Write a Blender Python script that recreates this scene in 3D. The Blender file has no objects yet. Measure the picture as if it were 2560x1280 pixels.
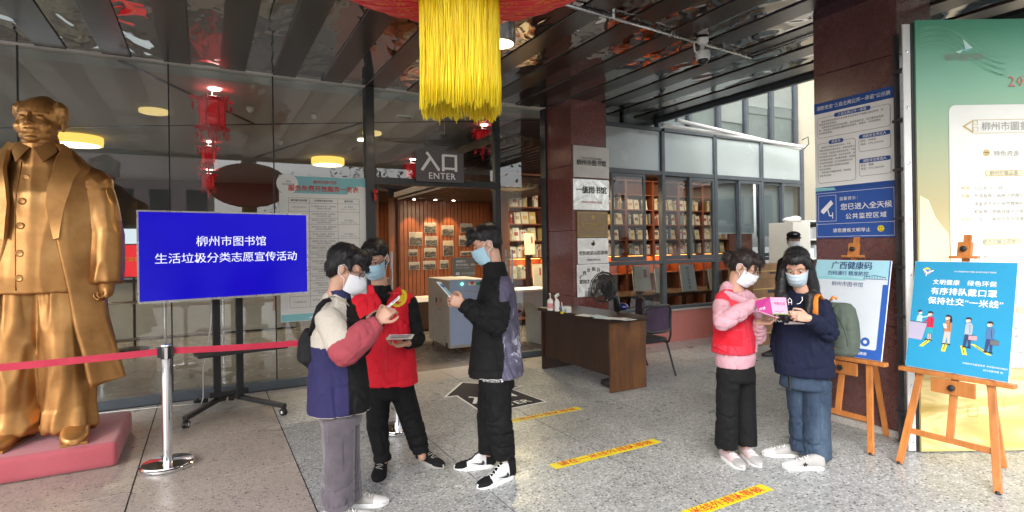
import bpy, bmesh, math, random
import numpy as np
from mathutils import Vector, Matrix, noise
from mathutils.bvhtree import BVHTree

random.seed(7)
SC = bpy.context.scene
COL = SC.collection
V = Vector
R_ = math.radians

# ---------------------------------------------------------------- camera
# metres; the glass front of the library runs along X at Y = 7, the camera stands at x = y = 0
YAW = R_(28.65)
FW = V((math.sin(YAW), math.cos(YAW), 0))
RT = V((math.cos(YAW), -math.sin(YAW), 0))
FPX, EYE, ROLL, DROP = 1400.0, 1.6, 0.0149, 25.0
cs, sn = math.cos(ROLL), math.sin(ROLL)
cam_d = bpy.data.cameras.new('camera')
cam = bpy.data.objects.new('camera', cam_d)
COL.objects.link(cam)
cr = RT * cs - V((0, 0, 1)) * sn
cu = RT * sn + V((0, 0, 1)) * cs
m = Matrix((cr, cu, -FW)).transposed().to_4x4()
m.translation = V((0, 0, EYE))
cam.matrix_world = m
cam_d.sensor_width = 36
cam_d.lens = 36 * FPX / 2560
cam_d.shift_y = -DROP / 2560
cam_d.clip_start = 0.05
cam_d.clip_end = 600
SC.camera = cam

def at(px, py, depth):
    """point of the place that lies `depth` metres in front of the camera"""
    x = (px - 1280) / FPX
    y = (640 - py - DROP) / FPX
    return V((0, 0, EYE)) + (FW + cr * x + cu * y) * depth

# ---------------------------------------------------------------- sky, sun, exposure
world = bpy.data.worlds.new('World')
SC.world = world
world.use_nodes = True
wt = world.node_tree
wt.nodes.clear()
sky = wt.nodes.new('ShaderNodeTexSky')
sky.sky_type = 'NISHITA'
sky.sun_disc = False
sky.sun_elevation = R_(38)
sky.sun_rotation = R_(225)
sky.air_density = 1.0
sky.dust_density = 3.0
sky.ozone_density = 1.0
hs = wt.nodes.new('ShaderNodeHueSaturation')
hs.inputs['Saturation'].default_value = 0.22
wb = wt.nodes.new('ShaderNodeBackground')
wb.inputs['Strength'].default_value = 0.15
wo = wt.nodes.new('ShaderNodeOutputWorld')
wt.links.new(sky.outputs[0], hs.inputs['Color'])
wt.links.new(hs.outputs[0], wb.inputs['Color'])
wt.links.new(wb.outputs[0], wo.inputs['Surface'])

sun_d = bpy.data.lights.new('sun', 'SUN')
sun_d.energy = .5
sun_d.angle = R_(45)
sun_d.color = (1, 0.97, 0.93)
sun = bpy.data.objects.new('sun', sun_d)
COL.objects.link(sun)
# sky sun_rotation is clockwise from +Y
se, sr = R_(38), R_(225)
sdir = V((math.sin(sr) * math.cos(se), math.cos(sr) * math.cos(se), math.sin(se)))
sun.rotation_euler = sdir.to_track_quat('Z', 'Y').to_euler()

SC.view_settings.view_transform = 'Standard'
SC.view_settings.look = 'None'
SC.view_settings.gamma = 1
SC.view_settings.use_curve_mapping = False
SC.view_settings.exposure = 1.74
SC.cycles.max_bounces = 8
SC.cycles.diffuse_bounces = 4
SC.cycles.glossy_bounces = 4
SC.cycles.transparent_max_bounces = 12
SC.cycles.caustics_reflective = False
SC.cycles.caustics_refractive = False
SC.cycles.sample_clamp_indirect = 6
SC.cycles.use_denoising = True
SC.cycles.blur_glossy = 0.5

# ---------------------------------------------------------------- materials
def nodes(name):
    mt = bpy.data.materials.new(name)
    mt.use_nodes = True
    nt = mt.node_tree
    return mt, nt, nt.nodes['Principled BSDF'], nt.nodes['Material Output']

def lk(nt, a, b):
    nt.links.new(a, b)

def coords(nt, kind='Object', scale=(1, 1, 1)):
    if kind == 'World':
        g = nt.nodes.new('ShaderNodeNewGeometry')
        src = g.outputs['Position']
    else:
        tc = nt.nodes.new('ShaderNodeTexCoord')
        src = tc.outputs['Object']
    mp = nt.nodes.new('ShaderNodeMapping')
    mp.inputs['Scale'].default_value = scale
    lk(nt, src, mp.inputs['Vector'])
    return mp.outputs['Vector']

def ntex(nt, vec, scale, detail=4, rough=0.55, dist=0.0):
    n = nt.nodes.new('ShaderNodeTexNoise')
    n.inputs['Scale'].default_value = scale
    n.inputs['Detail'].default_value = detail
    n.inputs['Roughness'].default_value = rough
    n.inputs['Distortion'].default_value = dist
    lk(nt, vec, n.inputs['Vector'])
    return n.outputs['Fac']

def ramp(nt, fac, stops, interp='LINEAR'):
    r = nt.nodes.new('ShaderNodeValToRGB')
    r.color_ramp.interpolation = interp
    e = r.color_ramp.elements
    while len(e) < len(stops):
        e.new(0.5)
    for el, (p, c) in zip(e, stops):
        el.position = p
        el.color = (c[0], c[1], c[2], 1) if hasattr(c, '__len__') else (c, c, c, 1)
    lk(nt, fac, r.inputs['Fac'])
    return r.outputs['Color']

def mixc(nt, fac, a, b, mode='MIX'):
    n = nt.nodes.new('ShaderNodeMix')
    n.data_type = 'RGBA'
    n.blend_type = mode
    for s, v in ((n.inputs[0], fac), (n.inputs[6], a), (n.inputs[7], b)):
        if hasattr(v, 'type') and hasattr(v, 'is_linked'):
            lk(nt, v, s)
        elif hasattr(v, '__len__'):
            s.default_value = (v[0], v[1], v[2], 1)
        else:
            s.default_value = v
    return n.outputs[2]

def bump(nt, bs, height, strength, distance=0.01, normal=None):
    b = nt.nodes.new('ShaderNodeBump')
    b.inputs['Strength'].default_value = strength
    b.inputs['Distance'].default_value = distance
    lk(nt, height, b.inputs['Height'])
    if normal is not None:
        lk(nt, normal, b.inputs['Normal'])
    lk(nt, b.outputs['Normal'], bs.inputs['Normal'])
    return b.outputs['Normal']

M = {}
def mat(name, col, rough=0.5, metal=0.0, var=0.12, vs=6.0, bs=0.0, bsc=60.0, stretch=(1, 1, 1), emit=None, es=1.0, spec=None, coat=0.0, kind='Object', sheen=0.0, rv=0.08):
    mt, nt, b, o = nodes(name)
    vec = coords(nt, kind, stretch)
    f = ntex(nt, vec, vs)
    lo = tuple(max(0, c * (1 - var)) for c in col)
    hi = tuple(min(1, c * (1 + var)) for c in col)
    c = ramp(nt, f, [(0.3, lo), (0.7, hi)])
    lk(nt, c, b.inputs['Base Color'])
    if rv > 0:
        rr = ramp(nt, ntex(nt, vec, vs * 1.7), [(0.3, max(0, rough - rv)), (0.7, min(1, rough + rv))])
        lk(nt, rr, b.inputs['Roughness'])
    else:
        b.inputs['Roughness'].default_value = rough
    b.inputs['Metallic'].default_value = metal
    if spec is not None:
        b.inputs['Specular IOR Level'].default_value = spec
    if coat:
        b.inputs['Coat Weight'].default_value = coat
        b.inputs['Coat Roughness'].default_value = 0.08
    if sheen:
        b.inputs['Sheen Weight'].default_value = sheen
    if bs:
        bump(nt, b, ntex(nt, vec, bsc, 3), bs, 0.004)
    if emit:
        b.inputs['Emission Color'].default_value = (*emit, 1)
        b.inputs['Emission Strength'].default_value = es
    M[name] = mt
    return mt

def flat(name, col, rough=0.6, **k):
    return mat(name, col, rough, var=0.03, rv=0.0, **k)

def terrazzo(name, base, dark, light, scale, dk, stain):
    mt, nt, b, o = nodes(name)
    vec = coords(nt, 'World')
    def chips(sc, lo, hi):
        v = nt.nodes.new('ShaderNodeTexVoronoi')
        v.inputs['Scale'].default_value = sc
        v.inputs['Randomness'].default_value = 1
        lk(nt, vec, v.inputs['Vector'])
        sep = nt.nodes.new('ShaderNodeSeparateColor')
        lk(nt, v.outputs['Color'], sep.inputs[0])
        return sep, v
    s1, v1 = chips(scale, 0, 0)
    c = ramp(nt, s1.outputs[0], [(0.0, dark), (dk, dark), (dk + 0.02, tuple(x * .72 for x in base)), (0.5, base), (0.75, light), (1.0, light)])
    s2, v2 = chips(scale * 2.3, 0, 0)
    c2 = ramp(nt, s2.outputs[1], [(0.0, tuple(x * .55 for x in base)), (0.12, tuple(x * .6 for x in base)), (0.16, base), (1, tuple(min(1, x * 1.15) for x in base))])
    edge = ramp(nt, v1.outputs['Distance'], [(0.25, 0.0), (0.6, 1.0)])
    c = mixc(nt, edge, c, c2)
    big = ramp(nt, ntex(nt, vec, 0.9, 6, 0.6), [(0.3, (stain, stain * .985, stain * .96)), (0.7, (1, 1, 1))])
    c = mixc(nt, 1.0, c, big, 'MULTIPLY')
    # tone of each tile by its own random value
    oi = nt.nodes.new('ShaderNodeObjectInfo')
    tone = ramp(nt, oi.outputs['Random'], [(0, .93), (1, 1.04)])
    c = mixc(nt, 1.0, c, tone, 'MULTIPLY')
    # foot traffic: scuffs and a few darker spills
    sc1 = ramp(nt, ntex(nt, vec, 7.0, 6, .75, 1.2), [(.36, .80), (.47, 1.0)])
    c = mixc(nt, 1.0, c, sc1, 'MULTIPLY')
    sc2 = ramp(nt, ntex(nt, vec, 2.3, 5, .7, .5), [(.30, .78), (.37, 1.0)])
    c = mixc(nt, 1.0, c, sc2, 'MULTIPLY')
    lk(nt, c, b.inputs['Base Color'])
    r = ramp(nt, ntex(nt, vec, 3.0, 5), [(0.3, 0.24), (0.7, 0.46)])
    lk(nt, r, b.inputs['Roughness'])
    bump(nt, b, ntex(nt, vec, 120, 2), 0.08, 0.002)
    M[name] = mt
    return mt

terrazzo('terrazzo_grey', (.375, .39, .39), (.022, .022, .027), (.72, .72, .70), 60, .14, .76)
terrazzo('terrazzo_tan', (.40, .350, .31), (.05, .04, .035), (.52, .44, .385), 62, .06, .86)
terrazzo('terrazzo_pink', (.47, .44, .41), (.2, .17, .16), (.6, .56, .53), 100, .04, .88)

def granite(name, base, dark, light, rough, seams=0.8):
    mt, nt, b, o = nodes(name)
    vec = coords(nt, 'World')
    v = nt.nodes.new('ShaderNodeTexVoronoi')
    v.inputs['Scale'].default_value = 170
    lk(nt, vec, v.inputs['Vector'])
    sep = nt.nodes.new('ShaderNodeSeparateColor')
    lk(nt, v.outputs['Color'], sep.inputs[0])
    c = ramp(nt, sep.outputs[0], [(0, dark), (.3, base), (.8, base), (1, light)])
    g = ramp(nt, ntex(nt, vec, 3.5, 5), [(.3, .82), (.7, 1.1)])
    c = mixc(nt, 1.0, c, g, 'MULTIPLY')
    lk(nt, c, b.inputs['Base Color'])
    rr = ramp(nt, ntex(nt, vec, 5, 4), [(.3, rough), (.7, rough + .1)])
    lk(nt, rr, b.inputs['Roughness'])
    M[name] = mt
granite('granite_red', (.20, .062, .052), (.05, .018, .018), (.34, .14, .12), .16)
granite('granite_dark', (.15, .062, .054), (.04, .018, .018), (.21, .10, .09), .22)

def glass(name, tint, ior=1.5, rough=0.0, boost=1.0):
    mt, nt, b, o = nodes(name)
    nt.nodes.remove(b)
    tr = nt.nodes.new('ShaderNodeBsdfTransparent')
    tr.inputs['Color'].default_value = (*tint, 1)
    gl = nt.nodes.new('ShaderNodeBsdfGlossy')
    gl.inputs['Roughness'].default_value = rough
    fr = nt.nodes.new('ShaderNodeFresnel')
    fr.inputs['IOR'].default_value = ior
    ml = nt.nodes.new('ShaderNodeMath')
    ml.operation = 'MULTIPLY'
    ml.inputs[1].default_value = boost
    ml.use_clamp = True
    # one reflection per pane: only its front face mirrors, the back face lets light out
    ge = nt.nodes.new('ShaderNodeNewGeometry')
    iv = nt.nodes.new('ShaderNodeMath'); iv.operation = 'SUBTRACT'; iv.inputs[0].default_value = 1
    lk(nt, ge.outputs['Backfacing'], iv.inputs[1])
    fb = nt.nodes.new('ShaderNodeMath'); fb.operation = 'MULTIPLY'
    lk(nt, fr.outputs[0], fb.inputs[0]); lk(nt, iv.outputs[0], fb.inputs[1])
    lk(nt, fb.outputs[0], ml.inputs[0])
    mx = nt.nodes.new('ShaderNodeMixShader')
    lk(nt, ml.outputs[0], mx.inputs[0])
    lk(nt, tr.outputs[0], mx.inputs[1])
    lk(nt, gl.outputs[0], mx.inputs[2])
    vec = coords(nt, 'World')
    bp = nt.nodes.new('ShaderNodeBump')
    bp.inputs['Strength'].default_value = 0.02
    bp.inputs['Distance'].default_value = 0.02
    lk(nt, ntex(nt, vec, 0.7, 1), bp.inputs['Height'])
    lk(nt, bp.outputs[0], gl.inputs['Normal'])
    lk(nt, mx.outputs[0], o.inputs['Surface'])
    M[name] = mt
glass('pane_glass', (.93, .96, .95), 1.5, 0, 3.4)
glass('dark_pane_glass', (.76, .79, .79), 1.5, 0, 1.9)
glass('clear_plastic', (.93, .95, .96), 1.45)

def mirror_steel(name, base, rough, bstr, bdist, sc):
    mt, nt, b, o = nodes(name)
    vec = coords(nt, 'World', (1, .55, 1))
    b.inputs['Base Color'].default_value = (*base, 1)
    b.inputs['Metallic'].default_value = 1
    b.inputs['Roughness'].default_value = rough
    bump(nt, b, ntex(nt, vec, sc, 2, .5, .6), bstr, bdist)
    M[name] = mt
mirror_steel('mirror_steel', (.36, .33, .30), .035, .55, .05, 2.6)
mirror_steel('satin_steel', (.14, .125, .113), .24, .10, .02, 2.0)
mat('chrome', (.72, .73, .75), .08, 1.0, var=.03, rv=.03)
mat('brushed_steel', (.6, .6, .6), .25, 1.0, var=.05)
mat('black_frame', (.020, .022, .025), .35, var=.2)
mat('grey_frame', (.075, .09, .105), .38, var=.12)
mat('black_metal', (.015, .015, .017), .42)
mat('black_plastic', (.018, .018, .02), .35)
mat('white_plastic', (.82, .82, .81), .35, var=.03)
mat('white_paint', (.72, .72, .70), .55, var=.06)
mat('offwhite_wall', (.62, .60, .53), .75, var=.06, vs=1.2)
mat('cream_wall', (.50, .455, .35), .8, var=.07, vs=1.0)
mat('hall_wall', (.12, .115, .11), .7, var=.08, vs=.8)
mat('hall_ceiling', (.40, .385, .365), .7, var=.05, vs=.6)
mat('hall_floor', (.22, .20, .18), .22, var=.15, vs=2)
mat('red_wall', (.56, .20, .17), .55, var=.10, vs=1.5)
mat('grey_film', (.40, .46, .46), .22, var=.06, vs=1.2, coat=.6)
mat('blind_grey', (.42, .46, .47), .5, var=.08, vs=2)
mat('joint', (.035, .033, .03), .95)
mat('asphalt', (.27, .265, .25), .85, var=.15, vs=.6, kind='World')
mat('paper', (.78, .78, .76), .6, var=.03)
mat('book_cream', (.62, .55, .42), .6)
mat('pale_block', (.50, .42, .39), .8, var=.08, vs=.5)
flat('white_print', (.82, .82, .82))
flat('floor_grey', (.045, .042, .048), rough=.85, spec=.2)
flat('black_print', (.02, .02, .025))
flat('grey_print', (.16, .17, .19))
flat('red_print', (.62, .035, .03))
flat('yellow_print', (.85, .66, .02))
flat('blue_print', (.012, .07, .30))
flat('royal_print', (.02, .085, .36))
flat('gold_print', (.55, .38, .12))
flat('pink_print', (.75, .35, .38))
flat('green_print', (.03, .30, .12))

def wood(name, a, b_, sc=(1, 1, .08), vs=18, rough=.42, coat=0.25):
    mt, nt, b, o = nodes(name)
    vec = coords(nt, 'Object', sc)
    f = ntex(nt, vec, vs, 6, .6, .8)
    c = ramp(nt, f, [(.3, a), (.5, tuple((x + y) / 2 for x, y in zip(a, b_))), (.72, b_)])
    big = ramp(nt, ntex(nt, coords(nt, 'Object'), 2.5, 4), [(.3, .72), (.7, 1.12)])
    c = mixc(nt, 1.0, c, big, 'MULTIPLY')
    lk(nt, c, b.inputs['Base Color'])
    b.inputs['Roughness'].default_value = rough
    b.inputs['Coat Weight'].default_value = coat
    b.inputs['Coat Roughness'].default_value = .2
    bump(nt, b, f, .12, .003)
    M[name] = mt
wood('easel_wood', (.42, .135, .03), (.62, .24, .06), rough=.35)
wood('desk_wood', (.018, .0075, .005), (.046, .018, .009), rough=.45, coat=0)
wood('desk_end_wood', (.075, .028, .009), (.21, .085, .025), sc=(1, 1, .25), vs=7, rough=.5, coat=0)
wood('panel_wood', (.17, .045, .014), (.30, .092, .03), vs=22, rough=.45)
wood('shelf_wood', (.17, .042, .016), (.25, .072, .027), rough=.6, coat=0)
wood('slat_wood', (.10, .06, .04), (.2, .12, .07), rough=.5)

def lamp_mat(name, col, s, base=None):
    mt, nt, b, o = nodes(name)
    b.inputs['Base Color'].default_value = (*(base or col), 1)
    b.inputs['Emission Color'].default_value = (*col, 1)
    b.inputs['Emission Strength'].default_value = s
    M[name] = mt
lamp_mat('lamp_warm', (1, .82, .5), 1.5)
lamp_mat('lamp_rim', (1, .62, .12), .42)
lamp_mat('lamp_dim', (.85, .62, .25), .28)
lamp_mat('lamp_white', (1, .88, .8), 9)
lamp_mat('lamp_red', (.9, .02, .03), .45)
lamp_mat('led_strip', (1, .45, .1), 2.4)
lamp_mat('green_led', (.1, 1, .5), 2.5)

# ---------------------------------------------------------------- mesh builder
WM = {}          # world matrix of every object we make
def wm(o):
    return WM[o.name] if o is not None else Matrix.Identity(4)

def tag(o, label=None, cat=None, group=None, kind=None):
    if label: o['label'] = label
    if cat: o['category'] = cat
    if group: o['group'] = group
    if kind: o['kind'] = kind
    return o

def thing(name, label, cat, loc=(0, 0, 0), rz=0.0, group=None, mtx=None):
    o = bpy.data.objects.new(name, None)
    o.empty_display_size = .1
    COL.objects.link(o)
    o.matrix_basis = mtx if mtx is not None else Matrix.Translation(V(loc)) @ Matrix.Rotation(rz, 4, 'Z')
    WM[o.name] = o.matrix_basis.copy()
    return tag(o, label, cat, group)

def basis(p0, p1):
    d = (V(p1) - V(p0)).normalized()
    a = d.cross(V((0, 0, 1)))
    if a.length < 1e-3:
        a = d.cross(V((0, 1, 0)))
    a.normalize()
    return d, a, d.cross(a)

class MB:
    def __init__(s, *mats):
        s.v, s.f, s.mi, s.mats = [], [], [], list(mats)
        s.cur = 0
    def m(s, name):
        if name not in s.mats:
            s.mats.append(name)
        s.cur = s.mats.index(name)
        return s
    def add(s, vs, fs):
        n = len(s.v)
        s.v += [tuple(p) for p in vs]
        s.f += [tuple(n + i for i in f) for f in fs]
        s.mi += [s.cur] * len(fs)
        return s
    def box(s, a, b):
        x0, y0, z0 = (min(p, q) for p, q in zip(a, b))
        x1, y1, z1 = (max(p, q) for p, q in zip(a, b))
        return s.add([(x0, y0, z0), (x1, y0, z0), (x1, y1, z0), (x0, y1, z0), (x0, y0, z1), (x1, y0, z1), (x1, y1, z1), (x0, y1, z1)],
                     [(0, 3, 2, 1), (4, 5, 6, 7), (0, 1, 5, 4), (1, 2, 6, 5), (2, 3, 7, 6), (3, 0, 4, 7)])
    def obox(s, c, sx, sy, sz, X=(1, 0, 0), Y=(0, 1, 0), Z=None):
        X, Y = V(X).normalized(), V(Y).normalized()
        Z = V(Z).normalized() if Z is not None else X.cross(Y)
        c = V(c)
        ps = [c + X * (sx / 2 * i) + Y * (sy / 2 * j) + Z * (sz / 2 * k) for k in (-1, 1) for i, j in ((-1, -1), (1, -1), (1, 1), (-1, 1))]
        return s.add(ps, [(0, 3, 2, 1), (4, 5, 6, 7), (0, 1, 5, 4), (1, 2, 6, 5), (2, 3, 7, 6), (3, 0, 4, 7)])
    def bar(s, p0, p1, w, h, side=None):
        """rectangular bar between two points; w across `side`"""
        p0, p1 = V(p0), V(p1)
        d = (p1 - p0)
        L = d.length
        d.normalize()
        sd = V(side) if side is not None else basis(p0, p1)[1]
        sd = (sd - d * sd.dot(d)).normalized()
        return s.obox((p0 + p1) / 2, L, w, h, d, sd)
    def prism(s, pts, ext):
        ext = V(ext)
        n = len(pts)
        return s.add([V(p) for p in pts] + [V(p) + ext for p in pts],
                     [tuple(range(n - 1, -1, -1)), tuple(range(n, 2 * n))] + [(i, (i + 1) % n, n + (i + 1) % n, n + i) for i in range(n)])
    def tube(s, pts, r, seg=10, caps=True, flat_=1.0):
        pts = [V(p) for p in pts]
        n = len(pts)
        rr = r if hasattr(r, '__len__') else [r] * n
        vs, fs = [], []
        up = None
        for i, p in enumerate(pts):
            d = (pts[min(i + 1, n - 1)] - pts[max(i - 1, 0)]).normalized()
            if up is None:
                up = basis(V((0, 0, 0)), d)[1]
            a = (up - d * up.dot(d)).normalized()
            up = a
            b = d.cross(a)
            for k in range(seg):
                t = 2 * math.pi * k / seg
                vs.append(p + a * math.cos(t) * rr[i] + b * math.sin(t) * rr[i] * flat_)
        for i in range(n - 1):
            for k in range(seg):
                k2 = (k + 1) % seg
                fs.append((i * seg + k, i * seg + k2, (i + 1) * seg + k2, (i + 1) * seg + k))
        if caps:
            fs.append(tuple(range(seg - 1, -1, -1)))
            fs.append(tuple((n - 1) * seg + k for k in range(seg)))
        return s.add(vs, fs)
    def lathe(s, prof, c=(0, 0, 0), seg=24, X=(1, 0, 0), Y=(0, 1, 0), Z=(0, 0, 1), sx=1, sy=1):
        c, X, Y, Z = V(c), V(X), V(Y), V(Z)
        vs, fs = [], []
        for r, z in prof:
            for k in range(seg):
                t = 2 * math.pi * k / seg
                vs.append(c + X * (r * sx * math.cos(t)) + Y * (r * sy * math.sin(t)) + Z * z)
        n = len(prof)
        for i in range(n - 1):
            for k in range(seg):
                k2 = (k + 1) % seg
                fs.append((i * seg + k, i * seg + k2, (i + 1) * seg + k2, (i + 1) * seg + k))
        fs.append(tuple(range(seg - 1, -1, -1)))
        fs.append(tuple((n - 1) * seg + k for k in range(seg)))
        return s.add(vs, fs)
    def ell(s, c, rx, ry, rz, X=(1, 0, 0), Y=(0, 1, 0), Z=None, seg=20, rings=12):
        X, Y = V(X).normalized(), V(Y).normalized()
        Z = V(Z).normalized() if Z is not None else X.cross(Y)
        prof = []
        vs, fs = [], []
        c = V(c)
        for i in range(rings + 1):
            a = math.pi * i / rings
            for k in range(seg):
                t = 2 * math.pi * k / seg
                vs.append(c - Z * (rz * math.cos(a)) + X * (rx * math.sin(a) * math.cos(t)) + Y * (ry * math.sin(a) * math.sin(t)))
        for i in range(rings):
            for k in range(seg):
                k2 = (k + 1) % seg
                fs.append((i * seg + k, i * seg + k2, (i + 1) * seg + k2, (i + 1) * seg + k))
        return s.add(vs, fs)
    def cone(s, p0, p1, r0, r1, seg=18):
        """capsule with two radii, closed by half spheres"""
        d, a, b = basis(p0, p1)
        p0, p1 = V(p0), V(p1)
        vs, fs = [], []
        st = [(p0 - d * r0 * math.cos(t), r0 * math.sin(t)) for t in (0.02, .5, 1.0, math.pi / 2)]
        st += [(p1 + d * r1 * math.sin(t), r1 * math.cos(t)) for t in (0, .5, 1.0, 1.55)]
        for p, r in st:
            for k in range(seg):
                t = 2 * math.pi * k / seg
                vs.append(p + a * math.cos(t) * r + b * math.sin(t) * r)
        n = len(st)
        for i in range(n - 1):
            for k in range(seg):
                k2 = (k + 1) % seg
                fs.append((i * seg + k, i * seg + k2, (i + 1) * seg + k2, (i + 1) * seg + k))
        fs.append(tuple(range(seg - 1, -1, -1)))
        fs.append(tuple((n - 1) * seg + k for k in range(seg)))
        return s.add(vs, fs)
    def loft(s, rings, seg=28):
        """rings: (centre, X half vector, Y half vector, squareness)"""
        vs, fs = [], []
        for rg in rings:
            c, X, Y = V(rg[0]), V(rg[1]), V(rg[2])
            e = rg[3] if len(rg) > 3 else 1.0
            for k in range(seg):
                t = 2 * math.pi * k / seg
                ct, st_ = math.cos(t), math.sin(t)
                vs.append(c + X * (math.copysign(abs(ct) ** e, ct)) + Y * (math.copysign(abs(st_) ** e, st_)))
        n = len(rings)
        for i in range(n - 1):
            for k in range(seg):
                k2 = (k + 1) % seg
                fs.append((i * seg + k, i * seg + k2, (i + 1) * seg + k2, (i + 1) * seg + k))
        fs.append(tuple(range(seg - 1, -1, -1)))
        fs.append(tuple((n - 1) * seg + k for k in range(seg)))
        return s.add(vs, fs)
    def text(s, body, size, O, X, Y, align='LEFT', bold=0.0, sx=1.0, lift=0.0, depth=0.0, res=1, lh=1.0, sp=1.0):
        vs, fs = glyphs(body, 0.0, align, res, lh, sp)
        O, X, Y = V(O), V(X).normalized(), V(Y).normalized()
        N = X.cross(Y)
        b = bold
        for k, (dx, dy) in enumerate(((0, 0), (b, 0), (0, b), (b, b), (-b, 0))[:5 if b > .009 else (2 if b else 1)]):
            s.add([O + X * ((x + dx) * size * sx) + Y * ((y + dy) * size) + N * (lift + .00006 * k) for x, y in vs], fs)
        return s
    def mesh(s, name='mesh', inv=None):
        me = bpy.data.meshes.new(name)
        vs = s.v
        if inv is not None:
            vs = [inv @ V(p) for p in vs]
        me.from_pydata([tuple(p) for p in vs], [], s.f)
        for n in s.mats:
            me.materials.append(M[n])
        me.polygons.foreach_set('material_index', s.mi)
        me.update()
        return me
    def build(s, name, parent=None, smooth=False, bevel=0.0, origin=None, seg=2, fix=True, label=None):
        P = wm(parent)
        T = Matrix.Translation(V(origin)) if origin is not None else Matrix.Identity(4)
        if parent is None:
            W = T
        else:
            W = P
        me = s.mesh(name, W.inverted())
        if fix or bevel:
            bm = bmesh.new()
            bm.from_mesh(me)
            if fix:
                bmesh.ops.recalc_face_normals(bm, faces=bm.faces)
            if bevel:
                bm.normal_update()
                es = [e for e in bm.edges if len(e.link_faces) == 2 and e.calc_face_angle(0) > .5]
                try:
                    bmesh.ops.bevel(bm, geom=es, offset=bevel, segments=seg, affect='EDGES', profile=.6, clamp_overlap=True)
                except Exception:
                    pass
            bm.to_mesh(me)
            bm.free()
        if smooth:
            me.polygons.foreach_set('use_smooth', [True] * len(me.polygons))
            if smooth == 'auto':
                try:
                    me.set_sharp_from_angle(angle=R_(40))
                except Exception:
                    pass
        me.update()
        o = bpy.data.objects.new(name, me)
        COL.objects.link(o)
        if parent is not None:
            o.parent = parent
        else:
            o.matrix_basis = W
        WM[o.name] = W.copy()
        if label: o['label'] = label
        return o

_gc = {}
def glyphs(body, bold, align, res, lh, sp):
    key = (body, bold, align, res, lh, sp)
    if key in _gc:
        return _gc[key]
    c = bpy.data.curves.new('t', 'FONT')
    c.body = body
    c.size = 1
    c.resolution_u = res
    c.align_x = align
    c.offset = bold
    c.space_line = lh
    c.space_character = sp
    c.fill_mode = 'BOTH'
    o = bpy.data.objects.new('t', c)
    COL.objects.link(o)
    dg = bpy.context.evaluated_depsgraph_get()
    me = bpy.data.meshes.new_from_object(o.evaluated_get(dg))
    vs = [(v.co.x, v.co.y) for v in me.vertices]
    fs = [tuple(p.vertices) for p in me.polygons]
    bpy.data.objects.remove(o)
    bpy.data.meshes.remove(me)
    bpy.data.curves.remove(c)
    _gc[key] = (vs, fs)
    return _gc[key]

def piece(name, me, parent, loc=(0, 0, 0), rot=None, scale=None, world_=None):
    """an object that shares a mesh; loc in the parent's frame"""
    o = bpy.data.objects.new(name, me)
    COL.objects.link(o)
    o.location = loc
    if rot is not None: o.rotation_euler = rot
    if scale is not None: o.scale = scale
    if parent is not None:
        o.parent = parent
    WM[o.name] = wm(parent) @ o.matrix_basis
    return o

def copy_tree(o, parent=None):
    c = o.copy()
    COL.objects.link(c)
    c.parent = parent
    for ch in list(o.children):
        copy_tree(ch, c)
    return c

class Sheet:
    """a flat printed face: u to the right, v up, in metres from its lower left corner"""
    def __init__(s, O, X, Y, lift=.0015):
        s.O, s.X, s.Y = V(O), V(X).normalized(), V(Y).normalized()
        s.N = s.X.cross(s.Y)
        s.g, s.l, s.lift = MB(), MB(), lift
    def P(s, u, v, k=1):
        return s.O + s.X * u + s.Y * v + s.N * (s.lift * k)
    def poly(s, m, pts, k=1):
        s.g.m(m).add([s.P(u, v, k) for u, v in pts], [tuple(range(len(pts)))])
        return s
    def rect(s, m, u0, v0, u1, v1, k=1):
        return s.poly(m, [(u0, v0), (u1, v0), (u1, v1), (u0, v1)], k)
    def rrect(s, m, u0, v0, u1, v1, r, k=1):
        pts = []
        for cx, cy, a0 in ((u1 - r, v0 + r, -90), (u1 - r, v1 - r, 0), (u0 + r, v1 - r, 90), (u0 + r, v0 + r, 180)):
            pts += [(cx + r * math.cos(R_(a0 + a)), cy + r * math.sin(R_(a0 + a))) for a in (0, 30, 60, 90)]
        return s.poly(m, pts, k)
    def circ(s, m, u, v, r, k=1, n=20, sx=1):
        return s.poly(m, [(u + sx * r * math.cos(2 * math.pi * i / n), v + r * math.sin(2 * math.pi * i / n)) for i in range(n)], k)
    def line(s, m, pts, w, k=1):
        for (a, b), (c, d) in zip(pts[:-1], pts[1:]):
            L = math.hypot(c - a, d - b) or 1e-6
            nx, ny = -(d - b) / L * w / 2, (c - a) / L * w / 2
            s.poly(m, [(a + nx, b + ny), (a - nx, b - ny), (c - nx, d - ny), (c + nx, d + ny)], k)
        return s
    def frame(s, m, u0, v0, u1, v1, w, k=1):
        return s.line(m, [(u0, v0), (u1, v0), (u1, v1), (u0, v1), (u0, v0)], w, k)
    def text(s, m, body, size, u, v, align='CENTER', bold=0.0, k=3, **kw):
        s.l.m(m)
        s.l.text(body, size, s.P(u, v, k), s.X, s.Y, align, bold, **kw)
        return s
    def build(s, parent, gname='print'):
        if s.g.v: s.g.build(gname, parent, fix=False)
        if s.l.v: s.l.build('lettering', parent, fix=False)
# ================================================================ SETTING
def structure(o):
    o['kind'] = 'structure'
    return o

# ground far outside
structure(MB('asphalt').box((-200, -200, -.6), (200, 200, -.35)).build('ground'))

# terrace: mortar bed, then every slab a part of its own
TX = [-.46 + 1.035 * k for k in range(-5, 12)]
TY = [-.62 + 1.022 * k for k in range(-5, 9)]
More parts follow.
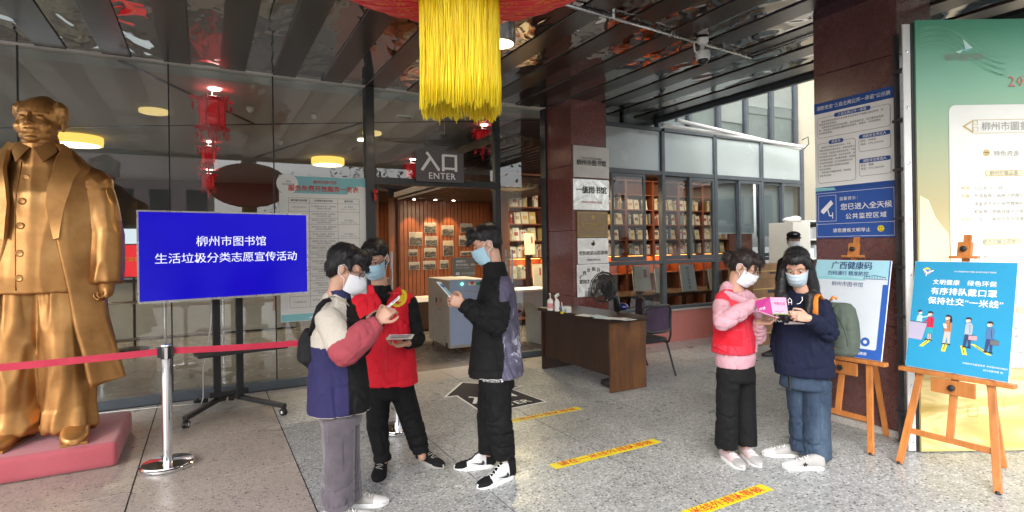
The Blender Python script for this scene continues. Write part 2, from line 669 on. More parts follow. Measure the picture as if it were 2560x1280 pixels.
# TY: ... 4.49 and 3.468 are the joints next to the yellow tapes
YEND = 6.30
floor_o = structure(MB('joint').box((-7, -6, -.34), (13, 6.93, -.006)).build('floor'))
random.seed(3)
def slab(x0, x1, y0, y1, mname):
    g = .0048
    dz = random.uniform(-.0006, .0006)
    return MB(mname).box((x0 + g, y0 + g, -.03), (x1 - g, y1 - g, dz)).build('tile', floor_o, fix=False)
for i in range(len(TX) - 1):
    for j in range(len(TY) - 1):
        x0, x1, y0, y1 = TX[i], TX[i + 1], TY[j], TY[j + 1]
        if y0 >= YEND: continue
        y1 = min(y1, YEND)
        if x0 > 4.4 and x1 < 5.7 and False: continue
        slab(x0, x1, y0, y1, 'terrazzo_tan' if x1 < .7 else 'terrazzo_grey')
for i in range(len(TX) - 1):
    x0, x1 = TX[i], TX[i + 1]
    slab(x0, x1, YEND, 6.91, 'terrazzo_pink')

# floor inside the building
structure(MB('hall_floor').box((-8, 6.94, -.3), (13, 18, -.01)).build('hall_floor'))

# ---------------------------------------------------------------- canopy ceiling: satin bed with mirror strips
CZ = 3.62
XE, YS = 6.42, .50
can = structure(MB('satin_steel').box((-4.6, YS, CZ), (XE, 6.93, CZ + .25)).build('canopy_ceiling'))
structure(can)
n = 0
x = -.112 - .5275 * 8
while x < XE - .1:
    a, b = x, min(x + .27, XE - .04)
    # mirror strip, a thin folded tray with a shallow sag
    mb = MB('mirror_steel')
    z = CZ - .004
    mb.box((a, YS + .03, z - .012), (b, 6.90, z))
    mb.build('mirror_strip', can)
    c, d = b + .004, min(x + .5275 - .004, XE - .04)
    if d > c + .05:
        MB('satin_steel').box((c, YS + .03, CZ - .03), (d, 6.90, CZ - .001)).build('matt_strip', can, bevel=.004, seg=1)
    x += .5275
# edge trims of the canopy
MB('grey_frame').box((XE - .035, YS, CZ - .075), (XE + .03, 6.9, CZ + .27)).build('edge_trim', can, bevel=.004)
MB('grey_frame').box((-4.6, YS - .06, CZ - .075), (XE - .04, YS + .025, CZ + .27)).build('edge_trim', can, bevel=.004)
# roof over the canopy edge (outer face above it, pale)
canroof = MB('offwhite_wall').box((-4.6, YS - .05, CZ + .28), (XE + .02, 6.93, CZ + .5)).build('roof_slab', can)

# conduit with the surveillance camera
cd = thing('cable_conduit', 'thin grey metal conduit running across the mirrored ceiling to the surveillance camera and the column', 'conduit', (2.6, 3.9, CZ - .05))
pth = [(1.6, 3.74, CZ - .05), (2.62, 3.80, CZ - .05), (5.13, 4.0, CZ - .05)]
MB('brushed_steel').tube(pth, .016, 8).build('pipe', cd, smooth=True)
MB('brushed_steel').tube([(5.13, 4.0, CZ - .05), (5.13, 3.05, CZ - .05)], .014, 8).build('pipe', cd, smooth=True)
for q in (.2, .5, .8):
    p = V(pth[1]).lerp(V(pth[2]), q)
    MB('chrome').obox(p + V((0, 0, .008)), .03, .05, .05).build('clip', cd, bevel=.004)
cc = at(1757, 112, 5.45)
cc = V((cc.x, cc.y, 0))
sc_ = thing('surveillance_camera', 'white dome surveillance camera hanging under the mirrored ceiling', 'camera', (cc.x, cc.y, CZ - .3))
MB('white_plastic').lathe([(.03, CZ - .02), (.055, CZ - .03), (.055, CZ - .06), (.03, CZ - .09)], (cc.x, cc.y, 0), 20).build('mount', sc_, smooth='auto')
MB('white_plastic').lathe([(.03, CZ - .15), (.066, CZ - .16), (.07, CZ - .2), (.06, CZ - .235), (.02, CZ - .24)], (cc.x, cc.y, 0), 22).build('housing', sc_, smooth='auto')
MB('black_plastic').lathe([(.001, CZ - .285), (.03, CZ - .278), (.048, CZ - .255), (.052, CZ - .236)], (cc.x, cc.y, 0), 20).build('lens_dome', sc_, smooth=True)
MB('white_plastic').cone((cc.x, cc.y, CZ - .08), (cc.x - .02, cc.y, CZ - .17), .022, .022, 12).build('arm', sc_, smooth=True)
MB('white_plastic').tube([(cc.x - .05, cc.y, CZ - .05), (cc.x - .12, cc.y, CZ - .09), (cc.x - .11, cc.y, CZ - .17), (cc.x - .03, cc.y, CZ - .19)], .008, 8).build('cable', sc_, smooth=True)

# round lamp on the canopy ceiling next to the tassel
def round_lamp(name, label, cat, c, r, zc, lamp, rim, h=.12, group=None, light=0):
    t = thing(name, label, cat, (c.x, c.y, zc - h), group=group)
    MB(rim).lathe([(r * .93, zc - h - .004), (r, zc - h), (r * 1.02, zc - h * .4), (r, zc - .002), (r * .5, zc - .001)], (c.x, c.y, 0), 36).build('rim', t, smooth='auto')
    MB(lamp).lathe([(r * .9, zc - h + .01), (r * .9, zc - h - .006), (r * .5, zc - h - .016), (r * .02, zc - h - .02)], (c.x, c.y, 0), 36).build('diffuser', t, smooth=True)
    if light:
        ld = bpy.data.lights.new('lamp_light', 'AREA')
        ld.shape = 'DISK'; ld.size = r * 1.6; ld.energy = light; ld.color = (1, .8, .55)
        lo = bpy.data.objects.new('lamp_light', ld)
        COL.objects.link(lo)
        lo.parent = t
        lo.location = (0, 0, -.03)
    return t
p = at(1247, 95, 5.0)
p = at(1247, 95, (CZ - .12 - EYE) * FPX / (615 - 95))
round_lamp('round_ceiling_lamp', 'round warm lamp on the mirrored ceiling half hidden behind the yellow tassel', 'lamp', p, .15, CZ - .01, 'lamp_warm', 'brushed_steel', .16, light=6)

# ---------------------------------------------------------------- glass front
GY = 7.0
TOPZ = 3.60
fac = thing('glass_front', 'tall frameless glass front of the library entrance hall behind the statue and screen', 'glass wall', (1, GY, 0))
MX = [-7.2, -5.4, -3.6, -1.57, -.33, .70, 1.79]
def pane(x0, x1, z0, z1, m='pane_glass', y=GY, par=None, name='glass_pane'):
    return MB(m).box((x0 + .004, y - .006, z0), (x1 - .004, y + .006, z1)).build(name, par or fac, fix=False)
for a, b in zip(MX[:-1], MX[1:]):
    pane(a, b, .10, TOPZ)
for a in MX[:-1]:
    MB('black_frame').box((a - .007, GY - .012, .1), (a + .007, GY + .012, TOPZ)).build('seal_strip', fac)
MB('grey_frame').box((-7.3, GY - .06, 0), (1.73, GY + .06, .10)).build('bottom_rail', fac, bevel=.004)
MB('white_paint').box((-7.3, GY - .05, TOPZ), (4.38, GY + .09, CZ + .25)).build('head_beam', fac, bevel=.004)
# black posts of the doorway
MB('black_frame').box((1.75, GY - .07, 0), (1.86, GY + .07, TOPZ)).build('post', fac, bevel=.003)
MB('black_frame').box((3.55, GY - .05, 0), (3.63, GY + .05, TOPZ)).build('post', fac, bevel=.003)
MB('black_frame').box((1.865, GY - .05, 2.40), (3.545, GY + .05, 2.49)).build('door_head', fac, bevel=.003)
pane(1.87, 3.545, 2.495, TOPZ)
pane(3.635, 4.36, .08, TOPZ)
MB('grey_frame').box((3.635, GY - .05, 0), (4.36, GY + .05, .08)).build('bottom_rail', fac, bevel=.003)

# glass door leaves
def door_leaf(hinge, ang, w, h=2.38):
    d = V((math.cos(ang), math.sin(ang), 0))
    nrm = V((-d.y, d.x, 0))
    hp = V((hinge[0], hinge[1], 0))
    g = MB('pane_glass').obox(hp + d * w / 2 + V((0, 0, h / 2 + .01)), w, .012, h, d, nrm).build('door_leaf', fac, fix=False)
    MB('brushed_steel').obox(hp + d * w / 2 + V((0, 0, .05)), w, .03, .08, d, nrm).build('door_shoe', g, bevel=.003)
    hd = MB('chrome')
    c = hp + d * (w - .14)
    for s_ in (-1, 1):
        q = c + nrm * (.065 * s_)
        hd.tube([q + V((0, 0, .95)), q + V((0, 0, 1.55))], .016, 12)
        for z in (1.08, 1.42):
            hd.tube([c + V((0, 0, z)), q + V((0, 0, z))], .009, 8)
    hd.build('door_handle', g, smooth='auto')
    return g
door_leaf((1.90, GY - .02), R_(62), .62)
# right leaf swung outwards against the right-hand pane
door_leaf((3.54, GY + .03), R_(10), .42)

# ---------------------------------------------------------------- entrance hall seen through the glass
HZ = 3.52
hall = structure(MB('hall_ceiling').box((-8, GY + .10, HZ), (13, 18, HZ + .1)).build('hall_ceiling'))
def slot(a, b, w=.05):
    a, b = V((a.x, a.y, HZ - .004)), V((b.x, b.y, HZ - .004))
    MB('black_frame').bar(a, b, w, .006, basis(a, b)[1]).build('ceiling_slot', hall)
D1 = (HZ - EYE) * FPX / 314
slot(at(-60, 311, D1), at(1350, 318, D1))
slot(at(300, 140, 5.62), at(637, 312, D1))
slot(at(905, 322, D1), at(640, 400, 11.6))
wl = structure(MB('hall_wall').box((-8, 17.8, 0), (13, 18, HZ)).build('hall_back_wall'))
structure(MB('hall_wall').box((-8.2, 7.1, 0), (-8, 18, HZ)).build('hall_side_wall'))
# a lit window strip and planting far in the hall
MB('lamp_white').box((-6.5, 17.74, .9), (-6.4, 17.76, 1.0))
wnd = thing('hall_window', 'bright window far back in the entrance hall beside the statue', 'window', (-3.5, 17.7, 1))
MB('grey_frame').box((-7.2, 17.72, .45), (-1.2, 17.78, 2.3)).build('frame', wnd)
lamp_mat('daylight', (.80, .90, 1), .30)
for k in range(4):
    MB('daylight').box((-7.1 + 1.48 * k, 17.70, .55), (-5.72 + 1.48 * k, 17.715, 2.2)).build('window_pane', wnd)

# hall ceiling lamps (positions where they hang)
def zdepth(py, z, px=1280):
    y = (640 - py - DROP) / FPX
    x = (px - 1280) / FPX
    up = cr.z * x + cu.z * y
    return (z - EYE) / up
lamps = [(385, 282, .175, 'lamp_dim', 'lamp_dim', 'flat yellow disc lamp in the hall ceiling right of the statue head', .04, 0),
         (190, 362, .37, 'lamp_warm', 'lamp_rim', 'large glowing drum lamp in the hall just beside the statue head', .14, 25),
         (930, 336, .15, 'lamp_dim', 'lamp_dim', 'small flat yellow disc lamp behind the black door post', .04, 0),
         (820, 412, .33, 'lamp_warm', 'lamp_rim', 'glowing drum lamp in the hall above the service table poster', .14, 25),
         (300, 470, .36, 'lamp_warm', 'lamp_rim', 'farthest glowing drum lamp low behind the statue shoulder', .16, 25)]
for px, py, r, l, rim, lab, h, e in lamps:
    z = HZ - h
    d = zdepth(py, z, px)
    p = at(px, py, d)
    round_lamp('drum_lamp', lab, 'lamp', p, r, HZ - .002, l, rim, h, group='round lamps in the hall ceiling', light=e)

# red palace lanterns with a spot above each
def palace_lantern(px, py, s, lab, d=None):
    """py = where its spot sits on the ceiling"""
    d = zdepth(py, HZ, px)
    p = at(px, py, d)
    t = thing('palace_lantern', lab, 'lantern', (p.x, p.y, HZ - .65 * s), group='red palace lanterns in the hall')
    z0 = HZ - .16 * s
    c = (p.x, p.y, 0)
    b = MB('lantern_red')
    b.lathe([(.13 * s, z0 - .36 * s), (.15 * s, z0 - .34 * s), (.15 * s, z0 - .04 * s), (.13 * s, z0)], c, 6)
    b.build('lantern_body', t)
    f = MB('lantern_frame')
    for k in range(6):
        a = math.pi / 3 * k
        q = V((p.x + .155 * s * math.cos(a), p.y + .155 * s * math.sin(a), 0))
        f.tube([q + V((0, 0, z0 - .38 * s)), q + V((0, 0, z0 + .01 * s))], .010 * s, 6)
    f.lathe([(.10 * s, z0 - .41 * s), (.18 * s, z0 - .40 * s), (.18 * s, z0 - .36 * s), (.14 * s, z0 - .35 * s)], c, 6)
    f.lathe([(.14 * s, z0 - .02 * s), (.21 * s, z0 - .01 * s), (.21 * s, z0 + .02 * s), (.08 * s, z0 + .05 * s)], c, 6)
    f.build('lantern_frame', t)
    g = MB('lantern_frame')
    for k in range(6):
        a = math.pi / 3 * k + .26
        for rr, zt, L in ((.24, .0, .16), (.19, -.40, .14)):
            q = V((p.x + rr * s * math.cos(a), p.y + rr * s * math.sin(a), z0 + zt * s))
            g.obox(q + V((0, 0, .01 * s)), .07 * s, .012 * s, .05 * s, (math.cos(a), math.sin(a), 0), (-math.sin(a), math.cos(a), 0))
            g.tube([q, q - V((0, 0, .05 * s))], .003 * s, 5)
            g.lathe([(.010 * s, -L * s), (.020 * s, -.10 * s), (.012 * s, -.05 * s)], q, 7)
    g.lathe([(.012 * s, -.70 * s), (.026 * s, -.5 * s), (.016 * s, -.42 * s)], (p.x, p.y, z0), 8)
    g.build('tassels', t)
    MB('white_plastic').tube([(p.x, p.y, z0 + .04 * s), (p.x, p.y, HZ)], .003, 5).build('cord', t)
    sp = MB('lamp_white').lathe([(.01, HZ - .012), (.075 * s, HZ - .010), (.08 * s, HZ - .002), (.02, HZ - .001)], (p.x + .03, p.y - .02, 0), 20).build('spot', t, smooth=True)
    ld = bpy.data.lights.new('spot_light', 'SPOT')
    ld.energy = 5; ld.spot_size = R_(80); ld.color = (1, .85, .75); ld.shadow_soft_size = .04
    lo = bpy.data.objects.new('spot_light', ld)
    COL.objects.link(lo); lo.parent = t; lo.location = (.03, -.02, .65 * s - .03)
    return t
mat('lantern_red', (.62, .02, .03), .5, emit=(.9, .02, .03), es=.07, vs=12, var=.3)
mat('lantern_frame', (.42, .015, .02), .45, emit=(.8, .01, .02), es=.03)
palace_lantern(530, 222, .86, 'nearest red palace lantern with tassels hanging in the hall left of centre')
palace_lantern(521, 354, .72, 'second red palace lantern hanging in line behind the nearest one')
palace_lantern(520, 424, .8, 'farthest red palace lantern, small, behind the first two')
palace_lantern(1205, 312, .66, 'red palace lantern just inside the entrance, right of the ENTER sign')
palace_lantern(1028, 398, .75, 'small red palace lantern hanging left of the ENTER sign')

# smoke detectors, little exit panel
for px, py, lab in ((625, 268, 'small white smoke detector in the hall ceiling between lantern and glass joint'), (785, 285, 'small white smoke detector in the hall ceiling above the service poster'), (700, 352, 'tiny white ceiling spot far in the hall ceiling')):
    p = at(px, py, zdepth(py, HZ, px))
    t = thing('smoke_detector', lab, 'detector', (p.x, p.y, HZ - .05))
    MB('white_plastic').lathe([(.012, HZ - .07), (.03, HZ - .06), (.045, HZ - .03), (.05, HZ)], (p.x, p.y, 0), 16).build('housing', t, smooth=True)
p = at(1012, 290, zdepth(290, HZ, 1012))
t = thing('ceiling_vent', 'small white slotted air outlet in the hall ceiling above the doorway', 'vent', (p.x, p.y, HZ))
MB('white_plastic').box((p.x - .12, p.y - .05, HZ - .02), (p.x + .12, p.y + .05, HZ)).build('frame', t)
for k in range(3):
    MB('black_frame').box((p.x - .10, p.y - .035 + .025 * k, HZ - .024), (p.x + .10, p.y - .025 + .025 * k, HZ - .0205)).build('slat', t)
p = at(1090, 350, 8.6)
t = thing('hanging_exit_panel', 'clear glass exit panel hanging on a white rod above the ENTER sign', 'sign', (p.x, p.y, p.z))
g = MB('clear_plastic').obox(p, .36, .01, .18, RT, FW).build('panel', t)
MB('black_frame').obox(p - V((0, 0, .09)), .36, .014, .012, RT, FW).build('panel_edge', t)
MB('white_plastic').tube([p + RT * .13 + V((0, 0, .09)), V((p.x + RT.x * .13, p.y + RT.y * .13, HZ))], .008, 6).build('rod', t)

# wooden photo wall
WY = 11.0
ww = thing('photo_wall', 'wooden slatted wall with old photographs lit by three spots inside the entrance', 'wall', (4.5, WY, 0))
MB('panel_wood').box((3.42, WY + .03, 0), (5.62, WY + .12, 2.62)).build('backing', ww)
k = 0
x = 3.44
random.seed(5)
while x < 5.58:
    w = .085
    MB('panel_wood').box((x, WY + random.uniform(.0, .012), .12), (x + w - .010, WY + .0295, 2.6)).build('board', ww, bevel=.002, seg=1)
    x += w
MB('slat_wood').box((3.36, GY + .9, 2.62), (5.7, WY + .12, 2.72)).build('soffit', ww)
x = 3.40
while x < 5.66:
    MB('slat_wood').box((x, GY + .92, 2.56), (x + .03, WY - .02, 2.619)).build('soffit_slat', ww)
    x += .12
MB('panel_wood').box((2.2, WY + .13, 0), (3.40, WY + .22, 2.62)).build('side_wall', ww)
for px in (1063, 1130, 1190):
    p = at(px, 495, 10.6)
    X_ = (WY / p.y) * p.x
    lx, ly = p.x, WY - .28
    MB('lamp_white').lathe([(.005, 2.553), (.03, 2.553), (.032, 2.557), (.01, 2.558)], (lx, ly, 0), 12).build('spot', ww)
    ld = bpy.data.lights.new('photo_spot', 'SPOT')
    ld.energy = 17; ld.spot_size = R_(58); ld.spot_blend = .35; ld.color = (1, .62, .28); ld.shadow_soft_size = .02
    lo = bpy.data.objects.new('photo_spot', ld)
    COL.objects.link(lo)
    lo.parent = ww
    lo.location = V((lx, ly, 2.54)) - V((4.5, WY, 0))
    lo.rotation_euler = (R_(14), 0, 0)
def photomat(name, sc, seed, base=(.5, .5, .48)):
    mt, nt, b, o = nodes(name)
    vec = coords(nt, 'World', (1, 1, 2.2))
    f = ntex(nt, vec, sc, 6, .72, .4)
    ground_ = ramp(nt, f, [(.36, .008), (.52, .06), (.60, tuple(x * .35 for x in base)), (.74, tuple(x * .75 for x in base))])
    tc = nt.nodes.new('ShaderNodeTexCoord')
    sp = nt.nodes.new('ShaderNodeSeparateXYZ'); lk(nt, tc.outputs['Generated'], sp.inputs[0])
    ad = nt.nodes.new('ShaderNodeMath'); ad.operation = 'MULTIPLY_ADD'; ad.inputs[1].default_value = .55
    lk(nt, ntex(nt, coords(nt, 'World'), sc * .45, 4, .6), ad.inputs[0]); lk(nt, sp.outputs['Z'], ad.inputs[2])
    hz_ = ramp(nt, ad.outputs[0], [(.86, 0), (.92, 1)])
    c = mixc(nt, hz_, ground_, tuple(x * .62 for x in base))
    lk(nt, c, b.inputs['Base Color'])
    b.inputs['Roughness'].default_value = .35
    M[name] = mt
photomat('photo_print', 16, 1)
photomat('photo_print_sepia', 9, 1, (.62, .54, .44))
photos = [(1075, 569, 28, 24), (1119, 576, 28, 24), (1166, 570, 28, 22), (1039, 597, 30, 33, ), (1078, 603, 28, 24), (1162, 602, 28, 25),
          (1120, 621, 24, 38), (1075, 632, 27, 24), (1032, 632, 20, 16), (1165, 633, 26, 10), (1035, 665, 24, 19), (1073, 663, 29, 21), (1110, 661, 20, 21), (1193, 652, 24, 17)]
plab = ['with a white mountain skyline', 'with rows of roofs', 'with a riverside street, top right', 'tall view with trees, leftmost in the upper rows', 'of a river bend', 'of dark trees and a house',
        'pale sepia upright print, tallest of all', 'of a crowded slope', 'small dark landscape at the left edge', 'narrow panorama strip', 'low dark landscape at bottom left', 'wide grey landscape in the bottom row', 'half hidden behind the notice', 'small print right of the notice']
for (px, py, w, h), lab in zip(photos, plab):
    d = WY / (FW.y + cr.y * (px - 1280) / FPX)
    p = at(px, py, d)
    ww_, hh = w * d / FPX * 1.13, h * d / FPX
    t = thing('old_photograph', 'monochrome photograph ' + lab + ' on the wooden wall', 'photograph', (p.x, WY - .01, p.z), group='old photographs on the wooden wall')
    MB('paper').box((p.x - ww_ / 2, WY - .012, p.z - hh / 2), (p.x + ww_ / 2, WY - .002, p.z + hh / 2)).build('mount', t)
    MB('photo_print' if 'sepia' not in lab else 'photo_print_sepia').box((p.x - ww_ / 2 + .004, WY - .0145, p.z - hh / 2 + .004), (p.x + ww_ / 2 - .004, WY - .0125, p.z + hh / 2 - .004)).build('print', t)
# bench with lit top left of the wall
b_ = thing('lit_bench', 'low bench with pale lit top at the foot of the photo wall', 'bench', (3.75, 10.5, 0))
MB('desk_wood').box((3.43, 10.2, .02), (4.3, 10.8, .55)).build('base', b_, bevel=.01)
MB('paper').box((3.42, 10.18, .555), (4.32, 10.82, .62)).build('top', b_, bevel=.01)

# book steriliser cabinet
A, B_, C_ = at(1072, 852, 9.35), at(1125, 880, 8.35), at(1200, 872, 8.6)
A.z = B_.z = C_.z = .08
cbn = thing('book_steriliser', 'waist-high grey steel cabinet with pale blue front standing inside the doorway', 'cabinet', (B_.x, B_.y, 0))
e1 = (A - B_); e1.z = 0
e2 = (C_ - B_); e2.z = 0
e1u, e2u = e1.normalized(), e2.normalized()
e2u = (e2u - e1u * e2u.dot(e1u)).normalized()
L1, L2 = e1.length, .62
mat('cab_grey', (.36, .345, .32), .45, var=.05)
mat('cab_blue', (.34, .43, .62), .4, var=.04)
cc_ = B_ + e1u * L1 / 2 + e2u * L2 / 2
H_ = 1.10
MB('cab_grey').obox((cc_.x, cc_.y, .08 + H_ / 2 - .04), L1, L2, H_ - .08, e1u, e2u).build('body', cbn, bevel=.012)
fc = B_ + e2u * L2 / 2 - e1u * .006
MB('cab_blue').obox((fc.x, fc.y, .52), L2 - .02, .012, .78, e2u, e1u).build('front_door', cbn, bevel=.004)
MB('cab_blue').obox((fc.x, fc.y, 1.01), L2 - .02, .012, .18, e2u, e1u).build('control_panel', cbn, bevel=.004)
for k, (q, z, mm, r) in enumerate(((.20, 1.04, 'green_led', .016), (.36, 1.05, 'red_print', .026), (.50, 1.05, 'black_plastic', .018))):
    c = B_ + e2u * q - e1u * .013
    MB(mm).lathe([(r, 0), (r, .012), (r * .7, .016)], (c.x, c.y, z), 14, e2u, (0, 0, 1), -e1u).build('button', cbn)
s_ = Sheet(B_ + e2u * .30 - e1u * .013 + V((0, 0, .90)) - V((0, 0, .08)), e2u, (0, 0, 1))
s_.rect('paper', .0, .11, .12, .155).rect('green_print' if 'green_print' in M else 'white_print', .13, .11, .25, .155)
s_.build(cbn)
s_ = Sheet(B_ + e1u * L1 - e2u * .002 + V((0, 0, 0)), -e1u, (0, 0, 1))
s_.circ('black_print', L1 * .42, .68, .045).text('red_print', 'ZFT', .10, L1 * .56, .65, 'LEFT', .03).rect('red_print', L1 * .35, .61, L1 * .85, .618).text('grey_print', '智福图', .05, L1 * .5, .53, 'LEFT')
s_.text('grey_print', 'CE', .09, L1 * .75, .10, 'LEFT').rect('black_print', L1 * .82, .0, L1 * .92, .07)
s_.build(cbn)
for q in ((.06, .06), (L1 - .06, .06), (.06, L2 - .06), (L1 - .06, L2 - .06)):
    c = B_ + e1u * q[0] + e2u * q[1]
    MB('black_plastic').lathe([(.018, 0), (.022, .01), (.012, .04), (.012, .085)], (c.x, c.y, -.005), 12).build('foot', cbn)
nt_ = thing('acrylic_notice', 'grey acrylic notice standing on top of the steriliser cabinet', 'notice', (cc_.x, cc_.y, 1.14))
q = B_ + e2u * .12 + e1u * .15
flat('notice_grey', (.22, .23, .22))
MB('notice_grey').obox((q.x + e2u.x * .17, q.y + e2u.y * .17, 1.142 + .15), .36, .012, .29, e2u, e1u).build('panel', nt_)
s_ = Sheet(V((q.x, q.y, 1.147)) - e2u * .01 - e1u * .007, e2u, (0, 0, 1))
s_.text('white_print', '温馨提示:', .04, .05, .215, 'LEFT', .03).text('white_print', '图书消毒机，请勿', .04, .05, .16, 'LEFT', .02).text('white_print', '请将图书放入消毒柜内', .022, .05, .12, 'LEFT').text('white_print', '柳州市图书馆', .035, .14, .03, 'LEFT', sp=1.1).rect('white_print', .05, .02, .11, .065)
s_.build(nt_)

# ---------------------------------------------------------------- granite column with plaques, and the big right column
pil = thing('granite_pillar', 'red granite pillar with metal plaques between the glass front and the library windows', 'pillar', (4.7, 6.6, 0))
z = 0
for zz in (.9, 1.8, 2.7, CZ):
    MB('granite_dark' if zz < 0 else 'granite_red').box((4.385, 6.30, z + .002), (4.985, 7.06, zz - .002)).build('stone_block', pil, bevel=.006)
    z = zz
MB('black_frame').box((4.36, 6.92, 0), (4.384, 7.06, TOPZ)).build('side_channel', pil)

colm = thing('granite_column', 'broad dark red granite column at the right carrying two blue notices', 'column', (5.15, 2.8, 0))
z = 0
for zz in (.06, .9, 1.75, 2.55, 3.1, CZ + .2):
    mname = 'granite_dark'
    grow = .03 if z == 0 else 0
    if z == 0:
        MB('terrazzo_pink').box((4.86, 2.43, .001), (5.43, 3.17, zz)).build('plinth', colm, bevel=.004)
    else:
        MB(mname).box((4.88, 2.45, z + .002), (5.41, 3.15, zz - .002)).build('stone_block', colm, bevel=.005)
    z = zz

# plaques on the pillar
def plaque(px0, py0, px1, py1, label, m_, writer, name='wall_plaque'):
    y = 6.285
    def pt(px, py):
        a = (px - 1280) / FPX
        d = y / (FW.y + cr.y * a)
        return at(px, py, d)
    a, b = pt(px0, py0), pt(px1, py1)
    t = thing(name, label, 'plaque', ((a.x + b.x) / 2, y, b.z), group='metal plaques on the pillar')
    MB(m_).box((a.x, y - .008, b.z), (b.x, y + .012, a.z)).build('plate', t, bevel=.003)
    s = Sheet((a.x, y - .0095, b.z), (1, 0, 0), (0, 0, 1))
    writer(s, b.x - a.x, a.z - b.z)
    s.build(t)
mirror_steel('plaque_steel', (.72, .70, .67), .16, .5, .02, 3.5)
mat('plaque_dull', (.42, .39, .35), .38, .6, var=.05)
mat('plaque_bronze', (.26, .18, .10), .4, .5, var=.08)
def w1(s, w, h):
    s.text('black_print', 'LIUJCOUH SI DOZSUHGVANJ', .042, w / 2, h * .58, sx=.62)
    s.text('black_print', '柳州市图书馆', .085, w / 2, h * .40, bold=.012)
def w2(s, w, h):
    s.text('black_print', '一级图书馆', .105, w / 2, h * .56, bold=.012)
    s.text('red_print', '中华人民共和国文化部', .036, w / 2, h * .22)
def w3(s, w, h):
    s.frame('gold_print', .02, .02, w - .02, h - .02, .006)
    s.circ('gold_print', w / 2, h * .78, .03).text('gold_print', '重点古籍保护单位', .05, w / 2, h * .45, bold=.01).text('gold_print', '中华人民共和国国务院', .03, w / 2, h * .3)
def w4(s, w, h):
    s.poly('black_print', [(w * .47, h * .72), (w * .52, h * .70), (w * .56, h * .78), (w * .53, h * .86), (w * .50, h * .93), (w * .49, h * .82)])
    s.circ('black_print', w * .47, h * .78, .018)
    s.text('black_print', '全民阅读示范基地', .062, w / 2, h * .36, bold=.012).text('black_print', '中国图书馆学会', .034, w / 2, h * .12)
def w5(s, w, h):
    for i, ch in enumerate('广西壮族自治区'):
        a = R_(155 - 22 * i)
        s.text('black_print', ch, .06, w / 2 + w * .40 * math.cos(a), h * .40 + h * .40 * math.sin(a), bold=.01)
    s.text('black_print', '爱国主义教育基地', .060, w / 2, h * .42, bold=.012).text('black_print', '中共柳州市委', .035, w / 2, h * .22)
plaque(1433, 362, 1523, 447, 'topmost plaque, dull champagne plate with the library name', 'plaque_dull', w1)
plaque(1433, 446, 1523, 526, 'second plaque from the top, bright crumpled-looking steel', 'plaque_steel', w2)
plaque(1442, 528, 1520, 594, 'brown bronze plaque with a thin frame in the middle of the five', 'plaque_bronze', w3)
plaque(1443, 596, 1521, 658, 'silver plaque with a black emblem above one line of writing', 'plaque_steel', w4)
plaque(1441, 662, 1523, 738, 'lowest plaque with writing in an arc, partly behind the fan', 'plaque_steel', w5)

# ---------------------------------------------------------------- library window wall
LY = 6.78
lib = thing('library_window_wall', 'grey framed library window wall on a red base right of the pillar', 'window wall', (7.5, LY, 0))
MB('red_wall').box((4.99, LY - .02, 0), (10.08, LY + .2, .50)).build('base_wall', lib)
MB('terrazzo_pink').box((4.99, LY - .05, .503), (10.08, LY + .2, .535)).build('sill', lib, bevel=.004)
WX = [5.0, 5.28, 6.48, 7.68, 8.88, 10.05]
def fr(x0, x1, z0, z1, name, d=.05, m='grey_frame', par=None, y=LY):
    return MB(m).box((x0, y - d, z0), (x1, y + d, z1)).build(name, par or lib, bevel=.004, seg=1)
for xx in WX[2:]:
    fr(xx - .035, xx + .035, .54, 3.41, 'mullion')
fr(5.0, 5.06, .54, 3.41, 'mullion')
segs = [(5.06, 6.445), (6.515, 7.645), (7.715, 8.845), (8.915, 10.015)]
for a, b in segs:
    fr(a, b, 1.275, 1.335, 'transom', .045)
    fr(a, b, 2.70, 2.77, 'transom', .045)
    fr(a, b, .538, .585, 'bottom_frame', .045)
    fr(a, b, 3.41, 3.47, 'transom', .045)
    # frosted fanlight, clear lower pane
    MB('grey_film').box((a, LY - .006, 2.772), (b, LY + .006, 3.408)).build('window_pane', lib)
    MB('dark_pane_glass').box((a, LY - .006, .587), (b, LY + .006, 1.273)).build('window_pane', lib, fix=False)
def sash(x0, x1, y, m='dark_pane_glass'):
    s = MB('grey_frame')
    t = .045
    for q in ((x0, x0 + t, 1.34, 2.695), (x1 - t, x1, 1.34, 2.695), (x0 + t, x1 - t, 1.34, 1.34 + t + .02), (x0 + t, x1 - t, 2.695 - t, 2.695)):
        s.box((q[0], y - .018, q[2]), (q[1], y + .018, q[3]))
    o = s.build('sash', lib, bevel=0)
    MB(m).box((x0 + t, y - .004, 1.34 + t + .02), (x1 - t, y + .004, 2.695 - t)).build('sash_pane', o, fix=False)
sash(5.42, 6.10, LY - .022)
for (a, b), in zip(segs[1:]):
    mid = (a + b) / 2
    sash(a, mid + .02, LY + .02)
    sash(mid - .02, b, LY - .022)
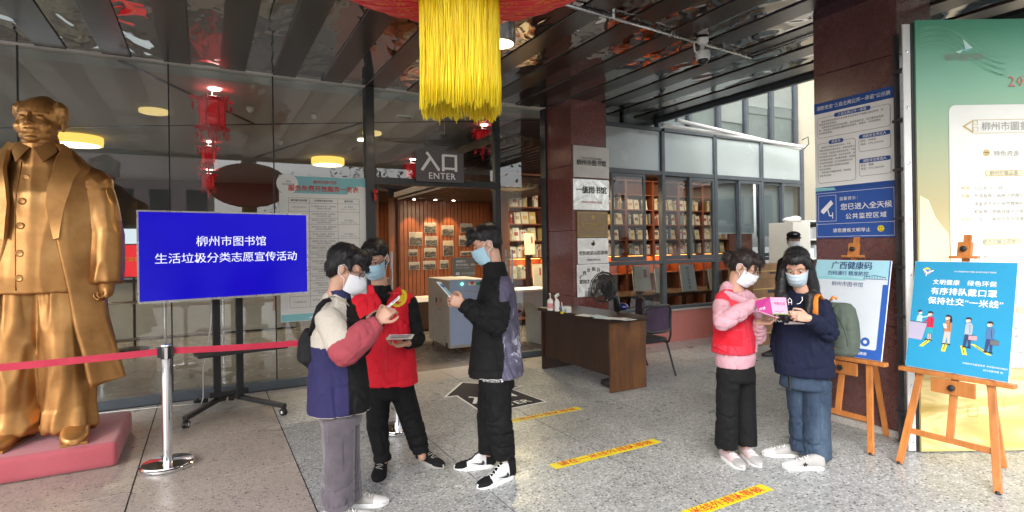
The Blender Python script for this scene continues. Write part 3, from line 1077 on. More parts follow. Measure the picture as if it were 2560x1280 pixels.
# upper storey glazing above the canopy line
up = thing('upper_window_band', 'upper storey window band with white blinds above the canopy edge', 'window wall', (8, LY, 3.5))
ux = [5.0, 5.7, 6.4, 7.1, 7.8, 8.5, 9.2, 9.9, 10.05]
for a, b in zip(ux[:-1], ux[1:]):
    MB('grey_frame').box((a - .03, LY - .05, 3.48), (a + .03, LY + .05, 6.4)).build('mullion', up)
    if b - a < .3: continue
    MB('blind_grey').box((a + .03, LY + .05, 3.95), (b - .03, LY + .06, 6.35)).build('blind', up)
    MB('white_paint').box((a + .03, LY + .04, 3.98 + .25 * math.sin(a * 3)), (b - .03, LY + .048, 6.35)).build('roller_blind', up)
    MB('dark_pane_glass').box((a + .03, LY - .005, 3.48), (b - .03, LY + .005, 6.38)).build('window_pane', up, fix=False)
MB('grey_film').box((5.0, LY + .07, 3.48), (10.05, LY + .09, 4.0)).build('spandrel', up)
MB('cream_wall').box((5.0, LY - .06, 6.4), (10.1, LY + .3, 9.0)).build('wall_above', up)

# cream wing at the far right
wing = thing('cream_building_wing', 'cream rendered building wing at the end of the window wall', 'building', (10.6, 6, 0))
MB('cream_wall').box((10.09, 6.2, 0), (11.2, 7.2, 9)).build('wall', wing)
MB('cream_wall').box((10.45, 3.4, 0), (11.6, 6.19, 9)).build('wall', wing)
MB('white_paint').box((10.05, 6.08, 3.02), (10.44, 6.199, 3.16)).build('ledge', wing)
MB('white_paint').box((10.36, 3.4, 2.95), (10.449, 6.07, 3.10)).build('ledge', wing)
for k in range(3):
    f = MB('grey_frame').box((10.40, 3.7 + .8 * k, 1.2), (10.448, 4.3 + .8 * k, 2.6)).build('window', wing)
    MB('dark_pane_glass').box((10.385, 3.75 + .8 * k, 1.25), (10.399, 4.25 + .8 * k, 2.55)).build('pane', f)

# white pipes that carry the canopy side
pp = thing('white_pipes', 'pair of white pipes running diagonally in front of the library fanlights', 'pipe', (8, 6.6, 3.4))
def pipe(p0, p1, r):
    MB('white_plastic').tube([p0, p1], r, 12).build('pipe', pp, smooth='auto')
pipe(at(1655, 312, 8.7), at(2012, 368, 10.1), .030)
pipe(at(1690, 300, 8.6), at(2000, 372, 10.3), .030)
pipe(at(1915, 128, 6.9), at(2040, 165, 7.1), .026)
MB('black_plastic').tube([at(2005, 350, 10.0), at(2020, 342, 10.0), at(2022, 360, 10.0), at(2010, 372, 10.0)], .01, 6).build('cable', pp, smooth=True)

# ---------------------------------------------------------------- library interior
SY = 9.75
shelf_levels = [.12, .52, .92, 1.34, 1.68, 2.02, 2.36, 2.70]
def bookcase(x0, x1, label, seed, y=SY):
    t = thing('bookcase', label, 'bookcase', ((x0 + x1) / 2, y, 0), group='orange lit bookcases along the library wall')
    MB('shelf_wood').box((x0, y + .27, 0), (x1, y + .30, 3.05)).build('back_panel', t)
    for q in (x0, x1 - .03):
        MB('shelf_wood').box((q, y, 0), (q + .03, y + .268, 3.05)).build('upright', t)
    for z in shelf_levels + [3.02]:
        MB('shelf_wood').box((x0 + .032, y, z), (x1 - .032, y + .268, z + .025)).build('shelf', t)
    MB('led_strip').box((x0 + .04, y + .22, 1.325), (x1 - .04, y + .25, 1.338)).build('light_strip', t)
    ld = bpy.data.lights.new('shelf_light', 'AREA')
    ld.shape = 'RECTANGLE'; ld.size = x1 - x0 - .1; ld.size_y = .05; ld.energy = 2.4; ld.color = (1, .45, .14)
    lo = bpy.data.objects.new('shelf_light', ld)
    COL.objects.link(lo); lo.parent = t
    lo.location = V(((x0 + x1) / 2, y + .15, 1.32)) - V(((x0 + x1) / 2, y, 0))
    return t
cases = [(5.25, 6.15), (7.45, 8.25), (8.25, 9.05), (9.05, 9.85), (9.85, 10.65), (10.65, 11.6)]
clab = ['bookcase nearest the pillar seen through the open window sash', 'second bookcase, seen behind the first window bay', 'third bookcase, seen through the open sash gap', 'fourth bookcase beside the first mullion', 'fifth bookcase behind the second window bay', 'last bookcase at the right behind the second bay']
bookcols = [(.55, .50, .42), (.62, .58, .52), (.35, .06, .05), (.16, .20, .30), (.60, .57, .48), (.10, .10, .11), (.42, .30, .18), (.66, .63, .6), (.20, .28, .22), (.5, .36, .14)]
for i, c in enumerate(bookcols):
    mat('book_%d' % i, c, .55, var=.1)
bmesh_cache = []
for i in range(len(bookcols)):
    for face in (0, 1):
        mb = MB('book_%d' % i)
        if face:
            mb.box((-.08, -.012, 0), (.08, .012, .24))
            mb.m('book_%d' % ((i + 5) % 10)).box((-.05, -.0135, .09), (.05, -.0125, .16))
        else:
            mb.box((-.018, -.08, 0), (.018, .08, .24))
            mb.m('book_%d' % ((i + 5) % 10)).box((-.0125, -.0815, .15), (.0125, -.0805, .20))
        bmesh_cache.append((face, mb.mesh('book')))
random.seed(21)
nb = 0
cnt_ = {}
ords = ['first', 'second', 'third', 'fourth', 'fifth', 'sixth', 'seventh', 'eighth', 'ninth', 'tenth', 'eleventh', 'twelfth', 'thirteenth', 'fourteenth', 'fifteenth', 'sixteenth', 'seventeenth', 'eighteenth', 'nineteenth', 'twentieth']
BL = {0: 'bound book standing spine out in a row on the %s shelf of the %s',
      1: 'book displayed cover out on the %s shelf of the %s'}
lv = ['lowest', 'second', 'third', 'lit middle', 'fifth', 'sixth', 'seventh', 'top']
cs_names = ['bookcase by the pillar', 'second bookcase', 'third bookcase', 'fourth bookcase', 'fifth bookcase', 'last bookcase']
cn = [['cream', 'pale', 'dark red', 'navy', 'ivory', 'black', 'brown', 'white', 'green', 'ochre'][i] for i in range(10)]
for ci, ((x0, x1), lab) in enumerate(zip(cases, clab)):
    bookcase(x0, x1, lab, ci)
    for li, z in enumerate(shelf_levels):
        if li < (3 if ci else 2) or (ci and li == 7): continue
        x = x0 + .06
        while x < x1 - .1:
            r = random.random()
            if r < .10 and nb > 0:
                x += random.uniform(.05, .14); continue
            if nb >= 297: break
            if r < .45:
                x += .085
                if x > x1 - .11: break
                k = random.choice([0, 1, 4, 7, 7, 4, 9]) * 2 + 1
                me = bmesh_cache[k][1]
                o = piece('book', me, None, (x, SY + .06, z + .026), (R_(-10), 0, random.uniform(-.05, .05)), (random.uniform(.8, 1.0), 1, random.uniform(.9, 1.1)))
                x += .09
                fc_ = 1
            else:
                sx = random.uniform(.7, 1.5)
                k = random.randrange(10) * 2
                me = bmesh_cache[k][1]
                x += .018 * sx
                o = piece('book', me, None, (x, SY + .11 + random.uniform(-.01, .01), z + .026), (0, 0, 0), (sx, 1, random.uniform(.85, 1.12)))
                x += .018 * sx + .002
                fc_ = 0
            cnt_[(ci, li)] = cnt_.get((ci, li), 0) + 1
            tag(o, cn[k // 2] + ' book' + (' facing out, ' if fc_ else ' standing ') + ords[cnt_[(ci, li)] - 1] + ' from left on the ' + lv[li] + ' shelf, ' + cs_names[ci], 'book', 'books on the lit library shelves')
            nb += 1

# display stands with large open sheets just inside the lower windows
def display_board(px, py, w, h, lab, ch=None, lean=-.35, y=7.35, m_='book_cream'):
    a = (px - 1280) / FPX
    d = y / (FW.y + cr.y * a)
    p = at(px, py, d)
    t = thing('display_book', lab, 'display board', (p.x, y, p.z - h / 2), group='large sheets on stands behind the lower windows')
    Z = V((.12, .28, 1)).normalized()
    X = V((1, .05, 0)).normalized()
    N = X.cross(Z).normalized()
    MB(m_).obox(p, w, .015, h, X, -N, Z).build('board', t, bevel=.002)
    s = Sheet(p - X * w / 2 - Z * h / 2 + N * .008 * 1, X, Z)
    if ch:
        for i, c in enumerate(ch):
            s.text('black_print', c, .06, w * .5, h * .80 - i * .072)
        s.text('grey_print', '广西柳州', .022, w * .5, h * .15)
    else:
        s.rect('book_2', w * .62, h * .52, w * .80, h * .84)
        for i in range(6):
            s.line('grey_print', [(w * .1, h * (.8 - .1 * i)), (w * .5, h * (.8 - .1 * i))], .003)
    s.frame('gold_print', .012, .012, w - .012, h - .012, .003)
    s.build(t)
    MB('black_metal').bar(p - Z * h / 2 - V((0, .02, .02)), p - Z * h / 2 + V((0, .22, -.02)), .02, .02).build('foot', t)
    MB('desk_wood').box((p.x - .04, y + .03, .74), (p.x + .04, y + .10, p.z - .05)).build('stand', t)
tb = thing('display_table', 'low dark display table behind the lower library windows', 'table', (7.2, 7.6, 0))
MB('desk_wood').box((5.15, 7.25, .68), (9.6, 8.0, .735)).build('table_top', tb, bevel=.004)
for xx in (5.25, 6.7, 8.1, 9.45):
    for yy in (7.32, 7.92):
        MB('desk_wood').box((xx, yy, 0), (xx + .06, yy + .06, .678)).build('leg', tb)
display_board(1604, 696, .40, .44, 'cream sheet with a small dark red seal, first board from the pillar')
display_board(1652, 700, .26, .44, 'second cream sheet from the pillar, close beside the mullion')
display_board(1720, 694, .38, .50, 'tall cream sheet with a column of black characters', '柳州市图书馆', m_='paper')
display_board(1782, 700, .22, .44, 'narrow pale sheet at the right of the lettered one', '柳侯祠')
display_board(1324, 610, .22, .42, 'greenish cover on a stand behind the right-hand entrance pane', None, y=9.0)
display_board(1345, 690, .22, .44, 'yellow cover leaning on the stand lowest behind the entrance pane', None, y=8.6)
# library room: back wall and a ceiling light row
structure(MB('shelf_wood').box((5.2, 10.2, 0), (13, 10.3, 3.3)).build('library_back_wall'))
for k, xx in enumerate((6.6, 8.6, 10.6)):
    t = thing('library_downlight', ['round ceiling light of the library nearest the pillar', 'middle round ceiling light of the library', 'farthest round ceiling light of the library'][k], 'lamp', (xx, 8.9, 3.1))
    MB('lamp_warm').lathe([(.005, 3.095), (.10, 3.095), (.11, 3.10), (.11, 3.118)], (xx, 8.9, 0), 20).build('diffuser', t)
    ld = bpy.data.lights.new('downlight', 'AREA'); ld.shape = 'DISK'; ld.size = .2; ld.energy = 9; ld.color = (1, .74, .45)
    lo = bpy.data.objects.new('downlight', ld); COL.objects.link(lo); lo.parent = t; lo.location = (0, 0, -.02); lo.rotation_euler = (R_(20), 0, 0)
# blinds behind the two far window bays
bl = thing('grey_roller_blinds', 'pale grey roller blinds drawn behind the two far library window bays', 'blind', (9, LY + .2, 1.3))
for a, b in ((7.72, 8.84), (8.92, 10.0)):
    MB('blind_grey').box((a, LY + .12, 1.72 if a > 8 else 1.78), (b, LY + .128, 2.72)).build('blind', bl)
    MB('white_plastic').box((a, LY + .115, 1.70 if a > 8 else 1.76), (b, LY + .135, 1.72 if a > 8 else 1.78)).build('hem_bar', bl)
# square lattice lamp in the library
p = at(1268, 464, 9.6)
t = thing('square_pendant_lamp', 'square glowing pendant lamp with lattice rim at the library ceiling', 'lamp', (p.x, p.y, p.z))
MB('lamp_warm').box((p.x - .24, p.y - .24, p.z - .05), (p.x + .24, p.y + .24, p.z + .04)).build('shade', t)
g = MB('desk_wood')
for k in range(-2, 3):
    g.box((p.x + .12 * k - .006, p.y - .25, p.z - .055), (p.x + .12 * k + .006, p.y + .25, p.z - .051))
    g.box((p.x + .12 * k - .006, p.y - .25, p.z - .051), (p.x + .12 * k + .006, p.y - .242, p.z + .05))
    g.box((p.x - .25, p.y + .12 * k - .006, p.z - .061), (p.x + .25, p.y + .12 * k + .006, p.z - .056))
g.build('lattice', t)
MB('desk_wood').tube([(p.x, p.y, p.z + .04), (p.x, p.y, HZ)], .008, 6).build('rod', t)
ld = bpy.data.lights.new('library_light', 'AREA'); ld.size = .5; ld.energy = 40; ld.color = (1, .78, .5)
lo = bpy.data.objects.new('library_light', ld); COL.objects.link(lo); lo.parent = t; lo.location = (0, 0, -.08)
# slatted wooden ceiling of the library
structure(MB('slat_wood').box((3.7, 7.3, 3.22), (12.5, 10.2, 3.25)).build('library_slat_ceiling'))
sl = bpy.data.objects['library_slat_ceiling']
x = 3.7
while x < 12.5:
    MB('slat_wood').box((x, 7.3, 3.12), (x + .04, 10.2, 3.219)).build('slat', sl, fix=False)
    x += .16
# pale desk with arched opening behind the right pane
dk = thing('arched_reception_desk', 'pale reception desk with an arched opening behind the right-hand entrance pane', 'desk', (4.3, 7.9, 0))
pts = [(3.95, 0), (4.12, 0), (4.12, .45)] + [(4.42 + .30 * math.cos(a), .45 + .26 * math.sin(a)) for a in [math.pi * (1 - k / 8) for k in range(1, 8)]] + [(4.72, .45), (4.72, 0), (4.95, 0), (4.95, .86), (3.95, .86)]
MB('blind_grey').prism([(x, 7.75, z) for x, z in pts], (0, .45, 0)).build('front_panel', dk)
MB('white_paint').box((3.90, 7.70, .865), (5.0, 8.25, .90)).build('desk_top', dk, bevel=.004)
# plant and red display in the hall at the left
t = thing('red_display_screen', 'red display board with yellow characters between statue and screen, inside the hall', 'display', (-1.6, 9.6, 0))
p = at(334, 652, 9.2)
MB('black_frame').obox(p, .62, .04, .56, RT, FW).build('frame', t)
s = Sheet(p - RT * .29 - V((0, 0, .26)) - FW * .022, RT, (0, 0, 1))
lamp_mat('red_screen', (.75, .02, .03), .30)
s.rect('red_screen', 0, 0, .58, .52).text('yellow_print', '奋力谱写', .085, .06, .25, 'LEFT', .02)
s.build(t)
MB('black_metal').tube([p - V((0, 0, .28)), V((p.x, p.y, .02))], .02, 8).build('pole', t)
MB('black_metal').lathe([(.22, 0), (.22, .02), (.03, .04)], (p.x, p.y, 0), 20).build('base', t)

def plant(c, h, r, lab, n=260, name='potted_plant', seed=1, group=None):
    random.seed(seed)
    t = thing(name, lab, 'plant', c, group=group)
    c = V(c)
    MB('black_plastic').lathe([(.14, 0), (.18, .3), (.19, .32), (.16, .31)], c, 18).build('pot', t, smooth='auto')
    st = MB('bark')
    lf = MB('leaf_dark')
    for k in range(9):
        a = random.uniform(0, 6.28)
        tip = c + V((math.cos(a) * r * .6, math.sin(a) * r * .6, h * random.uniform(.6, .95)))
        st.tube([c + V((0, 0, .28)), c.lerp(tip, .5) + V((0, 0, h * .1)), tip], [.014, .01, .004], 5)
    for k in range(n):
        lf.m('leaf_dark' if random.random() < .6 else 'leaf_light')
        a, rr = random.uniform(0, 6.28), r * math.sqrt(random.random())
        z = .35 + (h - .35) * random.random() ** .8
        q = c + V((math.cos(a) * rr, math.sin(a) * rr, z))
        d = V((math.cos(a), math.sin(a), random.uniform(-.5, .8))).normalized()
        s_ = d.cross(V((0, 0, 1))).normalized()
        L = random.uniform(.07, .14)
        lf.add([q, q + d * L * .5 + s_ * L * .22, q + d * L, q + d * L * .5 - s_ * L * .22], [(0, 1, 2, 3)])
    st.build('stems', t)
    o = lf.build('foliage', t, fix=False)
    o['kind'] = 'stuff'
    return t
mat('bark', (.10, .07, .05), .8, var=.3)
mat('leaf_dark', (.035, .075, .025), .5, var=.3)
mat('leaf_light', (.08, .15, .035), .5, var=.3)
plant((-2.05, 10.4, 0), 2.3, .5, 'leafy green plant inside the hall beside the statue sleeve', 420)
cbx = thing('dark_counter', 'dark service counter standing in the hall behind the screen stand', 'counter', (.2, 12, 0))
MB('cab_grey').box((-2.4, 12.2, .02), (1.6, 13.0, 1.05)).build('body', cbx, bevel=.01)
MB('black_frame').box((-2.45, 12.15, 1.052), (1.65, 13.05, 1.10)).build('counter_top', cbx, bevel=.005)
hb = thing('steel_barrier', 'low steel barrier rail inside the hall behind the statue', 'barrier', (-.8, 9.0, 0))
g = MB('chrome')
for xx in (-1.2, -.5, .2):
    g.tube([(xx, 8.9, 0), (xx, 8.9, .95)], .02, 10)
g.tube([(-1.2, 8.9, .93), (.2, 8.9, .93)], .02, 10).tube([(-1.2, 8.9, .45), (.2, 8.9, .45)], .012, 8)
g.build('rail', hb, smooth='auto')

# ---------------------------------------------------------------- across the square (seen in the glass)
def block(x0, x1, y0, y1, h, lab, m_, nx, nz):
    t = thing('building_across', lab, 'building', ((x0 + x1) / 2, y1, -.35))
    MB(m_).box((x0, y0, -.35), (x1, y1, h)).build('wall', t)
    MB('grey_frame').box((x0 - .2, y0 - .2, h), (x1 + .2, y1 + .2, h + .35)).build('roof', t)
    dx = (x1 - x0) / nx
    base = None
    for i in range(nx):
        for k in range(nz):
            cx, cz = x0 + dx * (i + .5), 1.6 + 3.1 * k
            if cz + .9 > h: continue
            f = MB('grey_frame').box((cx - .55, y1 - .02, cz - .65), (cx + .55, y1 + .04, cz + .65)).build('window', t, fix=False)
            MB('dark_pane_glass').box((cx - .50, y1 + .042, cz - .60), (cx + .50, y1 + .06, cz + .60)).build('pane', f, fix=False)
block(-34, 0.5, -36, -26, 8.6, 'pale four storey building across the square, reflected at the left of the glass', 'pale_block', 18, 3)
block(10, 30, -46, -38, 7.5, 'lower cream building farther across the square', 'cream_wall', 7, 2)

def tree(c, h, r, lab, seed, n=1500, big=False):
    random.seed(seed)
    c = V(c)
    t = thing('tree', lab, 'tree', c, group='trees across the square')
    tr = MB('bark')
    tr.tube([c, c + V((.1, 0, h * .3)), c + V((.05, .1, h * .55))], [h * .03, h * .022, h * .012], 8)
    cl = []
    for k in range(9):
        a = random.uniform(0, 6.28)
        q = c + V((math.cos(a) * r * random.uniform(.3, .8), math.sin(a) * r * random.uniform(.3, .8), h * random.uniform(.5, .92)))
        tr.tube([c + V((.08, .05, h * .4)), c.lerp(q, .6) + V((0, 0, h * .12)), q], [h * .012, h * .008, h * .003], 5)
        cl.append(q)
    tr.build('trunk', t)
    lf = MB('leaf_dark')
    for k in range(n):
        lf.m(random.choice(['leaf_dark', 'leaf_dark', 'leaf_light']))
        q = random.choice(cl) + V((random.gauss(0, r * .28), random.gauss(0, r * .28), random.gauss(0, r * .22)))
        d = V((random.gauss(0, 1), random.gauss(0, 1), random.gauss(0, .6))).normalized()
        s_ = d.cross(V((0, 0, 1))).normalized()
        L = random.uniform(.25, .5) * (h / 8)
        lf.add([q, q + d * L * .5 + s_ * L * .3, q + d * L, q + d * L * .5 - s_ * L * .3], [(0, 1, 2, 3)])
    o = lf.build('crown', t, fix=False)
    o['kind'] = 'stuff'
tree((13, -22, -.35), 8, 3.2, 'broad green tree at the right of the square', 4)
tree((20, -15, -.35), 9, 3.6, 'taller green tree nearer at the right of the square', 5)
tree((18, 2, -.35), 8.5, 3.2, 'green tree beside the library, reflected in its windows', 6)
tree((9, -24, -.35), 8, 2.6, 'slender tree just right of the pale building', 7)
tree((7, -34, -.35), 7, 3.0, 'distant tree between the two buildings', 8)
# ================================================================ OBJECTS
def front_plane_y(px, py, y):
    a = (px - 1280) / FPX
    b = (640 - py - DROP) / FPX
    r = FW + cr * a + cu * b
    return V((0, 0, EYE)) + r * (y / r.y)
def plane_x(px, py, x):
    a = (px - 1280) / FPX
    b = (640 - py - DROP) / FPX
    r = FW + cr * a + cu * b
    return V((0, 0, EYE)) + r * (x / r.x)
def ground(px, py, z=0):
    a = (px - 1280) / FPX
    b = (640 - py - DROP) / FPX
    r = FW + cr * a + cu * b
    return V((0, 0, EYE)) + r * ((z - EYE) / r.z)

# ---------------------------------------------------------------- big red lantern with yellow tassel
mt, nt, b, o_ = nodes('lantern_silk')
vec = coords(nt, 'Object')
f = ntex(nt, vec, 9, 3, .5, 2.2)
pat = ramp(nt, f, [(.50, 0), (.515, 1), (.545, 1), (.56, 0)])
sil = ramp(nt, ntex(nt, vec, 3), [(.3, (.66, .045, .045)), (.7, (.80, .075, .07))])
c = mixc(nt, pat, sil, (.72, .34, .06))
lk(nt, c, b.inputs['Base Color'])
b.inputs['Roughness'].default_value = .42
lk(nt, c, b.inputs['Emission Color'])
b.inputs['Emission Strength'].default_value = 0.0
b.inputs['Subsurface Weight'].default_value = 0.0
# thin silk lets daylight through
tl = nt.nodes.new('ShaderNodeBsdfTranslucent')
lk(nt, c, tl.inputs['Color'])
mx = nt.nodes.new('ShaderNodeMixShader')
mx.inputs[0].default_value = .45
lk(nt, b.outputs[0], mx.inputs[1]); lk(nt, tl.outputs[0], mx.inputs[2])
lk(nt, mx.outputs[0], o_.inputs['Surface'])
M['lantern_silk'] = mt

mt, nt, b, o_ = nodes('tassel_silk')
oi = nt.nodes.new('ShaderNodeNewGeometry')
c = ramp(nt, oi.outputs['Random Per Island'], [(0, (.88, .60, .004)), (.5, (.98, .80, .015)), (1, (1.0, .90, .06))])
lk(nt, c, b.inputs['Base Color'])
b.inputs['Roughness'].default_value = .5
tl = nt.nodes.new('ShaderNodeBsdfTranslucent')
lk(nt, c, tl.inputs['Color'])
mx = nt.nodes.new('ShaderNodeMixShader')
mx.inputs[0].default_value = .35
lk(nt, b.outputs[0], mx.inputs[1]); lk(nt, tl.outputs[0], mx.inputs[2])
lk(nt, mx.outputs[0], o_.inputs['Surface'])
M['tassel_silk'] = mt

LC = V((.768, 1.754, 2.875))
lan = thing('red_lantern', 'huge red silk lantern with long yellow tassel hanging from the canopy', 'lantern', (LC.x, LC.y, 2.08))
vs, fs = [], []
NS, NR = 96, 28
RX, RZ = .75, .43
for i in range(NR + 1):
    a = math.pi * (i / NR)
    a = .17 + (math.pi - .34) * i / NR
    for k in range(NS):
        t = 2 * math.pi * k / NS
        rib = abs(math.sin(t * 16))
        r = RX * math.sin(a) * (1 - .018 * rib)
        vs.append((LC.x + r * math.cos(t), LC.y + r * math.sin(t), LC.z - RZ * math.cos(a)))
for i in range(NR):
    for k in range(NS):
        fs.append((i * NS + k, i * NS + (k + 1) % NS, (i + 1) * NS + (k + 1) % NS, (i + 1) * NS + k))
MB('lantern_silk').add(vs, fs).build('lantern_body', lan, smooth=True)
g = MB('gold_print')
for k in range(32):
    t = 2 * math.pi * (k + .0) / 32
    g.tube([(LC.x + (RX + .002) * math.sin(a) * math.cos(t), LC.y + (RX + .002) * math.sin(a) * math.sin(t), LC.z - (RZ + .002) * math.cos(a)) for a in [.17 + (math.pi - .34) * i / 20 for i in range(21)]], .0028, 5)
MB('lantern_frame').mats
g.mats[0] = 'lantern_rib'
mat('lantern_rib', (.5, .03, .03), .5)
g.build('ribs', lan, smooth=True)
cap = MB('gold_cloth')
mat('gold_cloth', (.68, .42, .03), .5, var=.2, vs=30)
cap.lathe([(.125, LC.z - RZ - .012), (.134, LC.z - RZ - .008), (.134, LC.z - RZ + .02), (.10, LC.z - RZ + .022)], LC * 1 - V((0, 0, LC.z)), 40)
cap.build('bottom_ring', lan, smooth='auto')
MB('black_metal').lathe([(.12, LC.z + RZ - .02), (.14, LC.z + RZ), (.14, LC.z + RZ + .05), (.11, LC.z + RZ + .055)], (LC.x, LC.y, 0), 32).build('top_ring', lan, smooth='auto')
MB('black_metal').tube([(LC.x, LC.y, LC.z + RZ), (LC.x, LC.y, CZ)], .006, 6).build('hanging_wire', lan)
random.seed(11)
tm = MB('tassel_silk')
zt = LC.z - RZ - .01
for k in range(1500):
    t = random.uniform(0, 2 * math.pi)
    r = .129 + random.uniform(-.009, .006)
    L = .368 + random.uniform(-.018, .012)
    # uneven hem
    L += .010 * math.sin(t * 3 + 1) + .008 * math.sin(t * 11)
    if random.random() < .04: L += random.uniform(.005, .03)
    a, b_, c_ = random.uniform(-.003, .003), random.uniform(-.004, .004), random.uniform(-.010, .010)
    pts = []
    for i in range(6):
        q = i / 5
        tt = t + (a * math.sin(q * 7 + k) + c_ * q) / .13
        rr = r + b_ * q + .002 * math.sin(q * 9 + k)
        pts.append((LC.x + rr * math.cos(tt), LC.y + rr * math.sin(tt), zt - L * q))
    tm.tube(pts, random.uniform(.0009, .0016), 4)
o = tm.build('tassel', lan, smooth=True, fix=False)
o['kind'] = 'stuff'

# ---------------------------------------------------------------- screen on its wheeled stand
P0, P1 = V((-.536, 5.92, 0)), V((.937, 6.18, 0))
SX = (P1 - P0).normalized()
SN = V((SX.y, -SX.x, 0))            # towards the viewer
W_, z0, z1 = (P1 - P0).length, 1.135, 1.968
tv = thing('display_screen', 'large flat screen showing white characters on vivid blue, on a wheeled stand', 'screen', ((P0.x + P1.x) / 2, (P0.y + P1.y) / 2, z0))
cm_ = (P0 + P1) / 2
MB('black_plastic').obox(cm_ - SN * .03 + V((0, 0, (z0 + z1) / 2)), W_ - .01, .05, z1 - z0 - .01, SX, SN).build('housing', tv, bevel=.006)
fr_ = MB('chrome')
mat('tv_bezel', (.62, .60, .58), .3, .6)
fr_ = MB('tv_bezel')
bz = .014
for a, b, c, d in ((0, W_, z0, z0 + bz + .006), (0, W_, z1 - bz, z1), (0, bz, z0 + bz + .006, z1 - bz), (W_ - bz, W_, z0 + bz + .006, z1 - bz)):
    fr_.obox(P0 + SX * (a + b) / 2 + V((0, 0, (c + d) / 2)), b - a, .016, d - c, SX, SN)
fr_.build('bezel', tv)
mt, nt, b, o_ = nodes('blue_screen')
vec = coords(nt, 'Object')
b.inputs['Base Color'].default_value = (.005, .005, .05, 1)
b.inputs['Roughness'].default_value = .18
b.inputs['Specular IOR Level'].default_value = .3
c = ramp(nt, ntex(nt, vec, 1.0, 2), [(.3, (.001, .0003, .145)), (.7, (.003, .0008, .175))])
lk(nt, c, b.inputs['Emission Color'])
b.inputs['Emission Strength'].default_value = 1.0
M['blue_screen'] = mt
lamp_mat('screen_white', (.72, .74, .9), .28)
mt2 = M['screen_white']
pn = MB('blue_screen').obox(cm_ + SN * .004 + V((0, 0, (z0 + z1) / 2 + .003)), W_ - 2 * bz, .004, z1 - z0 - 2 * bz - .006, SX, SN).build('screen_panel', tv)
s = Sheet(P0 + V((0, 0, z0)) + SN * .0065, SX, (0, 0, 1))
s.text('screen_white', '柳州市图书馆', .104, W_ * .515, .515, bold=.008)
s.text('screen_white', '生活垃圾分类志愿宣传活动', .1015, W_ * .505, .36, bold=.008, sx=1.03)
s.build(tv)
stn = thing('screen_stand', 'black wheeled steel stand carrying the blue screen', 'stand', (.2, 6.25, 0))
po = [at(540, 752, 5.62), at(597, 748, 5.72)]
for q in po:
    MB('black_metal').obox((q.x, q.y, .72), .065, .045, 1.28, SX, SN).build('post', stn, bevel=.004)
pm = (po[0] + po[1]) / 2
tray = at(612, 873, 5.55)
MB('black_metal').obox((tray.x - .03, tray.y - .06, tray.z), .80, .26, .022, SX, SN).build('tray', stn, bevel=.004)
MB('black_metal').obox((pm.x, pm.y, 1.30), .62, .04, .05, SX, SN).build('bracket', stn)
MB('black_metal').obox((pm.x, pm.y, 1.70), .62, .04, .05, SX, SN).build('bracket', stn)
MB('black_metal').obox((pm.x, pm.y, .16), .36, .06, .05, SX, SN).build('lower_rail', stn, bevel=.004)
fl, fr2 = ground(462, 1052, .075), ground(712, 1020, .075)
jl, jr = V((po[0].x, po[0].y, .10)), V((po[1].x, po[1].y, .10))
def foot(j, e):
    MB('black_metal').bar(V((j.x, j.y, .10)), V((e.x, e.y, .095)), .045, .04).build('foot_bar', stn, bevel=.004)
    cst = MB('black_plastic')
    d = (e - j).normalized()
    c = V((e.x, e.y, .035)) - d * .02
    sd = V((0, 0, 1)).cross(d)
    for s_ in (-1, 1):
        cst.lathe([(.010, -.008), (.033, -.008), (.035, 0), (.033, .008), (.010, .008)], c + sd * .014 * s_, 16, d, V((0, 0, 1)), sd)
    cst.obox(c + V((0, 0, .028)), .05, .012, .03, d, sd)
    o = cst.build('caster', stn, smooth='auto')
    MB('white_plastic').lathe([(.003, -.023), (.014, -.023), (.014, .023), (.003, .023)], c, 12, d, V((0, 0, 1)), sd).build('wheel_hub', o, smooth='auto')
foot(jl, fl)
foot(jr, fr2)
foot(jl, jl + (jl - fl) * .55 + V((0, .05, 0)))
foot(jr, jr + (jr - fr2) * .45 + V((0, .1, 0)))
cb = thing('power_cable', 'thin white power cable hanging from the screen to the floor', 'cable', (0, 6, 0))
c0, c1, c2 = at(530, 757, 5.6), at(520, 860, 5.58), at(508, 995, 5.75)
MB('white_plastic').tube([c0, (c0 + c1) / 2 + RT * .01, c1, c1.lerp(c2, .5) - RT * .025, c2, V((c2.x - .02, c2.y + .05, .02))], .005, 8).build('cable', cb, smooth=True)
MB('white_plastic').tube([V((c2.x - .02, c2.y + .05, .02)), V((c2.x - .3, 6.7, .02)), V((-1.6, 6.86, .02)), V((-3, 6.9, .03))], .004, 6).build('cable', cb, smooth=True)
g = ground(502, 1012)
ps = thing('power_strip', 'small black power adaptor on the floor beside the stand foot', 'adaptor', (g.x, g.y, 0))
MB('black_plastic').obox((g.x, g.y + .05, .03), .13, .06, .04, SX, SN).build('body', ps, bevel=.006)
MB('black_plastic').obox((g.x - .03, g.y + .0, .06), .03, .03, .03, SX, SN).build('plug', ps, bevel=.004)

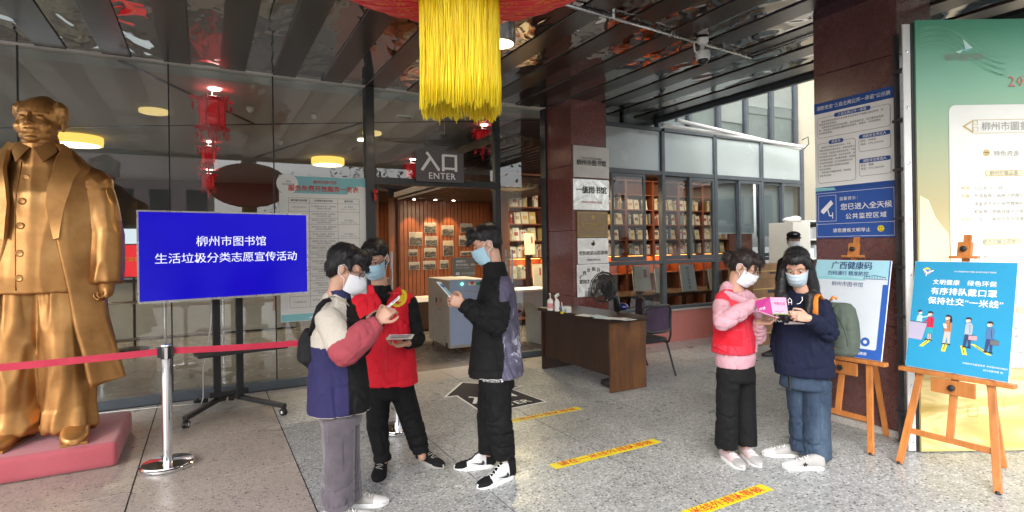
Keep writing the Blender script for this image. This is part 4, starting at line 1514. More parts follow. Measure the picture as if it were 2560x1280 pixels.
# ---------------------------------------------------------------- service poster on the glass
def gp(px, py, y=GY - .02):
    return front_plane_y(px, py, y)
a, b = gp(697, 437), gp(925, 790)
w, h = 1.03, a.z - b.z
pst = thing('service_poster', 'tall pale poster with a table of opening services and a red title, on the glass', 'poster', (a.x + w / 2, GY - .02, b.z))
MB('poster_white').box((a.x, GY - .018, b.z), (a.x + w, GY - .012, a.z)) if False else None
mat('poster_white', (.84, .87, .87), .5, var=.03, vs=2)
flat('poster_teal', (.25, .58, .64)); flat('poster_pale', (.88, .89, .87))
MB('poster_white').box((a.x, GY - .018, b.z), (a.x + w, GY - .012, a.z)).build('sheet', pst)
s = Sheet((a.x, GY - .0185, b.z), (1, 0, 0), (0, 0, 1))
s.rect('poster_teal', .005, h * .915 - .06, w - .005, h - .005)
s.circ('poster_white', .09, h - .10, .12, 1.5, sx=1).circ('poster_white', w - .10, h - .27, .17, 1.5)
s.line('grey_print', [(.075, h - .08), (.10, h - .065), (.13, h - .08)], .006, 2).text('grey_print', '柳州图书馆', .026, .10, h - .115)
s.text('red_print', '柳州市图书馆', .045, w * .5, h - .085, bold=.01)
s.text('red_print', '服务免费开放服务一览表', .074, w * .49, h - .175, bold=.02)
s.rect('poster_pale', .08, .12, w - .10, h - .24, 1.2)
u = [.10, .33, .66, .92]
rows = [h - .26, h - .32, h - .42, h - .50, h - .57, h - .66, h - .74, h - .83, h - .90, h - .97, h - 1.08, h - 1.16, h - 1.24, h - 1.33, h - 1.42, .16]
rows = [r for r in rows if r > .15]
for x in u:
    s.line('grey_print', [(x, rows[0]), (x, rows[-1])], .0028, 2)
for i, r in enumerate(rows):
    s.line('grey_print', [(u[0], r), (u[3] if i % 2 == 0 or i < 2 else u[2], r)], .0028, 2)
words = ['借书证办理 图书借阅', '书刊外借 电子文献', '周二至周日 8:30-17:30', '少儿借阅室 亲子阅览', '自习室 上机阅览', '参考咨询 文献传递', '公益讲座 展览培训', '古籍阅览 地方文献', '视障阅览室服务', '数字资源 远程访问', '读者活动 志愿服务']
for i in range(len(rows) - 1):
    mid = (rows[i] + rows[i + 1]) / 2
    if i == 0:
        for x0_, x1_, tx in ((u[0], u[1], '服务窗口及设施'), (u[1], u[2], '免费服务基本内容'), (u[2], u[3], '服务时间')):
            s.text('black_print', tx, .026, (x0_ + x1_) / 2, mid - .009, bold=.015)
        continue
    s.text('grey_print', words[i % 11][:8], .021, (u[0] + u[1]) / 2, mid - .008)
    s.text('grey_print', words[(i * 3) % 11] + '、' + words[(i + 4) % 11][:5], .0205, (u[1] + u[2]) / 2, mid + .005)
    s.text('grey_print', words[(i * 5 + 2) % 11], .0205, (u[1] + u[2]) / 2, mid - .022)
    if i % 2:
        s.text('grey_print', '周二至周日', .021, (u[2] + u[3]) / 2, mid + .004)
        s.text('grey_print', '8:30-12:00  14:30-17:30', .019, (u[2] + u[3]) / 2, mid - .022)
s.rect('poster_teal', .005, .005, w - .005, .085).poly('poster_white', [(.3, .03), (.4, .075), (.5, .04), (.45, .02)], 2)
s.build(pst)

# ENTER sign
a, b = gp(1040, 381, GY - .09), gp(1160, 458, GY - .09)
es_ = thing('enter_sign', 'dark grey sign reading 入口 ENTER in white above the glass doorway', 'sign', ((a.x + b.x) / 2, GY - .09, b.z))
flat('sign_grey', (.105, .095, .105))
w, h = b.x - a.x, .40
MB('sign_grey').box((a.x, GY - .088, b.z), (b.x, GY - .07, b.z + h)).build('panel', es_, bevel=.002)
s = Sheet((a.x, GY - .0885, b.z), (1, 0, 0), (0, 0, 1))
s.text('white_print', '入口', .275, w * .49, h * .40, bold=.03, sx=.98)
s.text('white_print', 'ENTER', .118, w * .53, h * .10, bold=.012, sp=1.12)
s.build(es_)
# small door-closer and red tag next to the left door top
t = thing('red_door_tag', 'small red ribbon tag tied at the top of the left glass door', 'ribbon', (1.95, 6.95, 2.2))
mat('ribbon_red', (.6, .02, .02), .6)
q = at(938, 478, 6.9)
MB('ribbon_red').ell(q, .03, .02, .025).ell(q - V((0, 0, .07)), .018, .012, .05).build('ribbon', t, smooth=True)

# ---------------------------------------------------------------- plinth under the statue
mt, nt, b, o_ = nodes('pink_cloth')
vec = coords(nt, 'Object')
c = ramp(nt, ntex(nt, vec, 2.2, 5), [(.3, (.36, .062, .082)), (.7, (.46, .095, .12))])
lk(nt, c, b.inputs['Base Color'])
b.inputs['Roughness'].default_value = .85
b.inputs['Sheen Weight'].default_value = .3
n1 = ntex(nt, vec, 4, 4, .6)
bump(nt, b, n1, .35, .02)
M['pink_cloth'] = mt
PZ = .185
pl = MB('pink_cloth')
pl.box((-2.75, 5.08, .002), (-.60, 6.05, PZ))
plo = pl.build('statue_plinth', None, smooth=True, bevel=.045, seg=4, origin=(-1.6, 5.6, 0))
tag(plo, 'low platform wrapped in dusty pink cloth carrying the bronze statue', 'platform')

# ---------------------------------------------------------------- stanchions and belts
def stanchion(x, y, lab):
    t = thing('barrier_post', lab, 'barrier post', (x, y, 0), group='chrome barrier posts')
    MB('chrome').lathe([(.178, .001), (.182, .010), (.180, .022), (.172, .028), (.170, .034), (.10, .040), (.036, .044)], (x, y, 0), 40).build('base', t, smooth='auto')
    MB('chrome').lathe([(.034, .044), (.034, .82), (.033, .83)], (x, y, 0), 24).build('pole', t, smooth='auto')
    hd = MB('black_plastic').lathe([(.036, .80), (.038, .805), (.038, .895), (.034, .90)], (x, y, 0), 24)
    hd.obox((x - .04, y, .85), .03, .05, .07).obox((x + .04, y, .85), .02, .04, .07)
    hd.build('belt_head', t, smooth='auto')
    MB('chrome').obox((x, y - .039, .845), .02, .004, .085).lathe([(.038, .895), (.036, .906), (.01, .908)], (x, y, 0), 24).build('head_cap', t)
stanchion(-.27, 4.90, 'chrome barrier post in front of the statue platform')
stanchion(1.46, 4.80, 'chrome barrier post between the legs of the man in the red vest')
mat('belt_red', (.58, .02, .065), .6, sheen=.3, bs=.2, bsc=300)
def belt(p0, p1, sag, lab):
    p0, p1 = V(p0), V(p1)
    d = (p1 - p0).normalized()
    nrm = V((0, 0, 1)).cross(d)
    vs, fs = [], []
    N_ = 24
    for i in range(N_ + 1):
        q = i / N_
        p = p0.lerp(p1, q) - V((0, 0, sag * 4 * q * (1 - q)))
        tw = .10 * math.sin(q * 5)
        vs += [p + V((0, 0, -.024)) + nrm * tw * .03 + nrm * .001, p + V((0, 0, .024)) - nrm * tw * .03 + nrm * .001,
               p + V((0, 0, .024)) - nrm * tw * .03 - nrm * .001, p + V((0, 0, -.024)) + nrm * tw * .03 - nrm * .001]
    for i in range(N_):
        for k in range(4):
            fs.append((i * 4 + k, i * 4 + (k + 1) % 4, i * 4 + 4 + (k + 1) % 4, i * 4 + 4 + k))
    fs += [(3, 2, 1, 0), (N_ * 4, N_ * 4 + 1, N_ * 4 + 2, N_ * 4 + 3)]
    o = MB('belt_red').add(vs, fs).build('barrier_belt', None, smooth='auto', origin=(p0 + p1) / 2)
    tag(o, lab, 'belt', 'red barrier belts')
belt((-.31, 4.90, .855), (-2.3, 4.93, .85), .012, 'red belt stretched across the statue to the left barrier post')
belt((-.225, 4.90, .855), (1.425, 4.80, .855), .02, 'red belt stretched under the blue screen between the two barrier posts')

# ---------------------------------------------------------------- floor print
def decal_pts(pts, z):
    return [V((x, y, z)) for x, y in pts]
ar = thing('floor_arrow', 'dark grey arrow sticker with white edge reading 入口 ENTER on the floor', 'floor sticker', (2.6, 5.4, 0))
outl = [(2.30, 4.82), (3.04, 4.87), (2.98, 5.52), (3.16, 5.56), (2.62, 6.09), (2.19, 5.58), (2.33, 5.56)]
cx_ = sum(p[0] for p in outl) / 7; cy_ = sum(p[1] for p in outl) / 7
MB('white_print').prism([V((x, y, .0012)) for x, y in outl], (0, 0, .0016)).build('edge', ar, fix=False)
ins = [(2.322, 4.842), (3.018, 4.888), (2.958, 5.535), (3.112, 5.572), (2.62, 6.055), (2.236, 5.596), (2.35, 5.58)]
MB('floor_grey').prism([V((x, y, .004)) for x, y in ins], (0, 0, .001)).build('sheet', ar, fix=False)
s = Sheet((2.32, 4.85, .0052), (1, .055, 0), (-.055, 1, 0), .0005)
s.text('white_print', 'ENTER', .165, .35, .06, bold=.015).text('white_print', '入口', .30, .33, .34, bold=.03, sx=.95)
s.build(ar)
flat('tape_yellow', (.74, .62, .02), rough=.45)
flat('tape_red', (.60, .05, .03))
for k, (y0, lab) in enumerate(((4.45, 'farthest yellow floor strip behind the man in black'), (3.375, 'middle yellow floor strip, fully in view'), (2.36, 'nearest yellow floor strip, cut by the bottom edge of the picture'))):
    x0, x1 = 2.17, 3.20
    t = thing('floor_strip', lab, 'floor strip', ((x0 + x1) / 2, y0 + .05, 0), group='yellow one metre floor strips')
    dy = (.0, .005, .0)[k]
    MB('tape_yellow').prism([V((x0, y0 - dy, .0012)), V((x1, y0 + .015, .0012)), V((x1, y0 + .115, .0012)), V((x0, y0 + .095, .0012))], (0, 0, .0008)).build('tape', t, fix=False)
    s = Sheet((x0, y0, .0021), (1, .012, 0), (0, 1, 0), .0006)
    s.text('tape_red', '请在一米线外排队等候', .080, (x1 - x0) / 2, .024, bold=.012, sx=1.14)
    s.build(t)

# ---------------------------------------------------------------- desk
DX0, DX1, DY0, DY1 = 3.80, 4.30, 4.78, 6.20
dsk = thing('reception_desk', 'dark brown wooden reception desk with lighter worn end in front of the pillar', 'desk', (4.05, 5.5, 0))
MB('desk_wood').box((DX0 - .03, DY0 - .03, .755), (DX1 + .02, DY1 + .03, .80)).build('desk_top', dsk, bevel=.010, seg=3)
MB('desk_end_wood').box((DX0, DY0, .004), (DX1, DY0 + .03, .753)).build('end_panel', dsk, bevel=.004)
MB('desk_wood').box((DX0, DY1 - .03, .004), (DX1, DY1, .753)).build('end_panel', dsk, bevel=.004)
MB('desk_wood').box((DX0 + .025, DY0 + .032, .17), (DX0 + .045, DY1 - .032, .753)).build('modesty_panel', dsk, bevel=.003)
MB('desk_wood').box((DX0 + .05, DY0 + .032, .56), (DX1 - .04, DY0 + .50, .753)).build('drawer_unit', dsk, bevel=.004)

def on_desk(px, py):
    return ground(px, py, .80)
# bottles etc
q = on_desk(1376, 776)
t = thing('sanitiser_bottle', 'white pump bottle of hand sanitiser on the far end of the desk', 'bottle', q)
MB('white_plastic').loft([(q + V((0, 0, .001)), (.028, 0, 0), (0, .042, 0), .7), (q + V((0, 0, .12)), (.028, 0, 0), (0, .042, 0), .7), (q + V((0, 0, .15)), (.012, 0, 0), (0, .014, 0), 1)], 24).build('bottle_body', t, smooth='auto')
MB('pink_print').loft([(q + V((0, 0, .03)), (.0288, 0, 0), (0, .0428, 0), .7), (q + V((0, 0, .09)), (.0288, 0, 0), (0, .0428, 0), .7)], 24).build('label_print', t)
MB('white_plastic').tube([q + V((0, 0, .15)), q + V((0, 0, .19)), q + V((0, 0, .205)), q + V((-.03, -.02, .205))], [.006, .006, .009, .005], 8).build('pump', t, smooth=True)
q = on_desk(1393, 778)
t = thing('spray_bottle', 'translucent spray bottle with white trigger next to the sanitiser pump', 'bottle', q)
MB('white_plastic').loft([(q + V((0, 0, .001)), (.026, 0, 0), (0, .036, 0), .8), (q + V((0, 0, .11)), (.026, 0, 0), (0, .034, 0), .8), (q + V((0, 0, .15)), (.011, 0, 0), (0, .012, 0), 1)], 22).build('bottle_body', t, smooth='auto')
MB('white_plastic').bar(q + V((-.03, -.01, .175)), q + V((.035, .02, .205)), .022, .03).bar(q + V((-.01, 0, .17)), q + V((-.03, -.015, .135)), .01, .008).build('trigger', t, bevel=.003)
q = on_desk(1408, 779)
t = thing('folded_cloth', 'blue grey cloth pouch lying behind the pens on the desk', 'pouch', q)
mat('pouch', (.12, .16, .26), .7)
MB('pouch').ell(q + V((.02, .03, .035)), .05, .07, .036).build('pouch_body', t, smooth=True)
q = on_desk(1418, 781)
t = thing('tissue_box', 'small white and blue box at the back of the desk', 'box', q)
MB('paper').box((q.x - .03, q.y - .045, .801), (q.x + .03, q.y + .045, .87)).build('box_body', t, bevel=.002)
MB('poster_teal').box((q.x - .0315, q.y - .03, .805), (q.x - .0305, q.y + .03, .84)).build('print', t)
q = on_desk(1408, 783)
t = thing('white_pen', 'white pen standing up beside the small box', 'pen', q)
MB('white_plastic').tube([q + V((0, 0, .0)), q + V((-.012, .012, .13))], .0045, 8).build('barrel', t)
q = on_desk(1407, 784)
t = thing('tape_dispenser', 'little yellow and black tape measure on the desk', 'tape', q)
MB('yellow_print').lathe([(.008, .001), (.026, .001), (.026, .022), (.008, .022)], q, 18).build('case', t, smooth='auto')
MB('black_plastic').box((q.x - .01, q.y - .06, .801), (q.x + .01, q.y - .03, .815)).build('tip', t)
for k, (px, py, rz, lab, m_) in enumerate(((1465, 789, .2, 'white form lying at the middle of the desk', 'paper'), (1492, 791, -.1, 'stack of pale blue forms overlapping the white form', 'blue_paper'), (1512, 796, .35, 'pale sheet turned askew near the front of the desk', 'blue_paper'), (1562, 799, .0, 'sheet with dark table print at the near end of the desk', 'paper'), (1540, 798, .5, 'white leaflet half under the printed sheet', 'paper'))):
    if 'blue_paper' not in M: flat('blue_paper', (.52, .66, .70))
    q = on_desk(px, py)
    X = V((math.cos(rz), math.sin(rz), 0)); Y = V((-math.sin(rz), math.cos(rz), 0))
    t = thing('paper_sheet', lab, 'paper', q)
    MB(m_).obox(q + V((0, 0, .002 + .0013 * k)), .15, .21, .002, X, Y).build('sheet', t)
    s = Sheet(q + V((0, 0, .0035 + .0013 * k)) - X * .075 - Y * .105, X, Y, .0003)
    for i in range(7):
        s.line('grey_print', [(.02, .03 + .024 * i), (.13, .03 + .024 * i)], .003 if k != 3 else .008)
    s.build(t)

# ---------------------------------------------------------------- chairs
mat('chair_mesh', (.055, .03, .062), .8, bs=.4, bsc=400, var=.2)
mat('seat_fabric', (.02, .02, .022), .85)
def chair(c, face, lab, mt_='chair_mesh'):
    """c: seat centre on the floor, face: heading the sitter looks"""
    F = V((math.cos(face), math.sin(face), 0)); L = V((-math.sin(face), math.cos(face), 0)); U = V((0, 0, 1))
    c = V(c)
    t = thing('stacking_chair', lab, 'chair', c, face, group='black stacking chairs at the desk')
    def P(f, l, u): return c + F * f + L * l + U * u
    st = MB('seat_fabric').loft([(P(0, 0, .425), L * .22, F * .21, .55), (P(0, 0, .44), L * .235, F * .225, .5), (P(0, 0, .465), L * .23, F * .22, .5), (P(0, 0, .478), L * .18, F * .17, .6)], 28)
    st.build('seat', t, smooth=True)
    for s_ in (-1, 1):
        MB('black_metal').tube([P(.21, s_ * .215, .43), P(.26, s_ * .25, .012)], [.013, .012], 10).build('leg', t, smooth='auto')
        MB('black_metal').tube([P(-.16, s_ * .215, .43), P(-.27, s_ * .25, .012)], [.013, .012], 10).build('leg', t, smooth='auto')
        MB('black_metal').tube([P(-.12, s_ * .215, .41), P(-.20, s_ * .215, .42), P(-.235, s_ * .21, .50), P(-.25, s_ * .20, .80)], .013, 10).build('back_upright', t, smooth=True)
    # backrest: rounded frame and mesh
    pts, inner = [], []
    for a in range(33):
        th = 2 * math.pi * a / 32
        ct, st_ = math.cos(th), math.sin(th)
        x = .215 * math.copysign(abs(ct) ** .45, ct)
        z = .155 * math.copysign(abs(st_) ** .45, st_)
        bow = .03 * (x / .2) ** 2
        pts.append(P(-.262 + bow - .04 * z, x, .715 + z))
    MB('black_plastic').tube(pts, .019, 8, caps=False).build('back_frame', t, smooth=True)
    vs, fs = [], []
    for i in range(9):
        for j in range(7):
            x, z = -.20 + .05 * i, -.145 + .290 / 6 * j
            bow = .03 * (x / .2) ** 2
            vs.append(P(-.262 + bow - .04 * z, x, .715 + z))
    for i in range(8):
        for j in range(6):
            fs.append((i * 7 + j, i * 7 + j + 1, (i + 1) * 7 + j + 1, (i + 1) * 7 + j))
    n0 = len(vs)
    vs += [V(p) - F * .006 for p in vs]
    fs += [tuple(n0 + i for i in reversed(f)) for f in fs]
    MB(mt_).add(vs, fs).build('back_mesh', t, smooth=True, fix=False)
    return t
q = ground(1647, 948)
ch1 = ground(1625, 930)
chair((4.66, 5.22, 0), R_(92), 'purple mesh backed black chair standing beside the near end of the desk')
chair((4.93, 5.93, 0), R_(150), 'second black chair tucked behind the desk below the fan')

# ---------------------------------------------------------------- pedestal fan
fc = at(1508, 718, 6.3)
bx, by = fc.x + .22, fc.y + .02
fan = thing('pedestal_fan', 'black pedestal fan tilted upwards behind the desk', 'fan', (bx, by, 0))
MB('black_plastic').lathe([(.20, .002), (.21, .012), (.20, .03), (.06, .05), (.03, .06)], (bx, by, 0), 32).build('base', fan, smooth='auto')
MB('black_plastic').tube([(bx, by, .05), (bx, by, .92)], [.018, .016], 14).build('pole', fan, smooth=True)
MB('black_plastic').tube([(bx, by, .84), (bx - .03, by, 1.0), (fc.x + .06, fc.y + .04, fc.z - .12)], [.045, .035, .03], 14).build('neck', fan, smooth=True)
AX = V((-.97, -.18, .26)).normalized()
aa = AX.cross(V((0, 0, 1))).normalized(); ab = AX.cross(aa)
MB('black_plastic').lathe([(.03, -.18), (.075, -.16), (.085, -.08), (.07, -.03)], fc, 22, aa, ab, AX).build('motor', fan, smooth='auto')
cage = MB('black_metal')
RF = .172
for rr, zz in ((RF, 0), (RF * .97, .035), (RF * .97, -.035), (RF * .5, .07), (RF * .5, -.07)):
    cage.tube([fc + aa * rr * math.cos(a) + ab * rr * math.sin(a) + AX * zz for a in [2 * math.pi * i / 36 for i in range(37)]], .004 if rr < RF else .007, 6, caps=False)
for k in range(48):
    a = 2 * math.pi * k / 48
    e = aa * math.cos(a) + ab * math.sin(a)
    cage.tube([fc + e * .04 + AX * .078, fc + e * RF * .6 + AX * .07, fc + e * RF * .97 + AX * .035, fc + e * RF], .0018, 4, caps=False)
    cage.tube([fc + e * .07 - AX * .07, fc + e * RF * .6 - AX * .065, fc + e * RF * .97 - AX * .035, fc + e * RF], .0018, 4, caps=False)
cage.build('guard', fan, smooth=True)
MB('black_plastic').lathe([(.01, .085), (.04, .082), (.042, .072), (.02, .07)], fc, 20, aa, ab, AX).build('badge', fan, smooth='auto')
for k in range(3):
    a = 2 * math.pi * k / 3 + .4
    vs, fs = [], []
    for i in range(6):
        r = .03 + .12 * i / 5
        wdt = .35 + .45 * math.sin(math.pi * i / 5 * .8)
        for j in range(5):
            th = a + wdt * (j / 4 - .5) * 1.6 + .3 * i / 5
            tilt = .03 * (j / 4 - .5) * 1.6
            vs.append(fc + aa * r * math.cos(th) + ab * r * math.sin(th) + AX * tilt)
    for i in range(5):
        for j in range(4):
            fs.append((i * 5 + j, i * 5 + j + 1, (i + 1) * 5 + j + 1, (i + 1) * 5 + j))
    n0 = len(vs)
    vs += [p - AX * .003 for p in vs]
    fs += [tuple(n0 + i for i in reversed(f)) for f in fs]
    MB('black_plastic').add(vs, fs).build('blade', fan, smooth=True, fix=False)
q = at(1555, 762, 6.5)
t = thing('blue_reflection_shape', 'small shiny dark blue bag resting on the chair behind the desk', 'bag', q)
mat('reflection_blue', (.02, .03, .16), .15, coat=.8)  # bluish light reflection put into the colour of an added shape
MB('reflection_blue').ell(q - V((0, 0, .02)), .07, .09, .045).build('bag_body', t, smooth=True)

# ---------------------------------------------------------------- notices on the right column
CXF = 4.866
def colpt(px, py): return plane_x(px, py, CXF)
tl_, tr_, bl_, br_ = colpt(2029, 262), colpt(2245, 213), colpt(2040, 470), colpt(2250, 460)
y_l, y_r = 3.14, 2.465
zt_, zm_ = (tl_.z + tr_.z) / 2, (colpt(2038, 487).z + colpt(2251, 452).z) / 2
zb_ = (colpt(2040, 598).z + colpt(2252, 590).z) / 2
w = y_l - y_r
nt1 = thing('fire_safety_board', 'white fire safety board with blue header and rounded text boxes on the column', 'notice board', (CXF, (y_l + y_r) / 2, zm_))
MB('white_plastic').box((CXF, y_r, zm_ + .002), (4.878, y_l, zt_)).build('panel', nt1, bevel=.002)
h = zt_ - zm_
s = Sheet((CXF - .001, y_l, zm_), (0, -1, 0), (0, 0, 1))
s.rect('blue_print', 0, h * .88, w, h).rect('blue_print', 0, .002, w, h * .045).poly('poster_teal', [(0, .002), (w * .28, .002), (w * .26, h * .03), (0, h * .045)], 2)
s.text('white_print', '消防安全“三自主两公开一承诺”公示牌', .041, w / 2, h * .92, bold=.012, sx=.90)
def tbox(u0, v0, u1, v1, head, lines, fs_=.021, lh_=.028):
    s.rrect('grey_print', u0, v0, u1, v1, .02, 1).rrect('white_plastic', u0 + .003, v0 + .003, u1 - .003, v1 - .003, .018, 1.6)
    cw = .5 * len(head) * .030 + .02
    s.rrect('blue_print', (u0 + u1) / 2 - cw, v1 - .018, (u0 + u1) / 2 + cw, v1 + .018, .016, 2.2)
    s.text('white_print', head, .027, (u0 + u1) / 2, v1 - .010, bold=.01)
    for i, ln in enumerate(lines):
        s.text('black_print', ln, fs_, u0 + .015, v1 - .045 - lh_ * i, 'LEFT', bold=.008)
tbox(.03, h * .60, w - .03, h * .83, '三自主两公开一承诺', ['    我是消防安全责任人及消防安全管理人严格履行岗位职责，承', '担相应的安全责任。', '    实施消防安全自主评估风险、自主检查安全、自主整改火灾隐', '患，向社会公开本单位消防安全责任人、管理人，并承诺落实', '火灾防控措施。'], .0195, .026)
tbox(.03, h * .09, w * .54, h * .54, '承诺书', ['    我单位为消防安全重点单位，完全', '具备消防安全的基本条件，我单位能够对', '公开承诺，认真履行消防安全职责，严格', '落实消防安全责任制，自主评估风险，自', '主检查安全隐患，自主整改隐患，加强重', '点火灾防控措施，全力化解消防安全风', '险，接受主管部门监督和社会监督，', '承担主体责任。', '    我单位将严格遵守承诺，并接受社', '会各界的监督。'], .0175, .028)
tbox(w * .58, h * .38, w - .03, h * .54, '消防安全责任人', ['姓名：许晓佳', '电话：0772-2824540'], .021)
tbox(w * .58, h * .12, w - .03, h * .28, '消防安全管理人', ['姓名：曹鹏', '电话：0772-2822404'], .021)
s.build(nt1)
nt2 = thing('surveillance_notice', 'blue surveillance notice with a white camera pictogram and a yellow smiley', 'notice', (CXF, (y_l + y_r) / 2, zb_))
MB('royal_print').box((CXF - .002, y_r + .003, zb_), (4.878, y_l - .003, zm_)).build('panel', nt2, bevel=.002)
h = zm_ - zb_
s = Sheet((CXF - .003, y_l, zb_), (0, -1, 0), (0, 0, 1))
s.frame('white_print', .012, .015, w - .012, h - .02, .003).line('white_print', [(.012, h * .30), (w - .012, h * .30)], .003)
s.frame('white_print', .03, h * .36, .19, h * .90, .003)
# camera pictogram
s.poly('white_print', [(.055, h * .60), (.145, h * .80), (.165, h * .72), (.075, h * .51)], 1)
s.poly('white_print', [(.050, h * .575), (.068, h * .61), (.082, h * .57), (.062, h * .53)], 1.5)
s.line('white_print', [(.115, h * .60), (.13, h * .47), (.155, h * .47)], .010, 1).line('white_print', [(.158, h * .54), (.158, h * .41)], .008, 1)
s.text('white_print', '温馨提示：', .034, .22, h * .78, 'LEFT', bold=.006, sp=1.15)
s.text('white_print', '您已进入全天候', .060, .445 - .005, h * .585, bold=.014)
s.text('white_print', '公共监控区域', .052, .44, h * .395, bold=.014, sp=1.18)
s.text('white_print', '请您遵循文明举止', .038, .32, h * .125, bold=.010, sp=1.12)
s.circ('yellow_print', w - .115, h * .17, .027, 2).circ('black_print', w - .124, h * .19, .004, 3, 8).circ('black_print', w - .106, h * .19, .004, 3, 8)
s.line('black_print', [(w - .128, h * .155), (w - .120, h * .135), (w - .110, h * .135), (w - .102, h * .155)], .003, 3)
s.build(nt2)

# ---------------------------------------------------------------- easels
def easel(yc, lab, blab, writer, boardname, board_mat):
    """easel facing -X, its width along Y"""
    t = thing('wooden_easel', lab, 'easel', (4.4, yc, 0), group='orange wooden easels by the column')
    xf = 4.335          # plane of the front legs at the ground
    lean = .215         # x travel per metre of height
    def P(x, y, z): return V((x + lean * z, y, z))
    hw = .285
    for s_ in (-1, 1):
        MB('easel_wood').bar(P(xf, yc + s_ * hw, .005), P(xf, yc + s_ * .20, .70), .044, .022, (0, 1, 0)).build('front_leg', t, bevel=.003)
        MB('black_plastic').lathe([(.016, 0), (.018, .008), (.014, .02)], (xf + .002, yc + s_ * hw, 0), 12).build('rubber_foot', t)
    MB('easel_wood').bar(P(xf + .012, yc - .262, .24), P(xf + .012, yc + .262, .24), .040, .018, (0, 0, 1)).build('cross_bar', t, bevel=.003)
    MB('easel_wood').bar(P(xf - .012, yc - .335, .665), P(xf - .012, yc + .335, .665), .03, .06, (0, 0, 1)).build('ledge', t, bevel=.004)
    MB('easel_wood').bar(P(xf + .012, yc, .22), P(xf + .012, yc, 1.63), .045, .018, (0, 1, 0)).build('mast', t, bevel=.003)
    MB('easel_wood').bar(P(xf - .012, yc - .13, .59), P(xf - .012, yc + .13, .59), .10, .018, (0, 0, 1)).build('lower_bracket', t, bevel=.004)
    MB('black_plastic').lathe([(.010, 0), (.022, .004), (.022, .018), (.012, .022)], P(xf - .022, yc, .59), 10, (0, 1, 0), (0, 0, 1), (-1, 0, 0)).build('knob', t, smooth='auto')
    MB('easel_wood').bar(P(xf - .012, yc, 1.475), P(xf - .012, yc, 1.58), .085, .03, (0, 1, 0)).build('clamp_block', t, bevel=.006)
    MB('easel_wood').bar(P(xf - .016, yc - .085, 1.475), P(xf - .016, yc + .085, 1.475), .018, .045, (0, 0, 1)).build('clamp_lip', t, bevel=.004)
    MB('black_plastic').lathe([(.010, 0), (.020, .004), (.020, .018), (.012, .022)], P(xf - .028, yc, 1.535), 10, (0, 1, 0), (0, 0, 1), (-1, 0, 0)).build('knob', t, smooth='auto')
    MB('easel_wood').bar(P(xf + .03, yc - .06, 1.25), V((4.86, yc - .12, .005)), .042, .02, (0, 1, 0)).build('rear_leg', t, bevel=.003)
    # board
    bt = thing(boardname, blab, 'poster board', P(xf, yc, .69))
    Z = V((lean, 0, 1)).normalized(); X = V((0, -1, 0)); N = X.cross(Z).normalized()
    w_, h_ = .60, .775
    O = P(xf - .018, yc + w_ / 2, .685)
    MB('white_plastic').obox(O + X * w_ / 2 + Z * h_ / 2 - N * .004, w_, .010, h_, X, N, Z).build('board', bt)
    s = Sheet(O + N * .0015, X, Z, .0008)
    writer(s, w_, h_)
    s.build(bt)
flat('sign_cyan', (.02, .27, .48), rough=.45)
for nme, col in (('skin_print', (.70, .42, .30)), ('lilac_print', (.42, .38, .52)), ('navy_print', (.03, .05, .14)), ('teal_print', (.02, .33, .42)), ('coat_print', (.45, .20, .10)), ('beige_print', (.5, .45, .42)), ('bluecoat_print', (.07, .16, .33)), ('palesuit_print', (.35, .42, .48)), ('shirt_print', (.42, .62, .70)), ('case_print', (.50, .30, .33)), ('darkcase_print', (.12, .13, .14)), ('red2_print', (.5, .02, .06)), ('hair_print', (.012, .012, .02)), ('lime_print', (.72, .68, .05)), ('health_blue', (.02, .10, .42)), ('sky_print', (.34, .62, .72)), ('navytext_print', (.01, .05, .16)), ('qr_white', (.62, .68, .74))):
    flat(nme, col)
